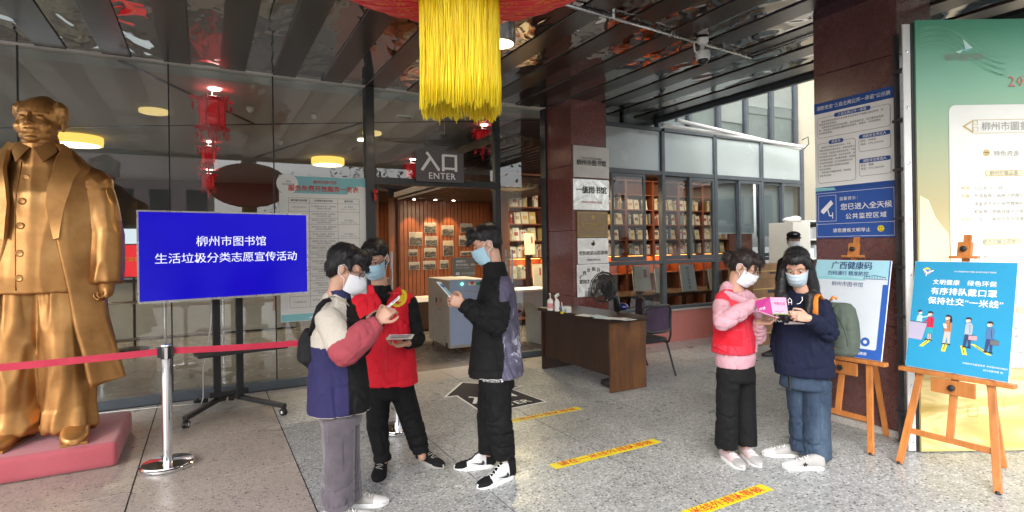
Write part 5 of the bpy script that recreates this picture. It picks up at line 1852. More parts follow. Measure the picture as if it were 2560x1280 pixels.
def w_queue(s, w, h):
    s.rect('sign_cyan', .002, .002, w - .002, h - .002)
    # emblem
    s.circ('pink_print', .085, h - .075, .022, 2).circ('sign_cyan', .085, h - .072, .013, 3).line('white_print', [(.058, h - .06), (.085, h - .085), (.125, h - .068)], .008, 4).poly('yellow_print', [(.06, h - .055), (.085, h - .045), (.105, h - .055), (.085, h - .062)], 5).line('white_print', [(.085, h - .085), (.078, h - .11)], .006, 4)
    s.text('white_print', '做文明健康有益于国家 讲文明 除陋习 战疫情', .012, w * .62, h - .075)
    s.text('white_print', '文明健康　绿色环保', .040, w * .52, h - .165, bold=.014, sp=1.08)
    s.text('white_print', '有序排队戴口罩', .054, w * .52, h - .235, bold=.022, sp=1.06)
    s.text('white_print', '保持社交“一米线”', .054, w * .54, h - .305, bold=.022, sp=1.06)
    s.text('white_print', '中共柳州市委宣传部  中共柳州市文明办  宣', .014, w * .80, .075, 'RIGHT' if False else 'CENTER')
    s.text('white_print', '柳州市图书馆  制', .014, w * .86, .048)
    # counter
    s.poly('lilac_print', [(.003, .33), (.115, .325), (.09, .20), (.003, .205)], 2).line('black_print', [(.003, .33), (.118, .325)], .004, 3)
    # tapes under the people
    for u, v, dx in ((.115, .185, .055), (.232, .17, .012), (.345, .165, -.018), (.44, .185, -.10)):
        s.poly('lime_print', [(u - .012 - dx * .5, v - .03), (u + .014 - dx * .5, v - .03), (u + .014 + dx * .5, v + .03), (u - .012 + dx * .5, v + .03)], 2)
        s.line('black_print', [(u - dx * .3, v - .018), (u + dx * .3, v + .018)], .004, 3)
    def person(u, v, k, top, low, skirt=False, hair_l=False, case=None, back=1):
        # legs, coat, arm, head with mask and hair, flat print
        if skirt:
            s.poly(low, [(u - .018, v + .10), (u + .018, v + .10), (u + .024, v + .045), (u - .024, v + .045)], 4)
            s.rect('skin_print', u - .010, v + .005, u - .003, v + .045, 3.5).rect('skin_print', u + .003, v + .005, u + .010, v + .045, 3.5)
        else:
            s.poly(low, [(u - .018, v + .10), (u + .018, v + .10), (u + .018, v + .006), (u + .004, v + .006), (u, v + .06), (u - .010, v + .006), (u - .026, v + .006)], 3.5)
        s.poly('hair_print', [(u - .034, v), (u - .002, v), (u - .004, v + .008), (u - .020, v + .009)], 4).poly('hair_print', [(u - .006, v), (u + .024, v - .002), (u + .020, v + .007), (u + .002, v + .009)], 4.5)
        s.poly(top, [(u - .018, v + .165), (u + .014, v + .17), (u + .024, v + .15), (u + .022, v + .09), (u - .022, v + .09)], 5)
        if hair_l: s.poly('hair_print', [(u - .002, v + .205), (u + .016, v + .20), (u + .024, v + .16), (u + .012, v + .150)], 5.4)
        s.circ('skin_print', u - .004, v + .185, .0135, 6, 12)
        s.poly('white_print', [(u - .019, v + .184), (u - .006, v + .186), (u - .005, v + .172), (u - .014, v + .170)], 7)
        s.poly('hair_print', [(u - .018, v + .192), (u - .017, v + .204), (u + .002, v + .208), (u + .014, v + .200), (u + .013, v + .184), (u + .006, v + .194)], 7)
        s.line('black_print', [(u + .006, v + .155), (u + .010, v + .10)], .0022, 7)
        if case:
            s.rect(case, u + .004, v + .055, u + .052, v + .085, 7).line('black_print', [(u + .020, v + .085), (u + .022, v + .092), (u + .034, v + .092), (u + .036, v + .085)], .002, 7.5)
    person(.135, .205, 1, 'red2_print', 'teal_print', skirt=True)
    person(.245, .19, 1, 'coat_print', 'beige_print', hair_l=True)
    person(.365, .185, 1, 'palesuit_print', 'navy_print', case='case_print')
    person(.485, .17, 1, 'bluecoat_print', 'navy_print', case='darkcase_print')
    s.poly('white_print', [(.215, .335), (.235, .33), (.238, .30), (.222, .305)], 7.5)
    s.line('red2_print', [(.12, .355), (.105, .335), (.098, .33)], .009, 6)
    # clerk
    s.poly('shirt_print', [(.045, .333), (.082, .331), (.080, .375), (.062, .385), (.048, .37)], 3).line('shirt_print', [(.075, .362), (.11, .372), (.118, .378)], .010, 4)
    s.circ('skin_print', .066, .398, .0125, 4, 12).poly('hair_print', [(.050, .398), (.054, .414), (.072, .416), (.078, .406), (.060, .400)], 5).poly('white_print', [(.066, .400), (.079, .398), (.076, .387), (.068, .386)], 5)
def w_health(s, w, h):
    s.rect('health_blue', .002, .002, w - .002, h - .002)
    s.rect('sky_print', .002, h - .185, w - .012, h - .002, 1.5)
    s.poly('qr_white', [(.002, h - .16), (.10, h - .14), (.2, h - .155), (.32, h - .14), (.45, h - .15), (w - .012, h - .14), (w - .012, h - .19), (.002, h - .19)], 2)
    s.poly('poster_teal', [(.002, h - .150), (.12, h - .138), (.2, h - .150), (.3, h - .142), (.42, h - .152), (.42, h - .165), (.002, h - .165)], 3)
    # bridge drawing
    for i in range(9):
        s.line('navytext_print', [(w - .19 + .02 * i, h - .15), (w - .19 + .02 * i, h - .135 + .012 * math.sin(i / 8 * math.pi))], .003, 3)
    s.line('navytext_print', [(w - .20, h - .15), (w - .015, h - .15)], .004, 3).line('navytext_print', [(w - .19, h - .134), (w - .11, h - .120), (w - .03, h - .134)], .004, 3)
    s.text('navytext_print', '广西健康码', .066, w * .50, h - .070, bold=.024)
    s.text('navytext_print', '扫码通行 精准防控', .040, w * .46, h - .125, bold=.014)
    s.rrect('qr_white', .04, .075, w - .045, h - .165, .015, 4)
    s.text('navytext_print', '柳州市图书馆', .043, w * .47, h - .215, bold=.006, k=6)
    s.circ('health_blue', w - .13, .13, .035, 5).circ('qr_white', w - .13, .13, .015, 6)
    s.text('white_print', '自治区疫情防控指挥部', .026, w * .60, .028, bold=.01)
easel(1.915, 'orange wooden easel in front of the green banner, holding the cyan queue poster', 'cyan poster board about queueing one metre apart with four drawn figures', w_queue, 'queue_poster_board', None)
easel(2.68, 'orange wooden easel at the column behind the student with the green backpack', 'health code poster board with blue frame and blank white panel, partly behind the backpack', w_health, 'health_code_poster_board', None)

# ---------------------------------------------------------------- green banner board
BO = at(2300, 1127, 4.22); BO.z = 0
BX = RT.copy()
bw, bh = 1.9, 3.24
mt, nt, b, o_ = nodes('banner_print')
tc = nt.nodes.new('ShaderNodeTexCoord')
sp = nt.nodes.new('ShaderNodeSeparateXYZ')
lk(nt, tc.outputs['Object'], sp.inputs[0])
mr = nt.nodes.new('ShaderNodeMapRange'); mr.inputs[2].default_value = bh
lk(nt, sp.outputs['Z'], mr.inputs[0])
vec = coords(nt, 'Object', (1, 1, 1))
nz = ntex(nt, vec, 1.3, 3)
ad = nt.nodes.new('ShaderNodeMath'); ad.operation = 'MULTIPLY_ADD'; ad.inputs[1].default_value = .05
lk(nt, nz, ad.inputs[0]); lk(nt, mr.outputs[0], ad.inputs[2])
c = ramp(nt, ad.outputs[0], [(0, (.62, .50, .20)), (.14, (.66, .53, .22)), (.36, (.58, .50, .27)), (.60, (.43, .37, .20)), (.74, (.36, .42, .27)), (.88, (.20, .43, .29)), (1, (.08, .33, .20))])
lk(nt, c, b.inputs['Base Color'])
b.inputs['Roughness'].default_value = .38
M['banner_print'] = mt
bn = thing('exhibition_banner', 'tall green to gold exhibition banner board at the right edge', 'banner', BO, -YAW)
fz = MB('banner_print').obox(BO + BX * bw / 2 + V((0, 0, bh / 2 + .01)), bw, .03, bh, BX, FW).build('banner_face', bn)
MB('white_paint').obox(BO - BX * .052 + FW * .012 + V((0, 0, bh / 2)), .055, .012, bh - .02, BX, FW).build('side_strip', bn)
MB('black_metal').obox(BO - BX * .012 + FW * .01 + V((0, 0, bh / 2)), .02, .02, bh - .01, BX, FW).build('edge_profile', bn)
trs = MB('truss_steel')
mat('truss_steel', (.09, .09, .10), .4, .5, var=.3)
o0 = BO - BX * .035 + FW * .045
for q in (V((0, 0, 0)), BX * .02 + FW * .13):
    trs.obox(o0 + q + V((0, 0, bh / 2)), .03, .03, bh - .05, BX, FW)
z = .25
while z < bh - .2:
    trs.obox(o0 + BX * .01 + FW * .065 + V((0, 0, z)), .05, .15, .02, BX, FW)
    z += .38
trs.build('truss', bn)
bolts = MB('chrome')
for k in range(8):
    c = BO - BX * .052 - FW * .0 + FW * .007 + V((0, 0, .08 + .42 * k))
    bolts.lathe([(.004, 0), (.010, .0), (.010, .006), (.004, .009)], c - FW * .004, 10, BX, V((0, 0, 1)), -FW)
bolts.build('bolts', bn)
for k in range(2):
    MB('white_plastic').lathe([(.012, 0), (.014, .01), (.008, .03)], (BO - BX * .06 + FW * .02) + V((0, 0, 0)), 10) if False else None
flat('banner_panel', (.70, .70, .65)); flat('banner_text', (.30, .29, .26)); flat('banner_gold', (.50, .38, .16)); flat('banner_swirl', (.16, .42, .27)); flat('banner_deep', (.42, .30, .07)); flat('banner_glow', (.80, .62, .22)); flat('banner_cream', (.66, .62, .42)); flat('bird_print', (.55, .78, .74)); flat('rose_print', (.55, .16, .14))
mt, nt, b, o_ = nodes('banner_goldleaf')
vec = coords(nt, 'Object', (.55, 1, 2.6))
f = ntex(nt, vec, 1.7, 4, .5, .8)
c = ramp(nt, f, [(.32, (.46, .32, .08)), (.46, (.62, .47, .17)), (.54, (.90, .74, .34)), (.60, (.66, .50, .18)), (.75, (.50, .36, .10))])
lk(nt, c, b.inputs['Base Color']); b.inputs['Roughness'].default_value = .35
M['banner_goldleaf'] = mt
s = Sheet(BO - FW * .0155 + V((0, 0, .01)), BX, (0, 0, 1))
def bp(px, py):
    q = at(px, py, 4.2) - s.O
    return q.dot(s.X), q.z
# swirls at the top
for k in range(7):
    pts = []
    for i in range(26):
        q = i / 25
        px = 2300 + 215 * q
        py = 72 + k * 7 + 34 * (1 - math.cos(q * 2.6)) - 18 * math.sin(q * 5.2) * (1 if k % 2 else .7)
        pts.append(bp(px, py))
    s.line('banner_swirl', pts, .012, 1)
u0, v1 = bp(2372, 263)
s.rrect('banner_panel', u0, .62, bw - .06, v1, .05, 2)
u, v = bp(2287, 490)
mtn = [bp(2300, 488), bp(2322, 500), bp(2338, 540), bp(2352, 560), bp(2372, 585), bp(2378, 700), bp(2378, 760), bp(2300, 760)]
s.poly('banner_cream', mtn, 1.4)
s.poly('bird_print', [bp(2407, 97), bp(2432, 120), bp(2414, 124)], 3).poly('bird_print', [bp(2388, 130), bp(2410, 122), bp(2400, 134)], 3).poly('poster_teal', [bp(2400, 124), bp(2434, 124), bp(2412, 128)], 4)
uu, vv = bp(2410, 150)
s.text('banner_text', '柳州图书馆', .058, uu, vv, bold=.002, k=4)
uu, vv = bp(2520, 216)
s.text('rose_print', '2022年第四季度', .115, uu, vv, 'LEFT', k=4, sp=1.1)
a_, b__ = bp(2432, 333), bp(2560, 298)
s.frame('banner_gold', a_[0], a_[1], bw - .1, b__[1], .004, 3)
s.poly('banner_gold', [bp(2405, 316), bp(2432, 300), bp(2432, 333)], 3).poly('banner_panel', [bp(2413, 316), bp(2430, 305), bp(2430, 327)], 4)
for y_ in (306, 322):
    q1, q2 = bp(2433, y_ + 6), bp(2444, y_ - 4)
    s.frame('banner_gold', q1[0], q1[1], q2[0], q2[1], .003, 4)
uu, vv = bp(2453, 325)
s.text('banner_text', '柳州市圖書館 数字资源', .072, uu, vv, 'LEFT', bold=.004, k=4)
uu, vv = bp(2466, 382)
s.circ('banner_gold', uu, vv, .026, 3).text('black_print', '一', .035, uu, vv - .012, bold=.02, k=5)
uu, vv = bp(2484, 390)
s.text('banner_text', '特色资源', .048, uu, vv, 'LEFT', k=4).line('banner_gold', [(uu, vv - .015), (uu + .25, vv - .015)], .002, 3)
for py, tx, x_ in ((433, '柳州珍籍品荟', 2463), (604, '地方文献主题推介', 2458), (776, '乡村振兴', 2490)):
    q1, q2 = bp(x_, py + 8), bp(x_ + 78, py - 8)
    s.rrect('banner_gold', q1[0], q1[1], q2[0] + .05, q2[1], .018, 3).rrect('banner_cream', q1[0] + .005, q1[1] + .005, q2[0] + .045, q2[1] - .005, .014, 4)
    s.text('banner_text', tx, .036, (q1[0] + q2[0]) / 2 + .02, q1[1] + .010, k=6)
para = [(475, 2402, '时间'), (475, 2435, '2022年10-12月'), (494, 2402, '内容'), (494, 2435, '为读者推介和展示馆藏珍贵古籍'), (514, 2435, '读者足不出户观赏精美的古籍'), (534, 2435, '和视频，领略我国古代典籍的'), (553, 2402, '平台'), (553, 2435, '（线上）柳州市图书馆微信公众'),
        (647, 2402, '时间'), (647, 2435, '2022年10-12月'), (665, 2435, '（馆藏文献+借阅排行）'), (700, 2435, '（线下）图书馆一楼'), (825, 2510, '战、春雨等'), (845, 2510, '百家·春文'), (865, 2510, '服务农村与城'), (885, 2510, '书、云端阅读'), (925, 2510, '（图书馆官网）')]
for py, px, tx in para:
    uu, vv = bp(px, py)
    s.text('banner_gold' if len(tx) == 2 else 'banner_text', tx, .034, uu, vv, 'LEFT', k=4)
# golden bottom picture
gb = [(0.0, .02)] + [(bw - .01, .02)] + [(bw - .01, .56), (bw * .7, .585), (bw * .4, .55), (bw * .15, .57), (0, .55)]
s.poly('banner_goldleaf', gb, 1.2)
for k in range(4):
    pts = [(i / 20 * bw, .42 - .09 * k + .045 * math.sin(i / 20 * 7 + k * .9) - .10 * (i / 20)) for i in range(21)]
    pts = [(u_, max(.04, v_)) for u_, v_ in pts]
    pass
for k in range(7):
    uu = .35 + .2 * k
    s.frame('banner_deep', uu, .26 + .03 * (k % 3), uu + .07, .33 + .06 * (k % 2), .004, 3)
s.build(bn)

# ---------------------------------------------------------------- far right yard: cabinet, boxes
q = at(1990, 700, 9.5)
t = thing('white_storage_rack', 'white open storage rack behind the security guard', 'rack', (q.x, q.y, 0))
x0, x1, y0, y1 = q.x - .35, q.x + .75, q.y - .2, q.y + .25
r_ = MB('white_paint')
MB('offwhite_wall').box((x0, y0, 0), (x0 + .42, y1, 1.92)).build('cupboard', t, bevel=.006)
for xx in (x0 + .425, x1 - .03):
    MB('white_paint').box((xx, y0, 0), (xx + .03, y1, 1.96)).build('side', t)
for zz in (.1, .5, .9, 1.3, 1.62, 1.93):
    MB('white_paint').box((x0 + .457, y0, zz), (x1 - .032, y1, zz + .025)).build('shelf', t)
random.seed(4)
t2 = thing('cloth_bundle', 'pale bundle lying on top of the white storage rack', 'bundle', (x0 + .3, y0 + .2, 1.92))
MB('paper').ell((x0 + .25, y0 + .2, 1.97), .17, .12, .05).ell((x0 + .35, y0 + .2, 1.99), .08, .1, .05).build('bundle', t2, smooth=True)
for k, zz in enumerate((.525, .925, 1.325, 1.645)):
    t3 = thing('stored_books', ['grey files on the second shelf of the white rack', 'dark crate on the third shelf of the white rack', 'white bound papers on the fourth shelf of the white rack', 'row of pale boxes on the top shelf of the white rack'][k], 'files', (x0 + .6, y0 + .1, zz))
    xx = x0 + .47
    g_ = 0
    while xx < x1 - .15:
        ww2 = random.uniform(.05, .13)
        MB(['cab_grey', 'black_plastic', 'paper', 'blind_grey'][(k + g_) % 4]).box((xx, y0 + .03, zz + .001), (xx + ww2, y1 - .05, zz + random.uniform(.15, .24))).build('file', t3)
        xx += ww2 + .006; g_ += 1
wood('carton_brown', (.20, .10, .04), (.30, .16, .07), rough=.6, coat=0)
for k, (dx, z0_, hh, lab) in enumerate(((0, .0, .36, 'lowest brown box of the stack between the girl in pink and the guard'), (.02, .362, .34, 'middle brown box of the stack behind the girl in pink'), (-.01, .704, .33, 'upper brown box of the stack, with dark print on its side'), (.03, 1.036, .22, 'flat brown box on top of the stack'))):
    q = at(1893, 800, 9.0)
    t = thing('brown_box', lab, 'box', (q.x + dx, q.y, z0_))
    MB('carton_brown').box((q.x - .40 + dx, q.y - .25, z0_ + .001), (q.x + .42 + dx, q.y + .25, z0_ + hh)).build('carton', t, bevel=.006)
    MB('gold_print').box((q.x - .401 + dx, q.y - .2501 - .001, z0_ + hh * .5), (q.x + .3 + dx, q.y - .2503, z0_ + hh * .54)).build('tape', t)
    MB('black_print').box((q.x - .05 + dx, q.y - .252, z0_ + hh * .3), (q.x + .10 + dx, q.y - .2505, z0_ + hh * .45)).build('print', t)
# ================================================================ PEOPLE
UP = V((0, 0, 1))

def remesh(mb, voxel, smooth_it=4, ratio=1.0, sf=.5):
    me = mb.mesh('v')
    bm = bmesh.new(); bm.from_mesh(me)
    bmesh.ops.recalc_face_normals(bm, faces=bm.faces)
    bm.to_mesh(me); bm.free()
    o = bpy.data.objects.new('v', me)
    COL.objects.link(o)
    r = o.modifiers.new('r', 'REMESH')
    r.mode = 'VOXEL'; r.voxel_size = voxel; r.adaptivity = 0
    if smooth_it:
        sm = o.modifiers.new('s', 'SMOOTH'); sm.iterations = smooth_it; sm.factor = sf
    if ratio < 1:
        dc = o.modifiers.new('d', 'DECIMATE'); dc.ratio = ratio
    dg = bpy.context.evaluated_depsgraph_get()
    ev = o.evaluated_get(dg).to_mesh()
    n = len(ev.vertices)
    co = np.empty(n * 3, dtype=np.float32); ev.vertices.foreach_get('co', co)
    no = np.empty(n * 3, dtype=np.float32); ev.vertex_normals.foreach_get('vector', no)
    co = co.reshape(-1, 3).astype(float); no = no.reshape(-1, 3).astype(float)
    fs = [tuple(p.vertices) for p in ev.polygons]
    o.evaluated_get(dg).to_mesh_clear()
    bpy.data.objects.remove(o)
    bpy.data.meshes.remove(me)
    return co, no, fs

ENDS = set()
class Vol:
    """a soft closed body made of tapered limbs; remembers its bones for folds and colours"""
    def __init__(s):
        s.mb = MB('paper'); s.bones = []
    def limb(s, p0, p1, r0, r1, tag_='a', fold=0.0):
        if tuple(p1) in ENDS:            # a sleeve or trouser end: open flat edge instead of a round one
            s.mb.ell(p0, r0, r0, r0)
            s.mb.tube([p0, p1], [r0, r1], 20)
        else:
            s.mb.cone(p0, p1, r0, r1)
        s.bones.append((V(p0), V(p1), r0, r1, tag_, fold))
        return s
    def ell(s, *a, **k):
        s.mb.ell(*a, **k); return s
    def loft(s, rings, tag_='torso', fold=0.0):
        s.mb.loft(rings)
        for a, b in zip(rings[:-1], rings[1:]):
            s.bones.append((V(a[0]), V(b[0]), (V(a[1]).length + V(a[2]).length) / 2, (V(b[1]).length + V(b[2]).length) / 2, tag_, fold))
        return s
    def finish(s, name, parent, mats, pick=None, voxel=.010, it=4, folds=1.0, seed=0.0, ratio=1.0, hem=None):
        co, no, fs = remesh(s.mb, voxel, min(it, 3), ratio)
        n = len(co)
        best = np.full(n, 1e9); bi = np.zeros(n, int); bt = np.zeros(n)
        for i, (p0, p1, r0, r1, tg, fo) in enumerate(s.bones):
            a = np.array(p0); d = np.array(p1) - a
            L2 = max(float(d @ d), 1e-8)
            t = np.clip(((co - a) @ d) / L2, 0, 1)
            dist = np.linalg.norm(co - (a + t[:, None] * d), axis=1) - (r0 + (r1 - r0) * t)
            m_ = dist < best
            best[m_] = dist[m_]; bi[m_] = i; bt[m_] = t[m_]
        s.tags = [s.bones[i][4] for i in bi]
        if folds:
            for k in range(n):
                p0, p1, r0, r1, tg, fo = s.bones[bi[k]]
                if fo == 0: continue
                L = (p1 - p0).length
                d = (p1 - p0) / max(L, 1e-6)
                p = V(co[k])
                # folds run across the limb, drawn out along it less than around it
                al = (p - p0).dot(d)
                q = p - d * al
                al = (p - p0).dot(d)
                if fo < 0:
                    v1 = noise.noise(V((p.x * 9 + seed, p.y * 9, p.z * 1.5)))
                    v2 = noise.noise(V((p.x * 9, p.y * 9 + seed, p.z * 6)))
                    dsp = -fo * folds * (max(1 - abs(v1) * 3.4, -.35) + .35 * v2)
                else:
                    # narrow valleys that pull across the cloth, patchy, in two slanted families
                    if tg.startswith(('arm', 'fore', 'leg')):
                        w1 = V((p.x * 4.5 + seed, p.y * 4.5, p.z * 4.5)) + d * (al * 6.5)
                        w2 = V((p.x * 6 + p.z * 5, p.y * 6 - p.z * 4 + seed, p.z * 7))
                    else:
                        w1 = V((p.x * 8 + p.z * 2.2 + seed, p.y * 8, p.z * 2.6))
                        w2 = V((p.x * 5 - p.z * 4, p.y * 5 + seed, p.z * 6.5))
                    g1 = max(0.0, 1 - abs(noise.noise(w1)) * 6.5)
                    g2 = max(0.0, 1 - abs(noise.noise(w2 + V((7, 3, 1)))) * 6.0)
                    pm = min(1.0, max(.15, .6 + 1.3 * noise.noise(V((p.x * 3, p.y * 3 + 5, p.z * 3 + seed)))))
                    dsp = fo * folds * (-1.3 * pm * g1 ** 1.4 - .8 * pm * g2 ** 1.4 + .45 * noise.noise(V((p.x * 6, p.y * 6, p.z * 4 + seed))) + .25)
                co[k] += no[k] * dsp
        mb = MB(*mats)
        mb.v = [tuple(c) for c in co]
        mb.f = fs
        if pick:
            cen = [sum((V(co[i]) for i in f), V()) / len(f) for f in fs]
            mb.mi = [pick(c, s.tags[f[0]]) for c, f in zip(cen, fs)]
        else:
            mb.mi = [0] * len(fs)
        s.bvh = BVHTree.FromPolygons([V(c) for c in co], fs)
        o = mb.build(name, parent, smooth=True, fix=False)
        return o

def drape(bvh, pts, d, lift=.003, off=.6):
    """push points along d onto a surface, then lift them off it"""
    out = []
    d = V(d).normalized()
    last = None
    for p in pts:
        h = bvh.ray_cast(V(p) - d * off, d, off * 2)
        if h[0] is not None:
            q = h[0] - d * lift
        else:
            q = V(p) if last is None else V(p) + d * (last)
        if h[0] is not None: last = (q - V(p)).dot(d)
        out.append(q)
    return out

def patch(bvh, name, parent, mname, c, X, Y, d, w, h, nx=8, ny=8, lift=.003, shape=None, thick=.002):
    c, X, Y = V(c), V(X).normalized(), V(Y).normalized()
    pts = []
    for i in range(nx + 1):
        for j in range(ny + 1):
            u, v = i / nx * 2 - 1, j / ny * 2 - 1
            if shape == 'disc':
                # square to disc
                uu = u * math.sqrt(1 - v * v / 2); vv = v * math.sqrt(1 - u * u / 2)
                u, v = uu, vv
            pts.append(c + X * u * w / 2 + Y * v * h / 2)
    q = drape(bvh, pts, d, lift)
    fs = [(i * (ny + 1) + j, (i + 1) * (ny + 1) + j, (i + 1) * (ny + 1) + j + 1, i * (ny + 1) + j + 1) for i in range(nx) for j in range(ny)]
    return MB(mname).add(q, fs).build(name, parent, smooth=True, fix=False)

def drape_text(bvh, name, parent, mname, body, size, c, X, Y, d, lift=.004, **k):
    mb = MB(mname).text(body, size, c, X, Y, 'CENTER', **k)
    mb.v = [tuple(p) for p in drape(bvh, mb.v, d, lift)]
    return mb.build(name, parent, fix=False)

# ---- cloth and skin
mat('skin', (.50, .285, .20), .5, var=.06, vs=14)
mat('skin_warm', (.54, .31, .22), .5, var=.06, vs=14)
for n_ in ('skin', 'skin_warm'):
    bs_ = M[n_].node_tree.nodes['Principled BSDF']
    bs_.inputs['Subsurface Weight'].default_value = .15
    bs_.inputs['Subsurface Radius'].default_value = (.02, .008, .004)
    bs_.inputs['Subsurface Scale'].default_value = .5
mat('lip', (.45, .16, .14), .45)
def hairmat(name, col):
    mt, nt, b, o = nodes(name)
    vec = coords(nt, 'Object', (1, 1, .25))
    f = ntex(nt, vec, 120, 3, .6)
    c = ramp(nt, f, [(.3, tuple(x * .5 for x in col)), (.7, tuple(x * 1.7 for x in col))])
    lk(nt, c, b.inputs['Base Color'])
    b.inputs['Roughness'].default_value = .48
    b.inputs['Specular IOR Level'].default_value = .35
    bump(nt, b, f, .5, .004)
    M[name] = mt
hairmat('hair_black', (.010, .009, .010))
hairmat('hair_brown', (.018, .012, .011))
mat('eye_white', (.6, .58, .55), .3); mat('iris', (.015, .01, .008), .2)
def cloth(name, col, rough=.85, sheen=0.0, var=.08, weave=.25, crease=.4, sc=7.0):
    mt = mat(name, col, rough, var=var, vs=7, sheen=sheen, spec=.25)
    nt = mt.node_tree; b = nt.nodes['Principled BSDF']
    vec = coords(nt, 'Object', (1, 1, .62))
    # creases of worn fabric, then the weave
    n1 = ntex(nt, vec, sc, 3, .5, 1.1)
    cre = ramp(nt, n1, [(.40, 0), (.495, 1), (.505, 1), (.60, 0)])
    w = bump(nt, b, ntex(nt, coords(nt, 'Object'), 420, 2), weave, .003)
    bump(nt, b, cre, crease, .006, w)
    return mt
cloth('cloth_black', (.007, .007, .008)); cloth('cloth_trouser_black', (.0055, .0055, .0065)); cloth('cloth_cream', (.50, .46, .40)); cloth('cloth_navy', (.025, .023, .085))
cloth('cloth_rose', (.33, .060, .078)); cloth('cloth_red', (.66, .012, .028), .7); cloth('cloth_pink', (.57, .315, .365)); cloth('cloth_hood_navy', (.007, .010, .030))
cloth('cloth_collar', (.03, .035, .10)); cloth('cloth_white', (.62, .62, .62)); cloth('cloth_uniform', (.007, .007, .009)); cloth('cloth_purple', (.085, .075, .12))
cloth('bag_green', (.085, .105, .085)); cloth('bag_black', (.012, .012, .014)); cloth('strap_orange', (.62, .20, .03)); cloth('mask_blue', (.36, .56, .68), .7, var=.04, crease=.12, sc=18); cloth('mask_white', (.74, .76, .80), .6, var=.02, crease=.1, sc=18); cloth('mask_pale', (.55, .66, .74), .7, var=.04, crease=.12, sc=18)
# corduroy and denim
def corduroy(name, col, freq, amt=.5):
    mt, nt, b, o = nodes(name)
    vec = coords(nt, 'Object')
    w = nt.nodes.new('ShaderNodeTexWave'); w.inputs['Scale'].default_value = freq; w.inputs['Distortion'].default_value = 1.2; w.inputs['Detail'].default_value = 2
    w.bands_direction = 'X'
    lk(nt, vec, w.inputs['Vector'])
    big = ramp(nt, ntex(nt, vec, 5, 5, .65), [(.3, .62), (.72, 1.25)])
    c = ramp(nt, w.outputs['Fac'], [(0, tuple(x * .86 for x in col)), (1, col)])
    c = mixc(nt, 1.0, c, big, 'MULTIPLY')
    lk(nt, c, b.inputs['Base Color']); b.inputs['Roughness'].default_value = .9; b.inputs['Sheen Weight'].default_value = .4
    bump(nt, b, w.outputs['Fac'], amt, .003)
    M[name] = mt
corduroy('corduroy_mauve', (.105, .087, .108), 95, .25)
def denim(name):
    mt, nt, b, o = nodes(name)
    vec = coords(nt, 'Object', (1, 1, .35))
    f = ntex(nt, vec, 4.5, 6, .7)
    c = ramp(nt, f, [(.30, (.010, .019, .042)), (.5, (.022, .042, .078)), (.68, (.055, .09, .135))])
    g = ramp(nt, ntex(nt, coords(nt, 'Object', (1, 1, .2)), 160, 2), [(.3, .8), (.7, 1.15)])
    c = mixc(nt, 1.0, c, g, 'MULTIPLY')
    lk(nt, c, b.inputs['Base Color']); b.inputs['Roughness'].default_value = .85
    M[name] = mt
denim('denim')
# print on the back of the black jacket: white painted figures on violet
mt, nt, b, o_ = nodes('cloth_print')
vec = coords(nt, 'Object', (1, 1, .8))
f = ntex(nt, vec, 7.5, 7, .62, 1.6)
c = ramp(nt, f, [(.30, (.035, .032, .055)), (.50, (.085, .078, .125)), (.585, (.13, .12, .18)), (.62, (.52, .52, .58)), (.66, (.12, .11, .17)), (.8, (.06, .055, .09))])
lk(nt, c, b.inputs['Base Color']); b.inputs['Roughness'].default_value = .8
M['cloth_print'] = mt
mt, nt, b, o_ = nodes('cloth_mesh_red')
vec = coords(nt, 'Object', (1, 1, 1))
vo = nt.nodes.new('ShaderNodeTexVoronoi'); vo.inputs['Scale'].default_value = 260
lk(nt, vec, vo.inputs['Vector'])
c = ramp(nt, vo.outputs['Distance'], [(.25, (.62, .045, .075)), (.5, (.58, .012, .035))])
lk(nt, c, b.inputs['Base Color']); b.inputs['Roughness'].default_value = .7
bump(nt, b, vo.outputs['Distance'], .4, .002)
M['cloth_mesh_red'] = mt

def frame3(fwd, left_hint=None, up=UP):
    f = V(fwd).normalized()
    l = up.cross(f).normalized()
    return f, l, f.cross(l)

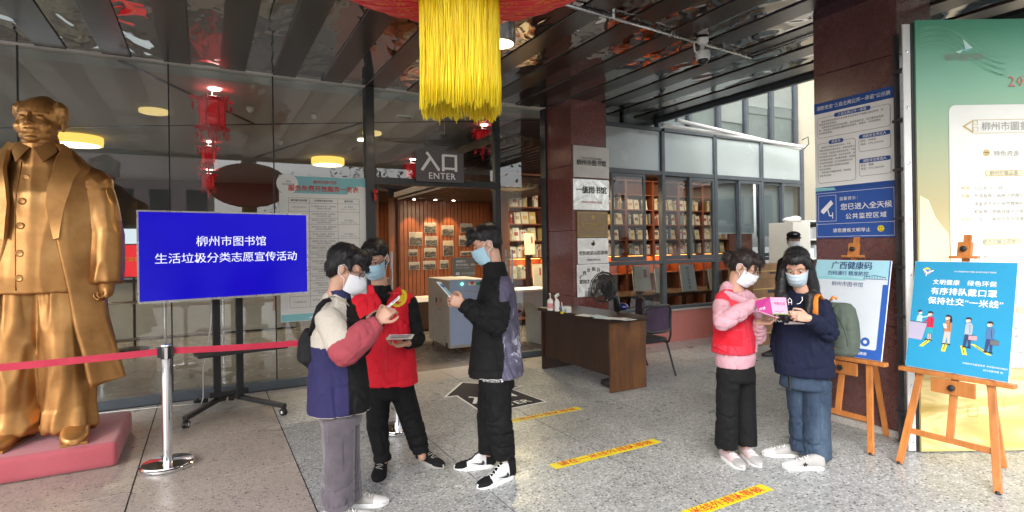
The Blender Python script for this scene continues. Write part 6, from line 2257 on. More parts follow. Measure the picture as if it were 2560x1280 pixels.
def hand(mb, wrist, direc, palm_n, curl=(.5, .6, .7, .75), thumb=.6, side=1, L=.176):
    """palm and five fingers; direc: from wrist to knuckles, palm_n: out of the palm, side +1 thumb on X side"""
    d = V(direc).normalized()
    n = V(palm_n); n = (n - d * n.dot(d)).normalized()
    x = d.cross(n) * side
    k = L / .185
    w = V(wrist)
    mb.loft([(w - d * .02, x * .026 * k, n * .020 * k), (w + d * .02 * k, x * .032 * k, n * .017 * k, .9), (w + d * .06 * k, x * .040 * k, n * .015 * k, .8), (w + d * .088 * k, x * .040 * k, n * .012 * k, .8), (w + d * .096 * k, x * .034 * k, n * .008 * k, .9)], 16)
    lens = [(.042, .025, .020), (.046, .029, .022), (.042, .027, .021), (.034, .020, .018)]
    for i, ls in enumerate(lens):
        base = w + d * (.085 - .004 * abs(i - 1)) * k + x * (.030 - .020 * i) * k
        ang = 0
        p = base
        r = (.0088 if i < 3 else .0078) * k
        for j, l in enumerate(ls):
            ang += curl[i] * (.8, 1.0, .7)[j]
            dd = d * math.cos(ang) + n * math.sin(ang)
            q = p + dd * l * k
            mb.cone(p, q, r, r * .90, 10)
            p = q; r *= .90
    # thumb
    p = w + d * .025 * k + x * .026 * k
    d1 = (d * .62 + x * .72 + n * .30).normalized()
    q = p + d1 * .042 * k
    mb.cone(p, q, .0135 * k, .0105 * k, 10)
    d2 = (d * .85 + x * (.50 - thumb * .5) + n * (.25 + thumb * .4)).normalized()
    q2 = q + d2 * .030 * k
    mb.cone(q, q2, .0105 * k, .0092 * k, 10)
    d3 = (d * .9 + x * (.2 - thumb * .5) + n * (.2 + thumb * .4)).normalized()
    mb.cone(q2, q2 + d3 * .024 * k, .0092 * k, .0075 * k, 10)

def head(mb, c, F, L, U, k=1.0):
    """skull, jaw, nose, brow, ears, cheeks, lips merged later with the neck"""
    def P(f, l, u): return c + (F * f + L * l + U * u) * k
    mb.ell(P(-.008, 0, .035), .095 * k, .076 * k, .088 * k, F, L, U, 24, 16)
    mb.ell(P(.022, 0, -.025), .070 * k, .064 * k, .078 * k, F, L, U, 24, 16)
    mb.ell(P(.040, 0, -.078), .042 * k, .040 * k, .034 * k, F, L, U, 16, 12)
    mb.ell(P(.070, 0, -.096), .020 * k, .024 * k, .018 * k, F, L, U, 12, 10)
    mb.cone(P(.082, 0, .012), P(.104, 0, -.026), .009 * k, .0125 * k, 12)
    for s_ in (-1, 1):
        mb.cone(P(.094, s_ * .010, -.030), P(.084, s_ * .014, -.032), .008 * k, .007 * k, 8)
        mb.ell(P(.058, s_ * .040, -.022), .026 * k, .022 * k, .026 * k, F, L, U, 12, 10)
        mb.cone(P(.080, s_ * .014, .024), P(.066, s_ * .050, .026), .010 * k, .008 * k, 10)
        # ear: rim and lobe
        mb.ell(P(-.012, s_ * .079, .000), .018 * k, .008 * k, .030 * k, (F + U * .2).normalized(), (L * s_ - F * .25).normalized(), None, 12, 10)
        mb.cone(P(-.024, s_ * .082, .016), P(-.012, s_ * .080, -.022), .006 * k, .005 * k, 8)
    mb.ell(P(.070, 0, -.062), .024 * k, .030 * k, .030 * k, F, L, U, 14, 10)
    mb.cone(P(.088, -.018, -.0585), P(.088, .018, -.0585), .0052 * k, .0052 * k, 8)
    mb.cone(P(.087, -.015, -.0675), P(.087, .015, -.0675), .006 * k, .006 * k, 8)

def face_bits(t, c, F, L, U, k=1.0, down=.6, brow=.5):
    def P(f, l, u): return c + (F * f + L * l + U * u) * k
    e, ir, br = MB('eye_white'), MB('iris'), MB('hair_black')
    for s_ in (-1, 1):
        q = P(.073, s_ * .031, .006)
        e.ell(q, .010 * k, .014 * k, .0065 * k, F, L, U, 12, 8)
        ir.ell(P(.081, s_ * .031, .006 - .004 * down), .004 * k, .0058 * k, .0052 * k, F, L, U, 10, 8)
        ir.tube([P(.079, s_ * .015, .009), P(.086, s_ * .024, .0135), P(.084, s_ * .037, .0125), P(.073, s_ * .048, .007)], .0012 * k, 5)
        br.tube([P(.086, s_ * .014, .030), P(.087, s_ * .030, .037), P(.075, s_ * .050, .034)], [.0020 * k, .0030 * k, .0012 * k], 6, flat_=.7)
    e.build('eyes', t, smooth=True); ir.build('pupils', t, smooth=True); br.build('eyebrows', t, smooth=True)

def surgical_mask(t, c, F, L, U, m_, k=1.0, kn=False):
    """pleated cloth mask from nose bridge to under the chin with two ear loops each side"""
    def P(f, l, u): return c + (F * f + L * l + U * u) * k
    vs, fs = [], []
    NU, NV = 20, 14
    for i in range(NU + 1):
        u = i / NU * 2 - 1
        for j in range(NV + 1):
            v = j / NV
            z = .000 - .118 * v
            if kn:
                # folded beak: sticks out along the middle ridge
                az = u * R_(72)
                fx = .098 + .040 * (1 - abs(u)) ** .8 * math.sin(math.pi * min(1, v * .95 + .05)) ** .8
                wl = .066 * (1 - .25 * v)
                z = .004 - .115 * v - .004 * (1 - abs(u)) + abs(u) * (.010 - .020 * (1 - v)) 
                f_ = fx * math.cos(az * .95) * (1 - .06 * v) + .002
                l_ = (wl + .012) * math.sin(az) * 1.08
            else:
                az = u * R_(84)
                wdt = .070 * (1 - .20 * v)
                fx = .1065 + .012 * math.sin(math.pi * v) - .012 * v * v + .008 * (1 - abs(u)) * (1 - v)
                pl_ = .0022 * math.sin(v * 22) * (1 - abs(u) * .3)
                f_ = (fx + pl_) * math.cos(az) ** .62 * .98 + .004
                f_ = max(f_, .018)
                l_ = (wdt + .006) * math.sin(az)
                z = -.004 * abs(u) + .004 - .108 * v - (1 - abs(u)) * .008 * v
            vs.append(P(f_, l_, z))
    for i in range(NU):
        for j in range(NV):
            fs.append((i * (NV + 1) + j, i * (NV + 1) + j + 1, (i + 1) * (NV + 1) + j + 1, (i + 1) * (NV + 1) + j))
    n0 = len(vs)
    vs += [p - (p - c).normalized() * .0025 for p in vs]
    fs += [tuple(n0 + a for a in reversed(f)) for f in fs]
    o = MB(m_).add(vs, fs).build('face_mask', t, smooth=True, fix=False)
    lp = MB('mask_white')
    for s_ in (-1, 1):
        i = 0 if s_ < 0 else NU
        a, b_ = V(vs[i * (NV + 1) + 1]), V(vs[i * (NV + 1) + NV - 1])
        lp.tube([a, P(.03, s_ * .077, .010), P(-.010, s_ * .086, .030), P(-.030, s_ * .084, .012)], .0020, 6)
        lp.tube([b_, P(.020, s_ * .078, -.040), P(-.020, s_ * .085, -.024), P(-.032, s_ * .084, .010)], .0020, 6)
    lp.build('ear_loops', o, smooth=True)
    return o

def glasses(t, c, F, L, U, k=1.0):
    def P(f, l, u): return c + (F * f + L * l + U * u) * k
    g = MB('black_plastic')
    ln = MB('clear_plastic')
    for s_ in (-1, 1):
        pts = []
        for i in range(21):
            a = 2 * math.pi * i / 20
            x = .026 * math.copysign(abs(math.cos(a)) ** .7, math.cos(a)); z = .018 * math.copysign(abs(math.sin(a)) ** .7, math.sin(a))
            pts.append(P(.100 - .25 * abs(x + .0) * 0 - .012 * (x * s_ > 0) * abs(x) / .026, s_ * .033 + x, .004 + z))
        g.tube(pts, .0014, 6, caps=False)
        ln.add(pts[:-1], [tuple(range(20))])
        g.tube([P(.090, s_ * .060, .012), P(.06, s_ * .076, .012), P(-.012, s_ * .084, .008), P(-.03, s_ * .083, -.004)], .0014, 6)
    g.tube([P(.100, -.008, .008), P(.103, 0, .010), P(.100, .008, .008)], .002, 6)
    o = g.build('glasses', t, smooth=True)
    ln.build('lenses', o, fix=False)

def hair_vol(t, c, F, L, U, k, prims, m_='hair_black', locks=None, seed=1, name='hair', voxel=.006, rough=.004):
    def P(f, l, u): return c + (F * f + L * l + U * u) * k
    mb = MB(m_)
    for q in prims:
        if q[0] == 'e':
            mb.ell(P(*q[1]), q[2][0] * k, q[2][1] * k, q[2][2] * k, F, L, U, 24, 16)
        else:
            mb.cone(P(*q[1]), P(*q[2]), q[3] * k, q[4] * k, 14)
    co, no, fs = remesh(mb, voxel, 8)
    for i in range(len(co)):
        p = V(co[i]) - c
        s1 = noise.noise(V((p.dot(L) * 60 + seed * 3, p.dot(F) * 60, p.dot(U) * 7)))
        co[i] += no[i] * (rough * .55 * s1)
    out = MB(m_)
    out.add([tuple(x) for x in co], fs)
    # loose locks
    random.seed(seed)
    if locks:
        cand = [i for i in range(len(co))]
        made = 0
        while made < locks * 3.5:
            i = random.choice(cand)
            p = V(co[i]); n = V(no[i])
            q = p - c
            f, l, u = q.dot(F) / k, q.dot(L) / k, q.dot(U) / k
            fl = (F * .5 if f > .02 and u > .02 else -U) - UP * .35
            d = (fl - n * fl.dot(n)).normalized()
            sz = random.uniform(.014, .040)
            w_ = random.uniform(.0006, .0014)
            out.tube([p - n * .002, p + d * sz * .5 + n * random.uniform(.001, .005), p + d * sz + n * random.uniform(-.003, .006)], [w_, w_ * .8, .0004], 4, caps=False)
            made += 1
    o = out.build(name, t, smooth=True, fix=False)
    return o

def shoe(t, heel, direc, L=.28, W=.10, up='cloth_black', sole='white_plastic', toe=None, high=.085, laces='white_print', tongue=None, extra=None, pitch=0, mid=None):
    """heel: ground point under the heel; direc: towards the toe"""
    d = V(direc); d.z = 0; d.normalize()
    x = d.cross(UP)
    h = V(heel); h.z = 0.0
    mats = [up, sole, toe or up] + ([mid[2]] if mid else [])
    st = [(0.00, .26, high * .78, .30), (.02, .36, high, .62), (.10, .40, high * 1.12, .70), (.22, .42, high * 1.16, .74), (.34, .42, high * 1.08, .76), (.46, .44, high * .88, .80), (.58, .48, .060, .84), (.70, .50, .048, .86), (.82, .48, .040, .84), (.92, .38, .034, .70), (.98, .22, .024, .5), (1.0, .10, .016, .3)]
    seg = 20
    vs, fs, mi = [], [], []
    for (q, w, hh, bt) in st:
        for k in range(seg):
            a = 2 * math.pi * k / seg
            cx, cz = math.cos(a), math.sin(a)
            z = (hh / 2) * (1 + math.copysign(abs(cz) ** .75, cz))
            ww = w * W * math.copysign(abs(cx) ** .8, cx)
            # narrower towards the top
            tz = z / max(hh, .001)
            nar = 1 - .42 * max(0, tz - .35) * (1 if q < .5 else .8)
            vs.append(h + d * (q * L) + x * ww * nar + UP * (.012 + z))
    n = len(st)
    mb = MB(*mats)
    for i in range(n - 1):
        for k in range(seg):
            k2 = (k + 1) % seg
            fs.append((i * seg + k, i * seg + k2, (i + 1) * seg + k2, (i + 1) * seg + k))
            mi.append(2 if st[i][0] >= .70 else (3 if mid and mid[0] <= st[i][0] < mid[1] and (abs(math.cos(2 * math.pi * (k + .5) / seg)) > .3) else 0))
    fs += [tuple(range(seg - 1, -1, -1)), tuple((n - 1) * seg + k for k in range(seg))]
    mi += [0, 2]
    mb.v, mb.f, mb.mi = [tuple(p) for p in vs], fs, mi
    o = mb.build('shoe', t, smooth=True)
    # sole
    so = MB(sole)
    out = []
    for k in range(28):
        a = 2 * math.pi * k / 28
        u = .5 + .515 * math.cos(a)
        ww = np.interp(u, [-.02, .0, .1, .3, .5, .72, .9, .99, 1.02], [.05, .27, .41, .43, .46, .53, .42, .2, .05])
        out.append((u, (1 if math.sin(a) >= 0 else -1) * ww * abs(math.sin(a)) ** .5))
    vs2 = []
    for z, g in ((.001, .96), (.006, 1.0), (.022, 1.02), (.030, .97)):
        for u, w in out:
            vs2.append(h + d * ((u - .5) * L * (1 if g >= 1 else .985) + L * .5) + x * w * W * g + UP * (z + .006 * max(0, u - .85) * 4))
    m2 = 28
    f2 = []
    for i in range(3):
        for k in range(m2):
            f2.append((i * m2 + k, i * m2 + (k + 1) % m2, (i + 1) * m2 + (k + 1) % m2, (i + 1) * m2 + k))
    f2 += [tuple(range(m2 - 1, -1, -1)), tuple(3 * m2 + k for k in range(m2))]
    so.add(vs2, f2)
    so.build('sole', o, smooth='auto')
    if laces:
        lc = MB(laces)
        for i in range(5):
            q = .40 + .065 * i
            hh = np.interp(q, [.34, .46, .58, .70], [high * 1.08, high * .88, .060, .048]) + .013
            c = h + d * q * L + UP * hh
            s_ = 1 if i % 2 else -1
            lc.tube([c - x * .024 - UP * .006 - d * .006 * s_, c + UP * .003, c + x * .024 - UP * .006 + d * .006 * s_], .0028, 5)
        lc.build('laces', o, smooth=True)
    if extra:
        extra(o, h, d, x)
    return o

def leaflet(name, label, c, X, Y, w, h, m_, prints, group=None, cat='leaflet', fold=0.0):
    c, X, Y = V(c), V(X).normalized(), V(Y)
    Y = (Y - X * Y.dot(X)).normalized()
    N = X.cross(Y)
    t = thing(name, label, cat, c, group=group)
    MB(m_).obox(c, w, h, .004, X, Y, N).build('card', t)
    for sgn in (1, -1):
        s = Sheet(c - X * sgn * w / 2 - Y * h / 2 + N * .0022 * sgn, X * sgn, Y, .0004)
        prints(s, w, h)
        s.build(t)
    return t
mat('shoe_grey', (.34, .33, .32), .6)
def person_root(label, px, py, D):
    g = at(px, py, D)
    t = thing('person', label, 'person', (g.x, g.y, 0), -YAW)
    def P(x, y, dd=0.0): return at(x, y, D + dd)
    return t, P

def body(t, c, HF, HU, neck, sh, el, wr, hp, kn, an, hands, bL, chest, hipc, m_='skin', k=1.0, voxel=.0052):
    F, L, U = frame3(HF, up=HU)
    ENDS.clear(); ENDS.update(tuple(p) for p in list(wr) + list(an))
    mb = MB(m_)
    head(mb, c, F, L, U, k)
    mb.cone(c - U * .06 * k - F * .012, neck, .052, .060)
    mb.loft([(hipc, bL * .13, bL.cross(UP) * .09), ((hipc + chest) / 2, bL * .12, bL.cross(UP) * .08), (chest, bL * .15, bL.cross(UP) * .09), (neck - UP * .02, bL * .07, bL.cross(UP) * .05)], 20)
    for i in range(2):
        mb.cone(chest + (sh[i] - chest) * .5 + UP * .03, sh[i], .05, .045)
        mb.cone(sh[i], el[i], .045, .038)
        mb.cone(el[i], wr[i], .038, .026)
        mb.cone(hp[i], kn[i], .07, .05)
        mb.cone(kn[i], an[i], .05, .034)
        if hands[i]:
            hand(mb, wr[i], *hands[i][:2], **(hands[i][2] if len(hands[i]) > 2 else {}))
    co, no, fs = remesh(mb, voxel, 2, .45, .45)
    o = MB(m_).add([tuple(x) for x in co], fs).build('body', t, smooth=True, fix=False)
    return F, L, U

def trousers(t, m_, waist, hp, kn, an, r, bL, mats=None, pick=None, folds=1.0, seed=1., name='trousers', fold=.010, break_=.0, voxel=.008):
    v = Vol()
    bF = bL.cross(UP)
    v.loft([(waist, bL * .155, bF * .115), (waist - UP * .12, bL * .17, bF * .13), ((hp[0] + hp[1]) / 2 - UP * .06, bL * .15, bF * .12)], 'hip', fold * .5)
    for i in range(2):
        v.limb(hp[i], kn[i], r[0], r[1], 'leg%d' % i, fold * .8)
        mid = kn[i].lerp(an[i], .55)
        v.limb(kn[i], mid, r[1], (r[1] + r[2]) / 2, 'leg%d' % i, fold)
        v.limb(mid, an[i], (r[1] + r[2]) / 2, r[2], 'leg%d' % i, fold * 1.4)
    return v.finish(name, t, mats or [m_], pick, voxel, 4, folds, seed, .6), v

# ================================================================ man at the left, back to the screen
def man_in_colour_block_jacket():
    KH = 1.09
    D = 3.35
    t, P = person_root('young man in cream, navy and rose jacket and mauve corduroy trousers', 855, 1290, D)
    bF = (RT * .90 + FW * .30).normalized(); bL = UP.cross(bF).normalized()
    c = P(866, 674)
    sh = [P(822, 800, -.17), P(862, 792, .17)]
    el = [P(862, 878, -.24), P(900, 865, .16)]
    wr = [P(946, 806, -.14), P(948, 795, .03)]
    hp = [P(846, 1030, -.06), P(860, 1030, .07)]
    kn = [P(846, 1140, -.06), P(862, 1135, .06)]
    an = [P(842, 1262, -.06), P(866, 1245, .06)]
    neck, chest, hipc = P(838, 752), P(842, 840), P(850, 990)
    HF = RT * .90 + FW * .10 - UP * .42
    F, L, U = body(t, c, HF, UP, neck, sh, el, wr, hp, kn, an,
                   [(RT * .55 + UP * .65 + FW * .1, RT * .3 + FW * .9 - UP * .1, dict(curl=(.9, 1.0, 1.1, 1.1), side=-1)), (RT * .45 + UP * .6 - FW * .25, -FW * .9 + RT * .1, dict(curl=(.8, .9, 1., 1.), side=1))], bL, chest, hipc, 'skin', KH)
    face_bits(t, c, F, L, U, KH)
    surgical_mask(t, c, F, L, U, 'mask_white', KH, kn=True)
    glasses(t, c, F, L, U, KH)
    hair_vol(t, c, F, L, U, KH, [('e', (-.028, 0, .055), (.100, .088, .085)), ('e', (-.062, 0, .005), (.055, .080, .075)), ('e', (.045, 0, .095), (.062, .074, .042)), ('c', (.05, -.04, .085), (.095, -.035, .045), .030, .012), ('c', (.05, .04, .085), (.095, .035, .045), .030, .012), ('c', (.05, .0, .095), (.105, .0, .040), .032, .012), ('c', (.0, -.078, .06), (.03, -.080, .015), .02, .010), ('c', (.0, .078, .06), (.03, .080, .015), .02, .010)], locks=420, seed=2, rough=.006)
    # jacket
    v = Vol()
    cen = lambda x, y: P(x, y)
    v.loft([(cen(848, 1022), bL * .200, bF * .182, .85), (cen(848, 985), bL * .200, bF * .180, .85), (cen(845, 920), bL * .190, bF * .170, .85), (cen(842, 850), bL * .185, bF * .152, .85), (cen(838, 800), bL * .185, bF * .128, .9), (cen(836, 775), bL * .14, bF * .10), (cen(836, 752), bL * .08, bF * .085)], 'torso', .009)
    v.limb(sh[0] + UP * .0, el[0], .078, .084, 'armR', .008).limb(el[0], el[0].lerp(wr[0], .6), .086, .078, 'foreR', .014).limb(el[0].lerp(wr[0], .6), wr[0], .076, .046, 'foreR', .012)
    v.limb(sh[1], el[1], .075, .072, 'armL', .008).limb(el[1], wr[1], .072, .045, 'foreL', .012)
    v.limb(P(834, 756), P(846, 742), .074, .074, 'collar', 0)
    z1, z2 = P(840, 858).z, P(848, 1022).z
    ref = P(842, 850)
    def pick(p, tg):
        f = (p - ref).dot(bF)
        s_ = (p - ref).dot(bL)
        if tg == 'foreR': return 2
        if tg == 'armR':
            q = (p - sh[0]).dot((el[0] - sh[0]).normalized()) / (el[0] - sh[0]).length
            return 2 if q > .80 + .15 * f else (0 if f < .05 else 3) if q < .8 else 0
        if tg in ('armL', 'foreL'): return 3
        if tg == 'collar': return 4
        if p.z < z2 + .007: return 0
        if f > .055: return 3
        return 0 if p.z > z1 else 1
    v.finish('jacket', t, ['cloth_cream', 'cloth_navy', 'cloth_rose', 'cloth_black', 'cloth_collar'], pick, .0065, 2, 1, 3.3, 1.0)
    MB('cloth_cream').tube([P(822, 742, -.06), P(838, 738, -.09), P(858, 748, -.07), P(872, 765, -.03)], .006, 6).build('collar_piping', t, smooth=True)
    tr, vv = trousers(t, 'corduroy_mauve', P(850, 985), hp, kn, an, (.096, .090, .094), bL, seed=5, fold=.013)
    # cargo pocket on the near leg
    patch(vv.bvh, 'pocket', t, 'corduroy_mauve', P(842, 1130, -.09), RT, UP, FW, .10, .16, lift=.008)
    shoe(t, ground(845, 1300) - bF * .07 - FW * .05, bF, .28, .10, 'cab_grey', 'white_plastic', 'cloth_white')
    shoe(t, ground(868, 1268) - RT * .04, RT * .95 + FW * .1, .29, .10, 'cab_grey', 'white_plastic', 'cloth_white')
    # bag on his back, strap over the shoulder
    bg = thing('shoulder_bag', 'black shoulder bag hanging behind the man in the colour block jacket', 'bag', P(765, 870, .02))
    vb = Vol()
    q = P(775, 868, .02)
    vb.loft([(q + UP * .11, bF * .03, bL * .10, .8), (q + UP * .04, bF * .065, bL * .14, .8), (q - UP * .06, bF * .075, bL * .145, .8), (q - UP * .12 + bF * .03, bF * .04, bL * .10, .8)], 'a', .008)
    vb.finish('bag_body', bg, ['bag_black'], None, .009, 3, 1, 2)
    MB('bag_black').tube([P(776, 838, -.10), P(786, 800, -.19), P(797, 768, -.19), P(812, 752, -.12), P(828, 748, -.05)], [.016] * 5, 8, flat_=.4).build('strap', bg, smooth=True)
    return P, bF, bL

# ================================================================ man in the red volunteer vest
def man_in_red_vest():
    KH = 1.08
    D = 4.11
    t, P = person_root('young man with glasses in a red volunteer vest over black clothes', 985, 1170, D)
    bF = (-FW * .97 - RT * .10).normalized(); bL = UP.cross(bF).normalized()
    c = P(938, 647, -.05)
    sh = [P(893, 762, .02), P(1024, 758, .02)]
    el = [P(884, 850, -.03), P(1044, 848, -.02)]
    wr = [P(925, 795, -.28), P(1020, 858, -.25)]
    hp = [P(945, 972, .0), P(1003, 972, .0)]
    kn = [P(944, 1066, -.10), P(1032, 1060, -.04)]
    an = [P(957, 1152, -.12), P(1052, 1130, -.02)]
    neck, chest, hipc = P(950, 722), P(962, 800), P(970, 940)
    HF = -FW * .90 - RT * .10 - UP * .42
    F, L, U = body(t, c, HF, UP, neck, sh, el, wr, hp, kn, an,
                   [(RT * .75 + UP * .35 - FW * .3, -UP * .3 - FW * .7 + RT * .2, dict(curl=(.5, .6, .7, .8), side=1)), (-RT * .75 - UP * .10 - FW * .3, UP * .9 - FW * .1, dict(curl=(.5, .6, .6, .7), side=1))], bL, chest, hipc, 'skin', KH)
    face_bits(t, c, F, L, U, KH)
    surgical_mask(t, c, F, L, U, 'mask_blue', KH)
    glasses(t, c, F, L, U, KH)
    hair_vol(t, c, F, L, U, KH, [('e', (-.022, 0, .052), (.100, .086, .082)), ('e', (-.05, 0, .01), (.058, .080, .07)), ('e', (.035, 0, .095), (.060, .070, .036)), ('c', (.06, -.05, .075), (.075, .05, .085), .022, .022)], locks=260, seed=4, rough=.004)
    v = Vol()
    v.loft([(P(968, 945), bL * .17, bF * .11), (P(965, 880), bL * .165, bF * .11), (P(962, 810), bL * .17, bF * .11), (P(958, 765), bL * .155, bF * .095), (P(952, 738), bL * .09, bF * .07)], 'torso', .003)
    for i in range(2):
        v.limb(sh[i], el[i], .060, .058, 'arm', .010).limb(el[i], wr[i], .058, .042, 'arm', .013)
    v.finish('shirt', t, ['cloth_black'], None, .010, 4, 1, 7, .6)
    # vest
    v = Vol()
    v.loft([(P(968, 958), bL * .222, bF * .150, .8), (P(967, 915), bL * .218, bF * .146, .8), (P(964, 850), bL * .208, bF * .142, .8), (P(960, 795), bL * .200, bF * .138, .85), (P(956, 764), bL * .205, bF * .118, .9), (P(953, 744), bL * .150, bF * .095), (P(950, 728), bL * .092, bF * .085), (P(948, 712, .0), bL * .086, bF * .082)], 'torso', .009)
    v.limb(P(900, 757, .02), P(1016, 753, .02), .068, .068, 'sh', .004)
    nk = P(950, 735, -.10)
    def pick(p, tg):
        # open collar: a V at the front where the black shirt shows
        s_ = (p - nk).dot(bL); zz = p.z - P(957, 790).z
        if (p - neck).dot(bF) > -.02 and zz > 0 and abs(s_ - .015) < zz * .32: return 1
        return 0
    v.finish('vest', t, ['cloth_red', 'cloth_black'], pick, .0065, 4, 1, 1.5, 1.0)
    # collar flaps
    for s_, (x0, x1, x2) in ((-1, (925, 935, 957)), (1, (1000, 985, 962))):
        pts = [P(x0, 722 if s_ < 0 else 714, -.02), P(x0 + s_ * 4, 736, -.07), P(x1, 750, -.15), P(x2, 790, -.17), P((x1 + x2) / 2 - s_ * 6, 752, -.165), P(x1 - s_ * 2, 728, -.07)]
        MB('cloth_red').add(pts + [p + FW * .01 for p in pts], [(0, 1, 2, 3, 4, 5), (11, 10, 9, 8, 7, 6)] + [(i, i + 6, (i + 1) % 6 + 6, (i + 1) % 6) for i in range(6)]).build('collar_flap', t, smooth=True)
    # zip
    zp = [P(958 + 6 * q, 790 + 162 * q, -.2) for q in [i / 14 for i in range(15)]]
    MB('red_print').tube(drape(v.bvh, zp, FW, .001), .003, 6).build('zip', t, smooth=True)
    zt2 = drape(v.bvh, [P(957, 785 + 4 * i, -.2) for i in range(5)], FW, .004)
    MB('chrome').tube(zt2, .004, 6).build('zip_pull', t, smooth=True)
    # round emblem
    ec = P(986, 749, -.2)
    patch(v.bvh, 'emblem', t, 'yellow_print', ec, bL, UP, FW, .115, .125, 10, 10, .003, 'disc')
    em = MB('red_print')
    pts, fs = [], []
    for k in range(24):
        a = 2 * math.pi * k / 24
        pts.append(ec + RT * .037 * math.cos(a) + UP * .040 * math.sin(a))
    em.add(drape(v.bvh, pts, FW, .0045), [tuple(range(24))])
    em.build('emblem_ring', t, fix=False)
    # white-yellow hand and dove mark, drawn as a curved heart with a bird
    em = MB('yellow_print')
    hp_ = [(-.026, -.018), (-.012, -.004), (-.020, .008), (-.008, .016), (.0, .008), (.006, .018), (.018, .014), (.014, .004), (.026, .0), (.012, -.010), (.002, -.024), (-.008, -.014)]
    em.add(drape(v.bvh, [ec + RT * a + UP * b for a, b in hp_], FW, .006), [tuple(range(12))])
    em.build('emblem_mark', t, fix=False)
    drape_text(v.bvh, 'emblem_lettering', t, 'red_print', '中国志愿服务', .015, ec + UP * .040, RT, UP, FW, .006)
    # pocket welt and cuff seams
    seam = drape(v.bvh, [P(1022 + 1.5 * i, 905 - 6 * i, -.2) for i in range(8)], FW, .002)
    MB('red_print').tube(seam, .002, 5).build('pocket_seam', t, smooth=True)
    trousers(t, 'cloth_trouser_black', P(968, 940), hp, kn, an, (.094, .078, .060), bL, seed=9, fold=.010)
    a, b = ground(957, 1168), ground(945, 1202)
    shoe(t, a, b - a, .28, .105, 'cloth_black', 'cloth_uniform', laces='cab_grey')
    a, b = ground(1046, 1150), ground(1106, 1172)
    shoe(t, a, b - a, .28, .10, 'cloth_black', 'cab_grey', laces='cab_grey')
    MB('skin').cone(P(1054, 1122, -.02), P(1055, 1142, -.03), .030, .030).build('ankle', t, smooth=True)

def prints_blue(s, w, h):
    s.rect('sky_print', w * .06, h * .1, w * .94, h * .9, 1)
    s.rect('health_blue', w * .06, h * .62, w * .94, h * .82, 2)
    for i in range(5): s.line('grey_print', [(w * .12, h * (.15 + .09 * i)), (w * .85, h * (.15 + .09 * i))], .003, 2)
def prints_pale(s, w, h):
    s.rect('lilac_print', w * .1, h * .55, w * .9, h * .9, 1)
    for i in range(5): s.line('grey_print', [(w * .12, h * (.12 + .08 * i)), (w * .85, h * (.12 + .08 * i))], .003, 2)

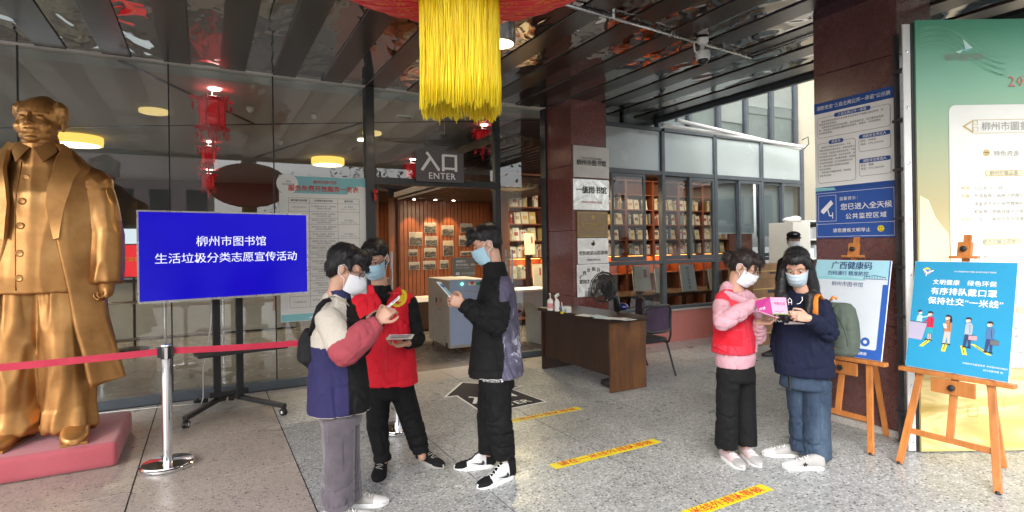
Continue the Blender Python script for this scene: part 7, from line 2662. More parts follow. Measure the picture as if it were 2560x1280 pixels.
# ================================================================ man in black, profile to the left
def man_in_black():
    KH = 1.01
    D = 3.87
    t, P = person_root('young man in black jacket with violet printed back, facing left', 1240, 1195, D)
    bF = (-RT * .98 + FW * .10).normalized(); bL = UP.cross(bF).normalized()
    c = P(1217, 612)
    sh = [P(1238, 722, .18), P(1250, 725, -.18)]
    el = [P(1212, 803, .17), P(1240, 806, -.24)]
    wr = [P(1156, 762, .03), P(1160, 760, -.14)]
    hp = [P(1236, 945, .08), P(1240, 945, -.09)]
    kn = [P(1224, 1040, .10), P(1246, 1046, -.10)]
    an = [P(1222, 1130, .12), P(1262, 1142, -.05)]
    neck, chest, hipc = P(1238, 690), P(1240, 780), P(1240, 930)
    HF = -RT * .92 - FW * .14 - UP * .42
    F, L, U = body(t, c, HF, UP, neck, sh, el, wr, hp, kn, an,
                   [(-RT * .85 + UP * .30 - FW * .15, -FW * .6 - RT * .2 + UP * .1, dict(curl=(.8, .9, 1, 1), side=1)), (-RT * .80 + UP * .28 + FW * .1, FW * .85 - RT * .2, dict(curl=(.9, 1.0, 1.1, 1.2), side=-1))], bL, chest, hipc, 'skin_warm', KH)
    face_bits(t, c, F, L, U, KH)
    surgical_mask(t, c, F, L, U, 'mask_blue', KH)
    hair_vol(t, c, F, L, U, KH, [('e', (-.025, 0, .058), (.098, .086, .088)), ('e', (-.055, 0, .015), (.055, .078, .07)), ('e', (.045, 0, .098), (.056, .072, .046)), ('c', (.06, -.03, .095), (.102, -.03, .062), .028, .012), ('c', (.06, .03, .095), (.104, .03, .058), .028, .012), ('c', (.06, 0, .10), (.108, .0, .066), .028, .012)], locks=360, seed=6, rough=.006)
    v = Vol()
    back = -bF
    v.loft([(P(1240, 934), bL * .205, bF * .192, .85), (P(1240, 900), bL * .20, bF * .182, .85), (P(1240, 840), bL * .19, bF * .162, .85), (P(1240, 780), bL * .185, bF * .146, .85), (P(1242, 735), bL * .18, bF * .125, .9), (P(1242, 708), bL * .14, bF * .11), (P(1240, 690), bL * .085, bF * .085), (P(1236, 672), bL * .076, bF * .078), (P(1234, 655), bL * .072, bF * .074)], 'torso', .010)
    v.limb(sh[1], el[1], .084, .086, 'armL', .010).limb(el[1], el[1].lerp(wr[1], .6), .084, .074, 'foreL', .014).limb(el[1].lerp(wr[1], .6), wr[1], .072, .046, 'foreL', .012)
    v.limb(sh[0], el[0], .085, .08, 'armR', .008).limb(el[0], wr[0], .078, .048, 'foreR', .012)
    ref = P(1240, 800)
    zsh = P(1240, 768).z
    def pick(p, tg):
        f = (p - ref).dot(bF)
        if tg == 'torso' and p.z < zsh and f < -.055 - .02 * math.sin(p.z * 9): return 1
        if tg == 'torso' and f < -.045 and p.z < P(1240, 690).z and p.z > zsh: return 2
        if tg == 'armL' and p.z > P(1240, 745).z and f < -.06: return 2
        return 0
    v.finish('jacket', t, ['cloth_black', 'cloth_print', 'cloth_purple'], pick, .0065, 4, 1, 4.2, 1.0)
    # ragged pale hem
    hm = []
    for k in range(40):
        a = math.pi * (.9 + 1.2 * k / 39)
        q = P(1240, 932) + bF * (.19 * math.cos(a)) * 1 + bL * (-.21 * math.sin(a))
        hm.append(q + UP * .002 * math.sin(k * 1.7))
    MB('cloth_white').tube(hm, .0028, 5).build('hem_stitching', t, smooth=True)
    MB('brushed_steel').tube([P(1204, 640, -.03), P(1203, 668, -.02)], .003, 5).build('zip', t, smooth=True)
    tr, vv = trousers(t, 'cloth_trouser_black', P(1240, 925), hp, kn, an, (.104, .092, .070), bL, seed=12, fold=.015)
    drape_text(vv.bvh, 'trouser_print', t, 'white_print', '■ MOUNTAIN ■', .018, P(1232, 957, -.2), RT, UP, FW, .003)
    def swoosh(o, h, d, x):
        sgn = -1 if x.dot(FW) > 0 else 1      # side turned to the viewer
        xx = x * sgn
        pts = [(.30, .070), (.26, .050), (.30, .036), (.40, .040), (.62, .058), (.42, .050), (.34, .050)]
        mb = MB('black_print')
        n_ = xx
        q = [h + d * a * .29 + UP * b + xx * (.049 - .010 * max(0, (b - .03) / .05)) for a, b in pts]
        qq = [p + xx * .003 for p in q]
        mb.add(q + qq, [tuple(range(7)), tuple(range(13, 6, -1))])
        mb.build('side_mark', o)
        # dark heel panel
    a, b = ground(1284, 1192), ground(1194, 1224)
    def hs(o, h, d, x):
        swoosh(o, h, d, x)
        MB('cloth_black').cone(h + d * .02 + UP * .05, h + d * .03 + UP * .125, .036, .040).build('ankle_collar', o, smooth=True)
        MB('cloth_white').cone(h + d * .09 + UP * .11, h + d * .06 + UP * .15, .020, .022).build('tongue', o, smooth=True)
    shoe(t, a, b - a, .31, .108, 'cloth_black', 'white_plastic', 'cloth_black', .105, 'white_print', extra=hs, mid=(.20, .60, 'cloth_white'))
    a, b = ground(1236, 1166), ground(1166, 1172)
    shoe(t, a, b - a, .29, .105, 'cloth_black', 'white_plastic', 'cloth_black', .105, 'black_print', extra=hs, mid=(.20, .60, 'cloth_white'))

# ================================================================ girl in pink with mesh vest
def girl_in_pink():
    KH = 1.01
    D = 4.12
    t, P = person_root('girl in pink hoodie and red mesh vest pointing at the open brochure', 1838, 1150, D)
    bF = (RT * .72 - FW * .69).normalized(); bL = UP.cross(bF).normalized()
    c = P(1861, 668, -.04)
    sh = [P(1803, 762, -.08), P(1878, 758, .08)]
    el = [P(1806, 806, -.24), P(1892, 842, .0)]
    wr = [P(1888, 757, -.27), P(1897, 806, -.16)]
    hp = [P(1822, 930, -.05), P(1858, 930, .05)]
    kn = [P(1818, 1030, -.06), P(1862, 1030, .04)]
    an = [P(1816, 1118, -.04), P(1864, 1112, .03)]
    neck, chest, hipc = P(1838, 728), P(1840, 790), P(1840, 905)
    HF = RT * .66 - FW * .56 - UP * .60
    F, L, U = body(t, c, HF, UP, neck, sh, el, wr, hp, kn, an,
                   [(RT * .85 + UP * .15 - FW * .1, -UP * .6 - FW * .1 + FW * .5, dict(curl=(.25, .9, 1.1, 1.1), side=-1, L=.17)), (RT * .7 + UP * .05 - FW * .4, UP * .8 - FW * .2, dict(curl=(.5, .6, .6, .7), side=-1, L=.165))], bL, chest, hipc, 'skin_warm', KH)
    face_bits(t, c, F, L, U, KH)
    surgical_mask(t, c, F, L, U, 'mask_white', KH)
    hair_vol(t, c, F, L, U, KH, [('e', (-.022, 0, .045), (.098, .085, .085)), ('e', (-.05, 0, .0), (.055, .078, .07)), ('e', (-.125, .01, -.005), (.055, .050, .055)), ('e', (.04, 0, .088), (.058, .068, .036)), ('c', (.06, -.02, .085), (.088, -.055, .03), .016, .006), ('c', (.06, .02, .085), (.090, .05, .025), .016, .006), ('c', (.07, .0, .085), (.098, .005, .035), .014, .005), ('c', (.03, -.07, .06), (.055, -.074, -.01), .010, .004), ('c', (.03, .07, .06), (.055, .074, -.03), .010, .004), ('c', (-.10, .0, .0), (-.10, -.03, -.06), .03, .01)], 'hair_brown', locks=340, seed=8, rough=.006)
    v = Vol()
    v.loft([(P(1838, 913), bL * .158, bF * .124, .85), (P(1838, 890), bL * .168, bF * .132, .85), (P(1838, 850), bL * .160, bF * .125, .85), (P(1838, 800), bL * .156, bF * .120, .85), (P(1838, 765), bL * .152, bF * .105, .9), (P(1838, 745), bL * .11, bF * .085), (P(1836, 728), bL * .078, bF * .078)], 'torso', .007)
    for i in range(2):
        m1 = el[i].lerp(wr[i], .55)
        v.limb(sh[i], el[i], .057, .060, 'arm', .010).limb(el[i], m1, .060, .055, 'arm', .014).limb(m1, wr[i], .053, .036, 'arm', .012)
    # hood gathered behind the neck
    v.limb(P(1818, 718, -.02), P(1812, 742, .02), .045, .055, 'hood', .008).limb(P(1815, 735, .04), P(1858, 742, .05), .045, .035, 'hood', .006).limb(P(1818, 735, -.08), P(1862, 752, -.12), .034, .030, 'hood', .006)
    v.finish('hoodie', t, ['cloth_pink'], None, .007, 3, 1, 6.1, .65)
    hv = v
    v = Vol()
    v.loft([(P(1836, 878, .0), bL * .184, bF * .150, .85), (P(1837, 850), bL * .180, bF * .146, .85), (P(1838, 800), bL * .174, bF * .138, .85), (P(1838, 768), bL * .168, bF * .122, .9), (P(1838, 750), bL * .142, bF * .102), (P(1838, 740), bL * .112, bF * .09)], 'torso', .006)
    v.limb(P(1806, 748, -.07), P(1822, 736, -.03), .055, .05, 's', 0).limb(P(1872, 748, .06), P(1860, 738, .02), .055, .05, 's', 0)
    ref = P(1840, 800)
    def pickv(p, tg):
        f, s_, z = (p - ref).dot(bF), (p - ref).dot(bL), p.z - ref.z
        # open front shows the pink hoodie
        if f > 0 and abs(s_ - .045) < .020 + max(0, z) * .42 + max(0, -z - .12) * .25: return 1
        return 0
    v.finish('mesh_vest', t, ['cloth_mesh_red', 'cloth_pink'], pickv, .0065, 4, 1, 2.5, 1.0)
    MB('cloth_red').tube(drape(v.bvh, [P(1787 + 3 * i, 872 + 1.2 * i, -.3) for i in range(18)], FW, .002), .004, 6).build('vest_trim', t, smooth=True)
    patch(v.bvh, 'vest_pocket', t, 'cloth_red', P(1832, 848, -.2), RT, UP, FW, .155, .105, lift=.008)
    patch(v.bvh, 'pocket_flap', t, 'cloth_red', P(1832, 814, -.2), RT, UP, FW, .160, .038, lift=.012)
    trousers(t, 'cloth_trouser_black', P(1840, 900), hp, kn, an, (.086, .077, .080), bL, seed=15, fold=.010)
    mat('shoe_pink', (.55, .42, .43), .7)
    a, b = ground(1806, 1142), ground(1845, 1167)
    shoe(t, a, b - a, .27, .10, 'shoe_pink', 'white_plastic', 'shoe_grey', .075)
    a, b = ground(1856, 1136), ground(1890, 1162)
    shoe(t, a, b - a, .27, .10, 'shoe_pink', 'white_plastic', 'shoe_grey', .075)
    MB('gold_print').tube([c + (-F * .01 - L * .077 - U * .03), c + (-F * .012 - L * .083 - U * .045)], .005, 6).build('earring', t, smooth=True)

# ================================================================ girl with long hair and green backpack
def girl_with_backpack():
    KH = 1.04
    D = 4.065
    t, P = person_root('girl with long black hair in navy hoodie and wide jeans', 2015, 1155, D)
    bF = (-RT * .55 - FW * .83).normalized(); bL = UP.cross(bF).normalized()
    c = P(1992, 664, -.04)
    sh = [P(1962, 772, .10), P(2058, 768, -.08)]
    el = [P(1950, 858, .10), P(2072, 832, -.16)]
    wr = [P(1962, 922, .02), P(2022, 796, -.30)]
    hp = [P(1998, 950, .06), P(2042, 950, -.04)]
    kn = [P(2006, 1045, .05), P(2040, 1048, -.05)]
    an = [P(2008, 1124, .05), P(2040, 1142, -.04)]
    neck, chest, hipc = P(2008, 728), P(2010, 805), P(2012, 930)
    HF = -RT * .50 - FW * .74 - UP * .60
    F, L, U = body(t, c, HF, UP, neck, sh, el, wr, hp, kn, an,
                   [(RT * .12 - UP * .98 - FW * .1, RT * .5 + FW * .3, dict(curl=(.5, .7, .8, .9), side=1, L=.17)), (-RT * .85 + UP * .22 - FW * .1, FW * .6 - UP * .2 - RT * .1, dict(curl=(.6, .9, 1., 1.1), side=-1, L=.17))], bL, chest, hipc, 'skin_warm', KH)
    face_bits(t, c, F, L, U, KH)
    surgical_mask(t, c, F, L, U, 'mask_pale', KH)
    def W(p):
        q = p - c
        k = KH
        return (q.dot(F) / k, q.dot(L) / k, q.dot(U) / k)
    hair_vol(t, c, F, L, U, KH, [('e', (-.018, 0, .042), (.100, .086, .090)), ('e', (-.05, 0, -.01), (.060, .080, .085)), ('e', (.030, 0, .085), (.060, .066, .040)),
             ('c', (.045, -.055, .075), (.045, -.080, .01), .018, .014), ('c', (.045, .055, .075), (.035, .082, .01), .018, .014),
             ('c', (.03, -.080, .01), W(P(1950, 728, -.07)), .022, .034), ('c', W(P(1950, 728, -.07)), W(P(1948, 790, -.13)), .036, .030), ('c', W(P(1958, 740, -.1)), W(P(1966, 800, -.17)), .030, .022),
             ('c', (.0, .078, .0), W(P(2034, 728, -.04)), .030, .044), ('c', W(P(2034, 728, -.04)), W(P(2030, 775, -.16)), .040, .030), ('c', W(P(2024, 740, -.14)), W(P(2018, 800, -.20)), .030, .018),
             ('c', (-.05, 0, -.04), W(P(2018, 780, .13)), .065, .050), ('c', (-.05, .03, -.04), W(P(2038, 770, .08)), .060, .045), ('c', W(P(2018, 780, .13)), W(P(2020, 830, .13)), .06, .03)], locks=520, seed=9, rough=.006)
    v = Vol()
    v.loft([(P(2010, 935), bL * .195, bF * .148, .85), (P(2010, 908), bL * .198, bF * .150, .85), (P(2010, 850), bL * .186, bF * .140, .85), (P(2010, 805), bL * .180, bF * .132, .85), (P(2010, 775), bL * .174, bF * .115, .9), (P(2010, 752), bL * .125, bF * .09), (P(2008, 732), bL * .082, bF * .08)], 'torso', .009)
    for i in range(2):
        m1 = el[i].lerp(wr[i], .6)
        v.limb(sh[i], el[i], .062, .066, 'arm', .010).limb(el[i], m1, .066, .058, 'arm', .014).limb(m1, wr[i], .056, .038, 'arm', .012)
    v.limb(P(1985, 738, .03), P(2040, 742, .03), .045, .045, 'hood', .006)
    v.finish('hoodie', t, ['cloth_hood_navy'], None, .0075, 3, 1, 8.8, .65)
    drape_text(v.bvh, 'chest_lettering', t, 'white_print', 'kindly', .062, P(1982, 817, -.25), RT, UP, FW, .004)
    mk = MB('white_print')
    for pts in ([(1972, 762), (1970, 750), (1974, 745), (1979, 750), (1979, 762)], [(1971, 756), (1979, 756)], [(1992, 760), (2000, 758), (2006, 750), (2005, 742)], [(1982, 774), (1985, 785), (1981, 797)], [(1975, 780), (1983, 788), (1992, 782)]):
        mk.tube(drape(v.bvh, [P(x, y, -.28) for x, y in pts], FW, .004), .0022, 5)
    mk.build('chest_drawing', t, smooth=True)
    tr, vv = trousers(t, 'denim', P(2012, 925), hp, kn, an, (.095, .091, .098), bL, seed=18, fold=.014)
    a, b = ground(1998, 1142), ground(1946, 1140)
    shoe(t, a, b - a, .26, .10, 'shoe_grey', 'white_plastic', 'cloth_white', .075)
    a, b = ground(2060, 1172), ground(1968, 1170)
    def star(o, h, d, x):
        sgn = -1 if x.dot(FW) > 0 else 1
        xx = x * sgn
        pts = []
        for k in range(10):
            a_ = math.pi * 2 * k / 10
            r = .020 if k % 2 == 0 else .009
            pts.append(h + d * (.145 + r * math.sin(a_)) + UP * (.045 + r * math.cos(a_)) + xx * .050)
        MB('black_print').prism(pts, xx * .003).build('side_mark', o)
    shoe(t, a, b - a, .28, .10, 'shoe_grey', 'white_plastic', 'cloth_white', .08, extra=star)
    # phone in the lowered hand
    ph = thing('mobile_phone', 'black phone held low in the hand of the girl in the navy hoodie', 'phone', P(1970, 948, .0))
    MB('black_plastic').obox(P(1971, 948, -.02), .012, .075, .15, RT, (FW * .9 + RT * .1), UP).build('phone_body', ph, bevel=.004)
    # backpack
    bk = thing('backpack', 'olive green backpack with orange straps on the back of the girl in navy', 'backpack', P(2100, 890, .0))
    bB = (RT * .80 + FW * .45).normalized(); bS = UP.cross(bB)
    q = P(2094, 820, .02)
    v = Vol()
    v.loft([(q + UP * .185, bB * .035, bS * .09, .8), (q + UP * .15 + bB * .0, bB * .060, bS * .120, .75), (q + UP * .04 + bB * .010, bB * .080, bS * .135, .72), (q - UP * .09 + bB * .012, bB * .086, bS * .140, .72), (q - UP * .17 + bB * .01, bB * .076, bS * .130, .75), (q - UP * .20, bB * .05, bS * .10, .8)], 'a', .007)
    v.finish('bag_body', bk, ['bag_green'], None, .009, 4, 1, 3)
    st = MB('strap_orange')
    st.tube([P(2066, 778, -.02), P(2058, 752, -.08), P(2045, 736, -.12), P(2038, 745, -.17), P(2038, 790, -.21)], [.020] * 5, 8, flat_=.3)
    st.build('strap', bk, smooth=True)
    MB('strap_orange').tube([P(2064, 845, -.18), P(2076, 862, -.12), P(2086, 872, -.06)], [.012] * 3, 8, flat_=.35).build('strap', bk, smooth=True)
    MB('strap_orange').tube([P(2080, 885, -.12), P(2084, 898, -.12), P(2088, 912, -.12)], [.010] * 3, 8, flat_=.35).build('strap_end', bk, smooth=True)
    MB('strap_orange').tube([P(2076, 752, .0), P(2082, 742, -.01), P(2092, 747, -.01)], .010, 8).build('grab_handle', bk, smooth=True)
    MB('strap_orange').obox(P(2130, 872, -.06), .05, .03, .05, RT, FW).build('corner_tab', bk, bevel=.006)
    zp = drape(v.bvh, [P(2078 + 40 * math.sin(i / 12 * 1.6), 770 + 8 * i, -.3) for i in range(13)], FW, .002)
    MB('bag_black').tube(zp, .0022, 5).build('zip', bk, smooth=True)

def guard():
    D = 7.83
    t, P = person_root('security guard in black uniform and cap standing behind the girl in the navy hoodie', 1975, 890, D)
    bF = (-RT * .75 - FW * .6).normalized(); bL = UP.cross(bF).normalized()
    c = P(1984, 603)
    sh = [P(1958, 655, .08), P(2020, 655, -.08)]
    el = [P(1950, 700, .08), P(2030, 705, -.08)]
    wr = [P(1950, 742, .0), P(2025, 745, -.1)]
    hp = [P(1970, 758, .05), P(1998, 758, -.05)]
    kn = [P(1950, 815, .05), P(1998, 820, -.05)]
    an = [P(1938, 872, .0), P(1995, 875, -.05)]
    neck, chest, hipc = P(1990, 632), P(1988, 670), P(1986, 745)
    HF = -RT * .25 - FW * .95 - UP * .05
    F, L, U = body(t, c, HF, UP, neck, sh, el, wr, hp, kn, an, [(-UP, RT), (-UP, RT)], bL, chest, hipc, 'skin_warm', .98, .008)
    face_bits(t, c, F, L, U)
    surgical_mask(t, c, F, L, U, 'mask_white')
    hair_vol(t, c, F, L, U, 1, [('e', (-.02, 0, .03), (.092, .083, .07)), ('e', (-.05, 0, .0), (.055, .076, .06))], locks=120, seed=12)
    cp = MB('cloth_uniform')
    def Q(f, l, u): return c + F * f + L * l + U * u
    cp.ell(Q(-.005, 0, .088), .104, .090, .052, F, L, U, 24, 14)
    vs = []
    for i in range(13):
        a = R_(-65 + 130 * i / 12)
        vs += [Q(.095 * math.cos(a), .085 * math.sin(a), .062), Q(.155 * math.cos(a) + .01, .095 * math.sin(a), .048 - .0 * abs(a))]
    n0 = len(vs)
    vs2 = [p - U * .006 for p in vs]
    fs = [(2 * i, 2 * i + 1, 2 * i + 3, 2 * i + 2) for i in range(12)] + [(n0 + 2 * i, n0 + 2 * i + 2, n0 + 2 * i + 3, n0 + 2 * i + 1) for i in range(12)] + [(2 * i + 1, n0 + 2 * i + 1, n0 + 2 * i + 3, 2 * i + 3) for i in range(12)]
    cp.add(vs + vs2, fs)
    o = cp.build('cap', t, smooth=True)
    MB('white_print').tube([Q(.102, -.02, .10), Q(.104, 0, .105), Q(.102, .02, .10)], .004, 6).build('cap_badge', o)
    v = Vol()
    v.loft([(P(1986, 765), bL * .20, bF * .15), (P(1986, 720), bL * .2, bF * .15), (P(1988, 675), bL * .21, bF * .15), (P(1989, 648), bL * .17, bF * .11), (P(1990, 633), bL * .08, bF * .08)], 'torso', .008)
    for i in range(2):
        v.limb(sh[i], el[i], .072, .065, 'arm', .009).limb(el[i], wr[i], .062, .042, 'arm', .01)
    v.finish('uniform_jacket', t, ['cloth_uniform'], None, .012, 3, 1, 5, .6)
    trousers(t, 'cloth_uniform', P(1986, 745), hp, kn, an, (.10, .085, .075), bL, seed=22, voxel=.013)
    a, b = ground(1945, 888), ground(1902, 892)
    shoe(t, a, b - a, .28, .10, 'black_plastic', 'black_plastic', laces=None)
    a, b = ground(2000, 886), ground(1962, 894)
    shoe(t, a, b - a, .28, .10, 'black_plastic', 'black_plastic', laces=None)

man_in_colour_block_jacket()
man_in_red_vest()
man_in_black()
girl_in_pink()
girl_with_backpack()
guard()

# what they hold
leaflet('leaflet', 'narrow pale leaflet held up by the man in the colour block jacket', at(978, 760, 3.30), (FW * .8 - RT * .18 + UP * .2), (RT * .75 + UP * .62), .045, .13, 'paper', prints_pale, 'leaflets in hands')
leaflet('leaflet', 'white card lying flat on the open palm of the man in the red vest', at(1001, 842, 3.78), RT, (FW * .9 + UP * .12), .17, .10, 'paper', prints_pale, 'leaflets in hands')
leaflet('leaflet', 'blue and white leaflet held by the man in the black jacket', at(1113, 724, 3.80), (FW * .85 + RT * .35 - UP * .1), (-RT * .60 + UP * .55), .055, .15, 'paper', prints_blue, 'leaflets in hands')
# open brochure between the two girls
flat('magenta_print', (.36, .015, .17)); flat('rose_page', (.66, .34, .50)); flat('green_edge', (.25, .35, .15))
br = thing('open_brochure', 'open magenta and pink brochure held between the two girls', 'brochure', at(1925, 765, 3.76))
def bq(x, y, d): return at(x, y, d)
pg = [[bq(1888, 752, 3.80), bq(1925, 743, 3.78), bq(1932, 786, 3.72), bq(1896, 781, 3.74)], [bq(1925, 743, 3.78), bq(1965, 744, 3.82), bq(1970, 783, 3.76), bq(1932, 786, 3.72)]]
for k, (mn, q) in enumerate(zip(('magenta_print', 'rose_page'), pg)):
    n_ = (q[1] - q[0]).cross(q[3] - q[0]).normalized()
    if n_.dot(FW) > 0: n_ = -n_
    MB(mn).prism(q, -n_ * .0025).build('page', br)
    X = (q[1] - q[0]); Yv = (q[0] - q[3]); w, h = X.length, Yv.length
    s = Sheet(q[3] + n_ * .0006, X, Yv, .0008)
    if (s.N).dot(n_) < 0: s.lift = -.0008
    if k == 0:
        s.text('white_print', '阅读', .022, w * .3, h * .12)
    else:
        s.text('magenta_print', '书香龙城', .024, w * .5, h * .55)
        s.line('black_print', [(w * .1, h * .14), (w * .3, h * .17), (w * .45, h * .12), (w * .6, h * .2), (w * .9, h * .13)], .003).rect('green_edge', 0, 0, w, h * .08)
    s.build(br)
q = [bq(1878, 778, 3.78), bq(1898, 779, 3.72), bq(1948, 796, 3.70), bq(1932, 793, 3.78)]
MB('rose_page').prism(q, UP * .004).build('lower_cover', br)

# ================================================================ STATUE
def statue():
    mt, nt, b, o = nodes('bronze_gold')
    vec = coords(nt, 'Object')
    f = ntex(nt, vec, 3.5, 5, .6)
    c = ramp(nt, f, [(.3, (.33, .150, .045)), (.55, (.48, .245, .080)), (.75, (.58, .33, .125))])
    lk(nt, c, b.inputs['Base Color'])
    b.inputs['Metallic'].default_value = .68
    rr = ramp(nt, ntex(nt, vec, 9, 4), [(.3, .30), (.7, .44)])
    lk(nt, rr, b.inputs['Roughness'])
    bump(nt, b, ntex(nt, vec, 26, 4), .10, .006)
    M['bronze_gold'] = mt
    X0, Y0 = -1.09, 5.50
    t = thing('bronze_statue', 'larger than life golden bronze statue of a standing man in an open long coat', 'statue', (X0, Y0, PZ), 0)
    fw_ = V((-.22, -.975, 0)); lf = V((.975, -.22, 0))
    def Q(x, y, z): return V((X0, Y0, z)) + lf * x + fw_ * y      # x to his left, y forward
    # head
    c = Q(.0, .04, 2.595)
    F, L, U = frame3(V((-.22, -.95, .04)))
    k = 1.56
    mb = MB('bronze_gold')
    def Pn(f, l, u): return c + (F * f + L * l * 1.13 + U * u) * k
    def E(p, r, seg=22): mb.ell(Pn(*p), r[0] * k, r[1] * k * 1.13, r[2] * k, F, L, U, seg, 14)
    def K(p, q, r0, r1): mb.cone(Pn(*p), Pn(*q), r0 * k, r1 * k, 10)
    E((-.008, 0, .030), (.096, .080, .094)); E((.018, 0, -.030), (.078, .072, .086)); E((.030, 0, -.072), (.056, .062, .042))
    E((.072, 0, -.095), (.020, .026, .018)); E((.020, 0, -.102), (.050, .056, .030)); E((.060, 0, -.058), (.036, .044, .032))
    K((.089, 0, .020), (.105, 0, -.020), .008, .0115); E((.106, 0, -.026), (.011, .011, .009))
    K((.0945, -.019, -.056), (.0945, .019, -.056), .0040, .0040); K((.0925, -.016, -.0655), (.0925, .016, -.0655), .0050, .0050)
    for s_ in (-1, 1):
        E((.096, s_ * .013, -.028), (.010, .008, .008)); E((.056, s_ * .042, -.036), (.030, .028, .034))
        K((.082, s_ * .014, .028), (.062, s_ * .054, .027), .007, .0055)
        E((.078, s_ * .032, .007), (.010, .015, .0075)); K((.083, s_ * .020, -.002), (.074, s_ * .044, -.004), .003, .003)
        E((-.012, s_ * .082, -.008), (.020, .009, .036)); K((-.026, s_ * .087, .012), (-.010, s_ * .086, -.034), .006, .006)
        # swept back hair at the temples
        E((-.012, s_ * .070, .062), (.050, .028, .044)); E((-.016, s_ * .082, .045), (.040, .018, .032))
        for j in range(6):
            K((.026 - .008 * j, s_ * (.072 + .004 * j), .092 - .012 * j), (-.055, s_ * .080, .080 - .018 * j), .006, .006)
    mb.ell(Pn(-.035, 0, .055), .080 * k, .078 * k, .082 * k, F, L, U)
    mb.cone(Q(0, .0, 2.46), Q(0, -.0, 2.30), .105, .125)
    co, no, fs = remesh(mb, .0058, 3)
    for i in range(len(co)):
        q = V(co[i]) - c
        if q.dot(U) > .06 * k and (q.dot(F) < .045 * k):
            s1 = noise.noise(V((q.dot(L) * 30, q.dot(F) * 9, q.dot(U) * 22)))
            co[i] += no[i] * .006 * s1
    MB('bronze_gold').add([tuple(x) for x in co], fs).build('head', t, smooth=True, fix=False)
    # tunic
    v = Vol()
    v.loft([(Q(-.02, .03, 1.30), lf * .335, fw_ * .205, .85), (Q(-.02, .03, 1.42), lf * .335, fw_ * .215, .85), (Q(-.01, .03, 1.75), lf * .315, fw_ * .205, .85), (Q(0, .02, 2.05), lf * .32, fw_ * .19, .85), (Q(0, .0, 2.24), lf * .26, fw_ * .15), (Q(0, 0, 2.34), lf * .16, fw_ * .14), (Q(0, .015, 2.44), lf * .128, fw_ * .128)], 'torso', -.006)
    v.finish('tunic', t, ['bronze_gold'], None, .012, 4, 1, 3)
    tun = v
    for z, dx in ((2.16, .0), (1.98, -.005), (1.80, -.01), (1.60, -.015), (1.42, -.02)):
        q = drape(tun.bvh, [Q(dx - .03, .6, z)], -fw_, .0)[0]
        MB('bronze_gold').lathe([(.005, .0), (.024, .001), (.026, .006), (.021, .009), (.016, .006), (.003, .007)], q, 20, lf, UP, fw_).build('button', t, smooth='auto')
    pl_ = drape(tun.bvh, [Q(-.075 - .0 * i, .6, 2.28 - .05 * i) for i in range(20)], -fw_, .002)
    MB('bronze_gold').tube(pl_, .004, 6).build('placket', t, smooth=True)
    # collar points
    for s_ in (-1, 1):
        pts = [Q(s_ * .010, .165, 2.385), Q(s_ * .125, .10, 2.44), Q(s_ * .145, .12, 2.36), Q(s_ * .085, .195, 2.27)]
        MB('bronze_gold').prism(pts, V((0, .022, 0))).build('collar_point', t, bevel=.005, smooth='auto')
    # trousers
    ENDS.clear(); ENDS.update(tuple(Q(fx, .03, PZ + .06)) for fx in (-.19, .16))
    v = Vol()
    for s_, fx in ((-1, -.19), (1, .16)):
        v.limb(Q(s_ * .14, .0, 1.32), Q(s_ * .155, .03, .80), .185, .175, 'l', -.016)
        v.limb(Q(s_ * .155, .03, .80), Q(fx, .02, .42), .175, .165, 'l', -.020)
        v.limb(Q(fx, .02, .42), Q(fx, .03, PZ + .06), .165, .172, 'l', -.024)
    v.finish('trousers', t, ['bronze_gold'], None, .014, 4, 1, 9)
    # shoes
    for fx, dx in ((-.19, -.25), (.16, .12)):
        q = Q(fx, -.08, PZ)
        d = V((dx, -1, 0)).normalized()
        x = d.cross(UP)
        mb = MB('bronze_gold')
        mb.loft([(q + UP * .05, x * .06, UP * .05, .8), (q + d * .1 + UP * .075, x * .085, UP * .075, .8), (q + d * .22 + UP * .07, x * .09, UP * .065, .8), (q + d * .33 + UP * .045, x * .09, UP * .043, .8), (q + d * .40 + UP * .035, x * .06, UP * .03, .8), (q + d * .42 + UP * .03, x * .03, UP * .02, .9)], 24)
        mb.obox(q + d * .2 + UP * .012, .42, .16, .02, d, x)
        mb.build('shoe', t, smooth='auto')
    # long open coat: a thick sheet that wraps round the back, open in front
    def coat_point(a, z, g=0):
        """a: angle from straight ahead, + to his left"""
        zs = [.58, .8, 1.1, 1.4, 1.8, 2.1, 2.24, 2.33, 2.42]
        hw = np.interp(z, zs, [.49, .45, .40, .38, .375, .375, .345, .26, .17])
        hd = np.interp(z, zs, [.36, .33, .30, .28, .265, .245, .22, .19, .15])
        flare = np.interp(z, zs, [1, .75, .4, .15, 0, 0, 0, 0, 0])
        fold = (.016 + .050 * flare) * (math.sin(a * 5.2 + .8 + z * .6) * .6 + .4 * math.sin(a * 9 + z * 1.3))
        fold += .012 * noise.noise(V((a * 3, z * 4, 1)))
        hw += fold + g; hd += fold * .8 + g
        # right hem swings outward (his left side)
        sw = .03 * flare * (1 if a > 0 else .3)
        return Q(math.sin(a) * (hw + sw), math.cos(a) * hd, z)
    vs, fs = [], []
    NZ, NA = 64, 110
    th = .028
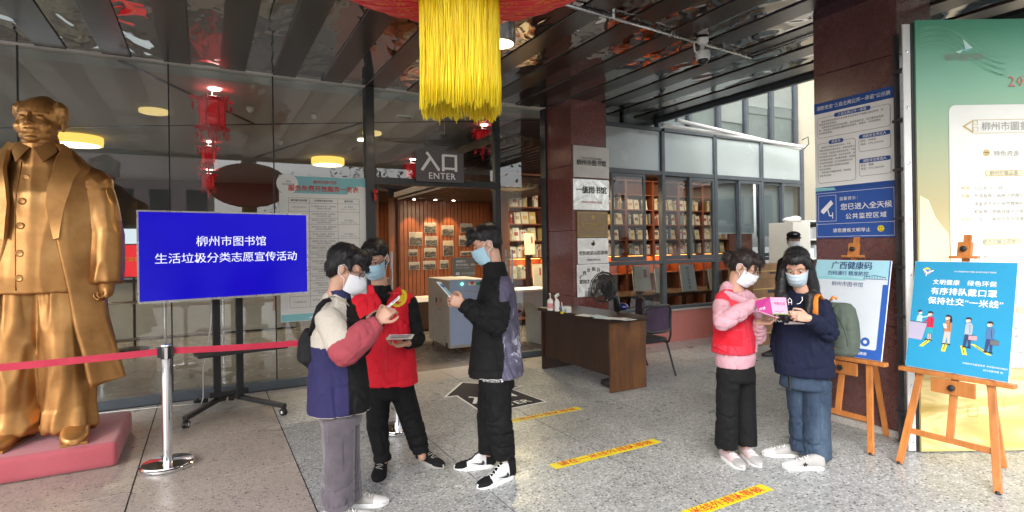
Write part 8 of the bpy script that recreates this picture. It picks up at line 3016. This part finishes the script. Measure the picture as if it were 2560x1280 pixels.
    for i in range(NZ + 1):
        q = i / NZ
        z = .60 + (2.42 - .60) * q
        zo = z + .0
        aL = R_(np.interp(z, [.58, .9, 1.3, 1.7, 1.95, 2.1, 2.3, 2.36], [49, 46, 40, 29, 22, 23, 34, 50]))
        aR = R_(np.interp(z, [.58, .9, 1.3, 1.7, 1.95, 2.1, 2.3, 2.36], [58, 52, 38, 22, 18, 22, 34, 50]))
        for j in range(NA + 1):
            a = aL + (2 * math.pi - aL - aR) * j / NA
            a_ = a if a <= math.pi else a - 2 * math.pi
            zz = zo - (.03 * math.sin(a * 3) if i == 0 else 0)
            # smooth over the wrap at the back
            p = coat_point(a_, zz)
            vs.append(p)
    n0 = len(vs)
    for i in range(NZ + 1):
        for j in range(NA + 1):
            p = vs[i * (NA + 1) + j]
            inn = V((X0, Y0, p.z)) - p
            vs.append(p + inn.normalized() * th)
    R1 = NA + 1
    for i in range(NZ):
        for j in range(NA):
            a, b, c2, d = i * R1 + j, i * R1 + j + 1, (i + 1) * R1 + j + 1, (i + 1) * R1 + j
            fs.append((a, b, c2, d)); fs.append((n0 + d, n0 + c2, n0 + b, n0 + a))
    for i in range(NZ):
        for j in (0, NA):
            a, d = i * R1 + j, (i + 1) * R1 + j
            fs.append((a, d, n0 + d, n0 + a))
    for j in range(NA):
        fs.append((j, j + 1, n0 + j + 1, n0 + j))
        fs.append((NZ * R1 + j, NZ * R1 + j + 1, n0 + NZ * R1 + j + 1, n0 + NZ * R1 + j))
    MB('bronze_gold').add(vs, fs).build('long_coat', t, smooth=True)
    # sleeves and hands
    for s_ in (-1, 1):
        v = Vol()
        S, E, W_ = Q(s_ * .335, .0, 2.13), Q(s_ * .425, .02, 1.74), Q(s_ * .428, .06, 1.36)
        ENDS.add(tuple(W_))
        v.limb(S, E, .115, .112, 'a', -.010).limb(E, W_, .114, .108, 'a', -.011)
        v.limb(Q(s_ * .25, 0, 2.20), S, .10, .13, 's', .010)
        v.finish('sleeve', t, ['bronze_gold'], None, .012, 4, 1, 4 + s_)
        mb = MB('bronze_gold')
        hand(mb, W_ + UP * .01, V((0, -.15, -1)), V((-s_, -.2, 0)), (.9, 1.1, 1.3, 1.4), .5, s_, .26)
        mb.cone(W_, W_ - UP * .07, .06, .05)
        co, no, fs2 = remesh(mb, .008, 2)
        MB('bronze_gold').add([tuple(x) for x in co], fs2).build('hand', t, smooth=True, fix=False)
    # lapels: broad thick flaps folded outwards along the opening
    for s_ in (-1, 1):
        ed, ou = [], []
        for i in range(15):
            q = i / 14
            z = 2.42 - q * .72
            a0 = R_(np.interp(z, [.58, .9, 1.3, 1.7, 1.95, 2.1, 2.3, 2.36], [49, 46, 40, 29, 22, 23, 34, 50] if s_ > 0 else [58, 52, 38, 22, 18, 22, 34, 50]))
            wd = np.interp(q, [0, .12, .30, .31, .6, 1], [.10, .26, .42, .36, .26, .02])
            ed.append(coat_point(s_ * (a0 - .06), z, .020))
            ou.append(coat_point(s_ * (a0 + wd), z + .01, .040))
        vs = ed + ou
        n_ = len(ed)
        k0 = len(vs)
        vs2 = [p + (V((X0, Y0, p.z)) - p).normalized() * .024 for p in vs]
        f_ = [(i, i + 1, n_ + i + 1, n_ + i) for i in range(n_ - 1)] + [(k0 + n_ + i, k0 + n_ + i + 1, k0 + i + 1, k0 + i) for i in range(n_ - 1)]
        f_ += [(n_ + i, n_ + i + 1, k0 + n_ + i + 1, k0 + n_ + i) for i in range(n_ - 1)] + [(i + 1, i, k0 + i, k0 + i + 1) for i in range(n_ - 1)] + [(0, n_, k0 + n_, k0), (n_ - 1, 2 * n_ - 1, k0 + 2 * n_ - 1, k0 + n_ - 1)]
        MB('bronze_gold').add(vs + vs2, f_).build('lapel', t, smooth='auto')
statue()
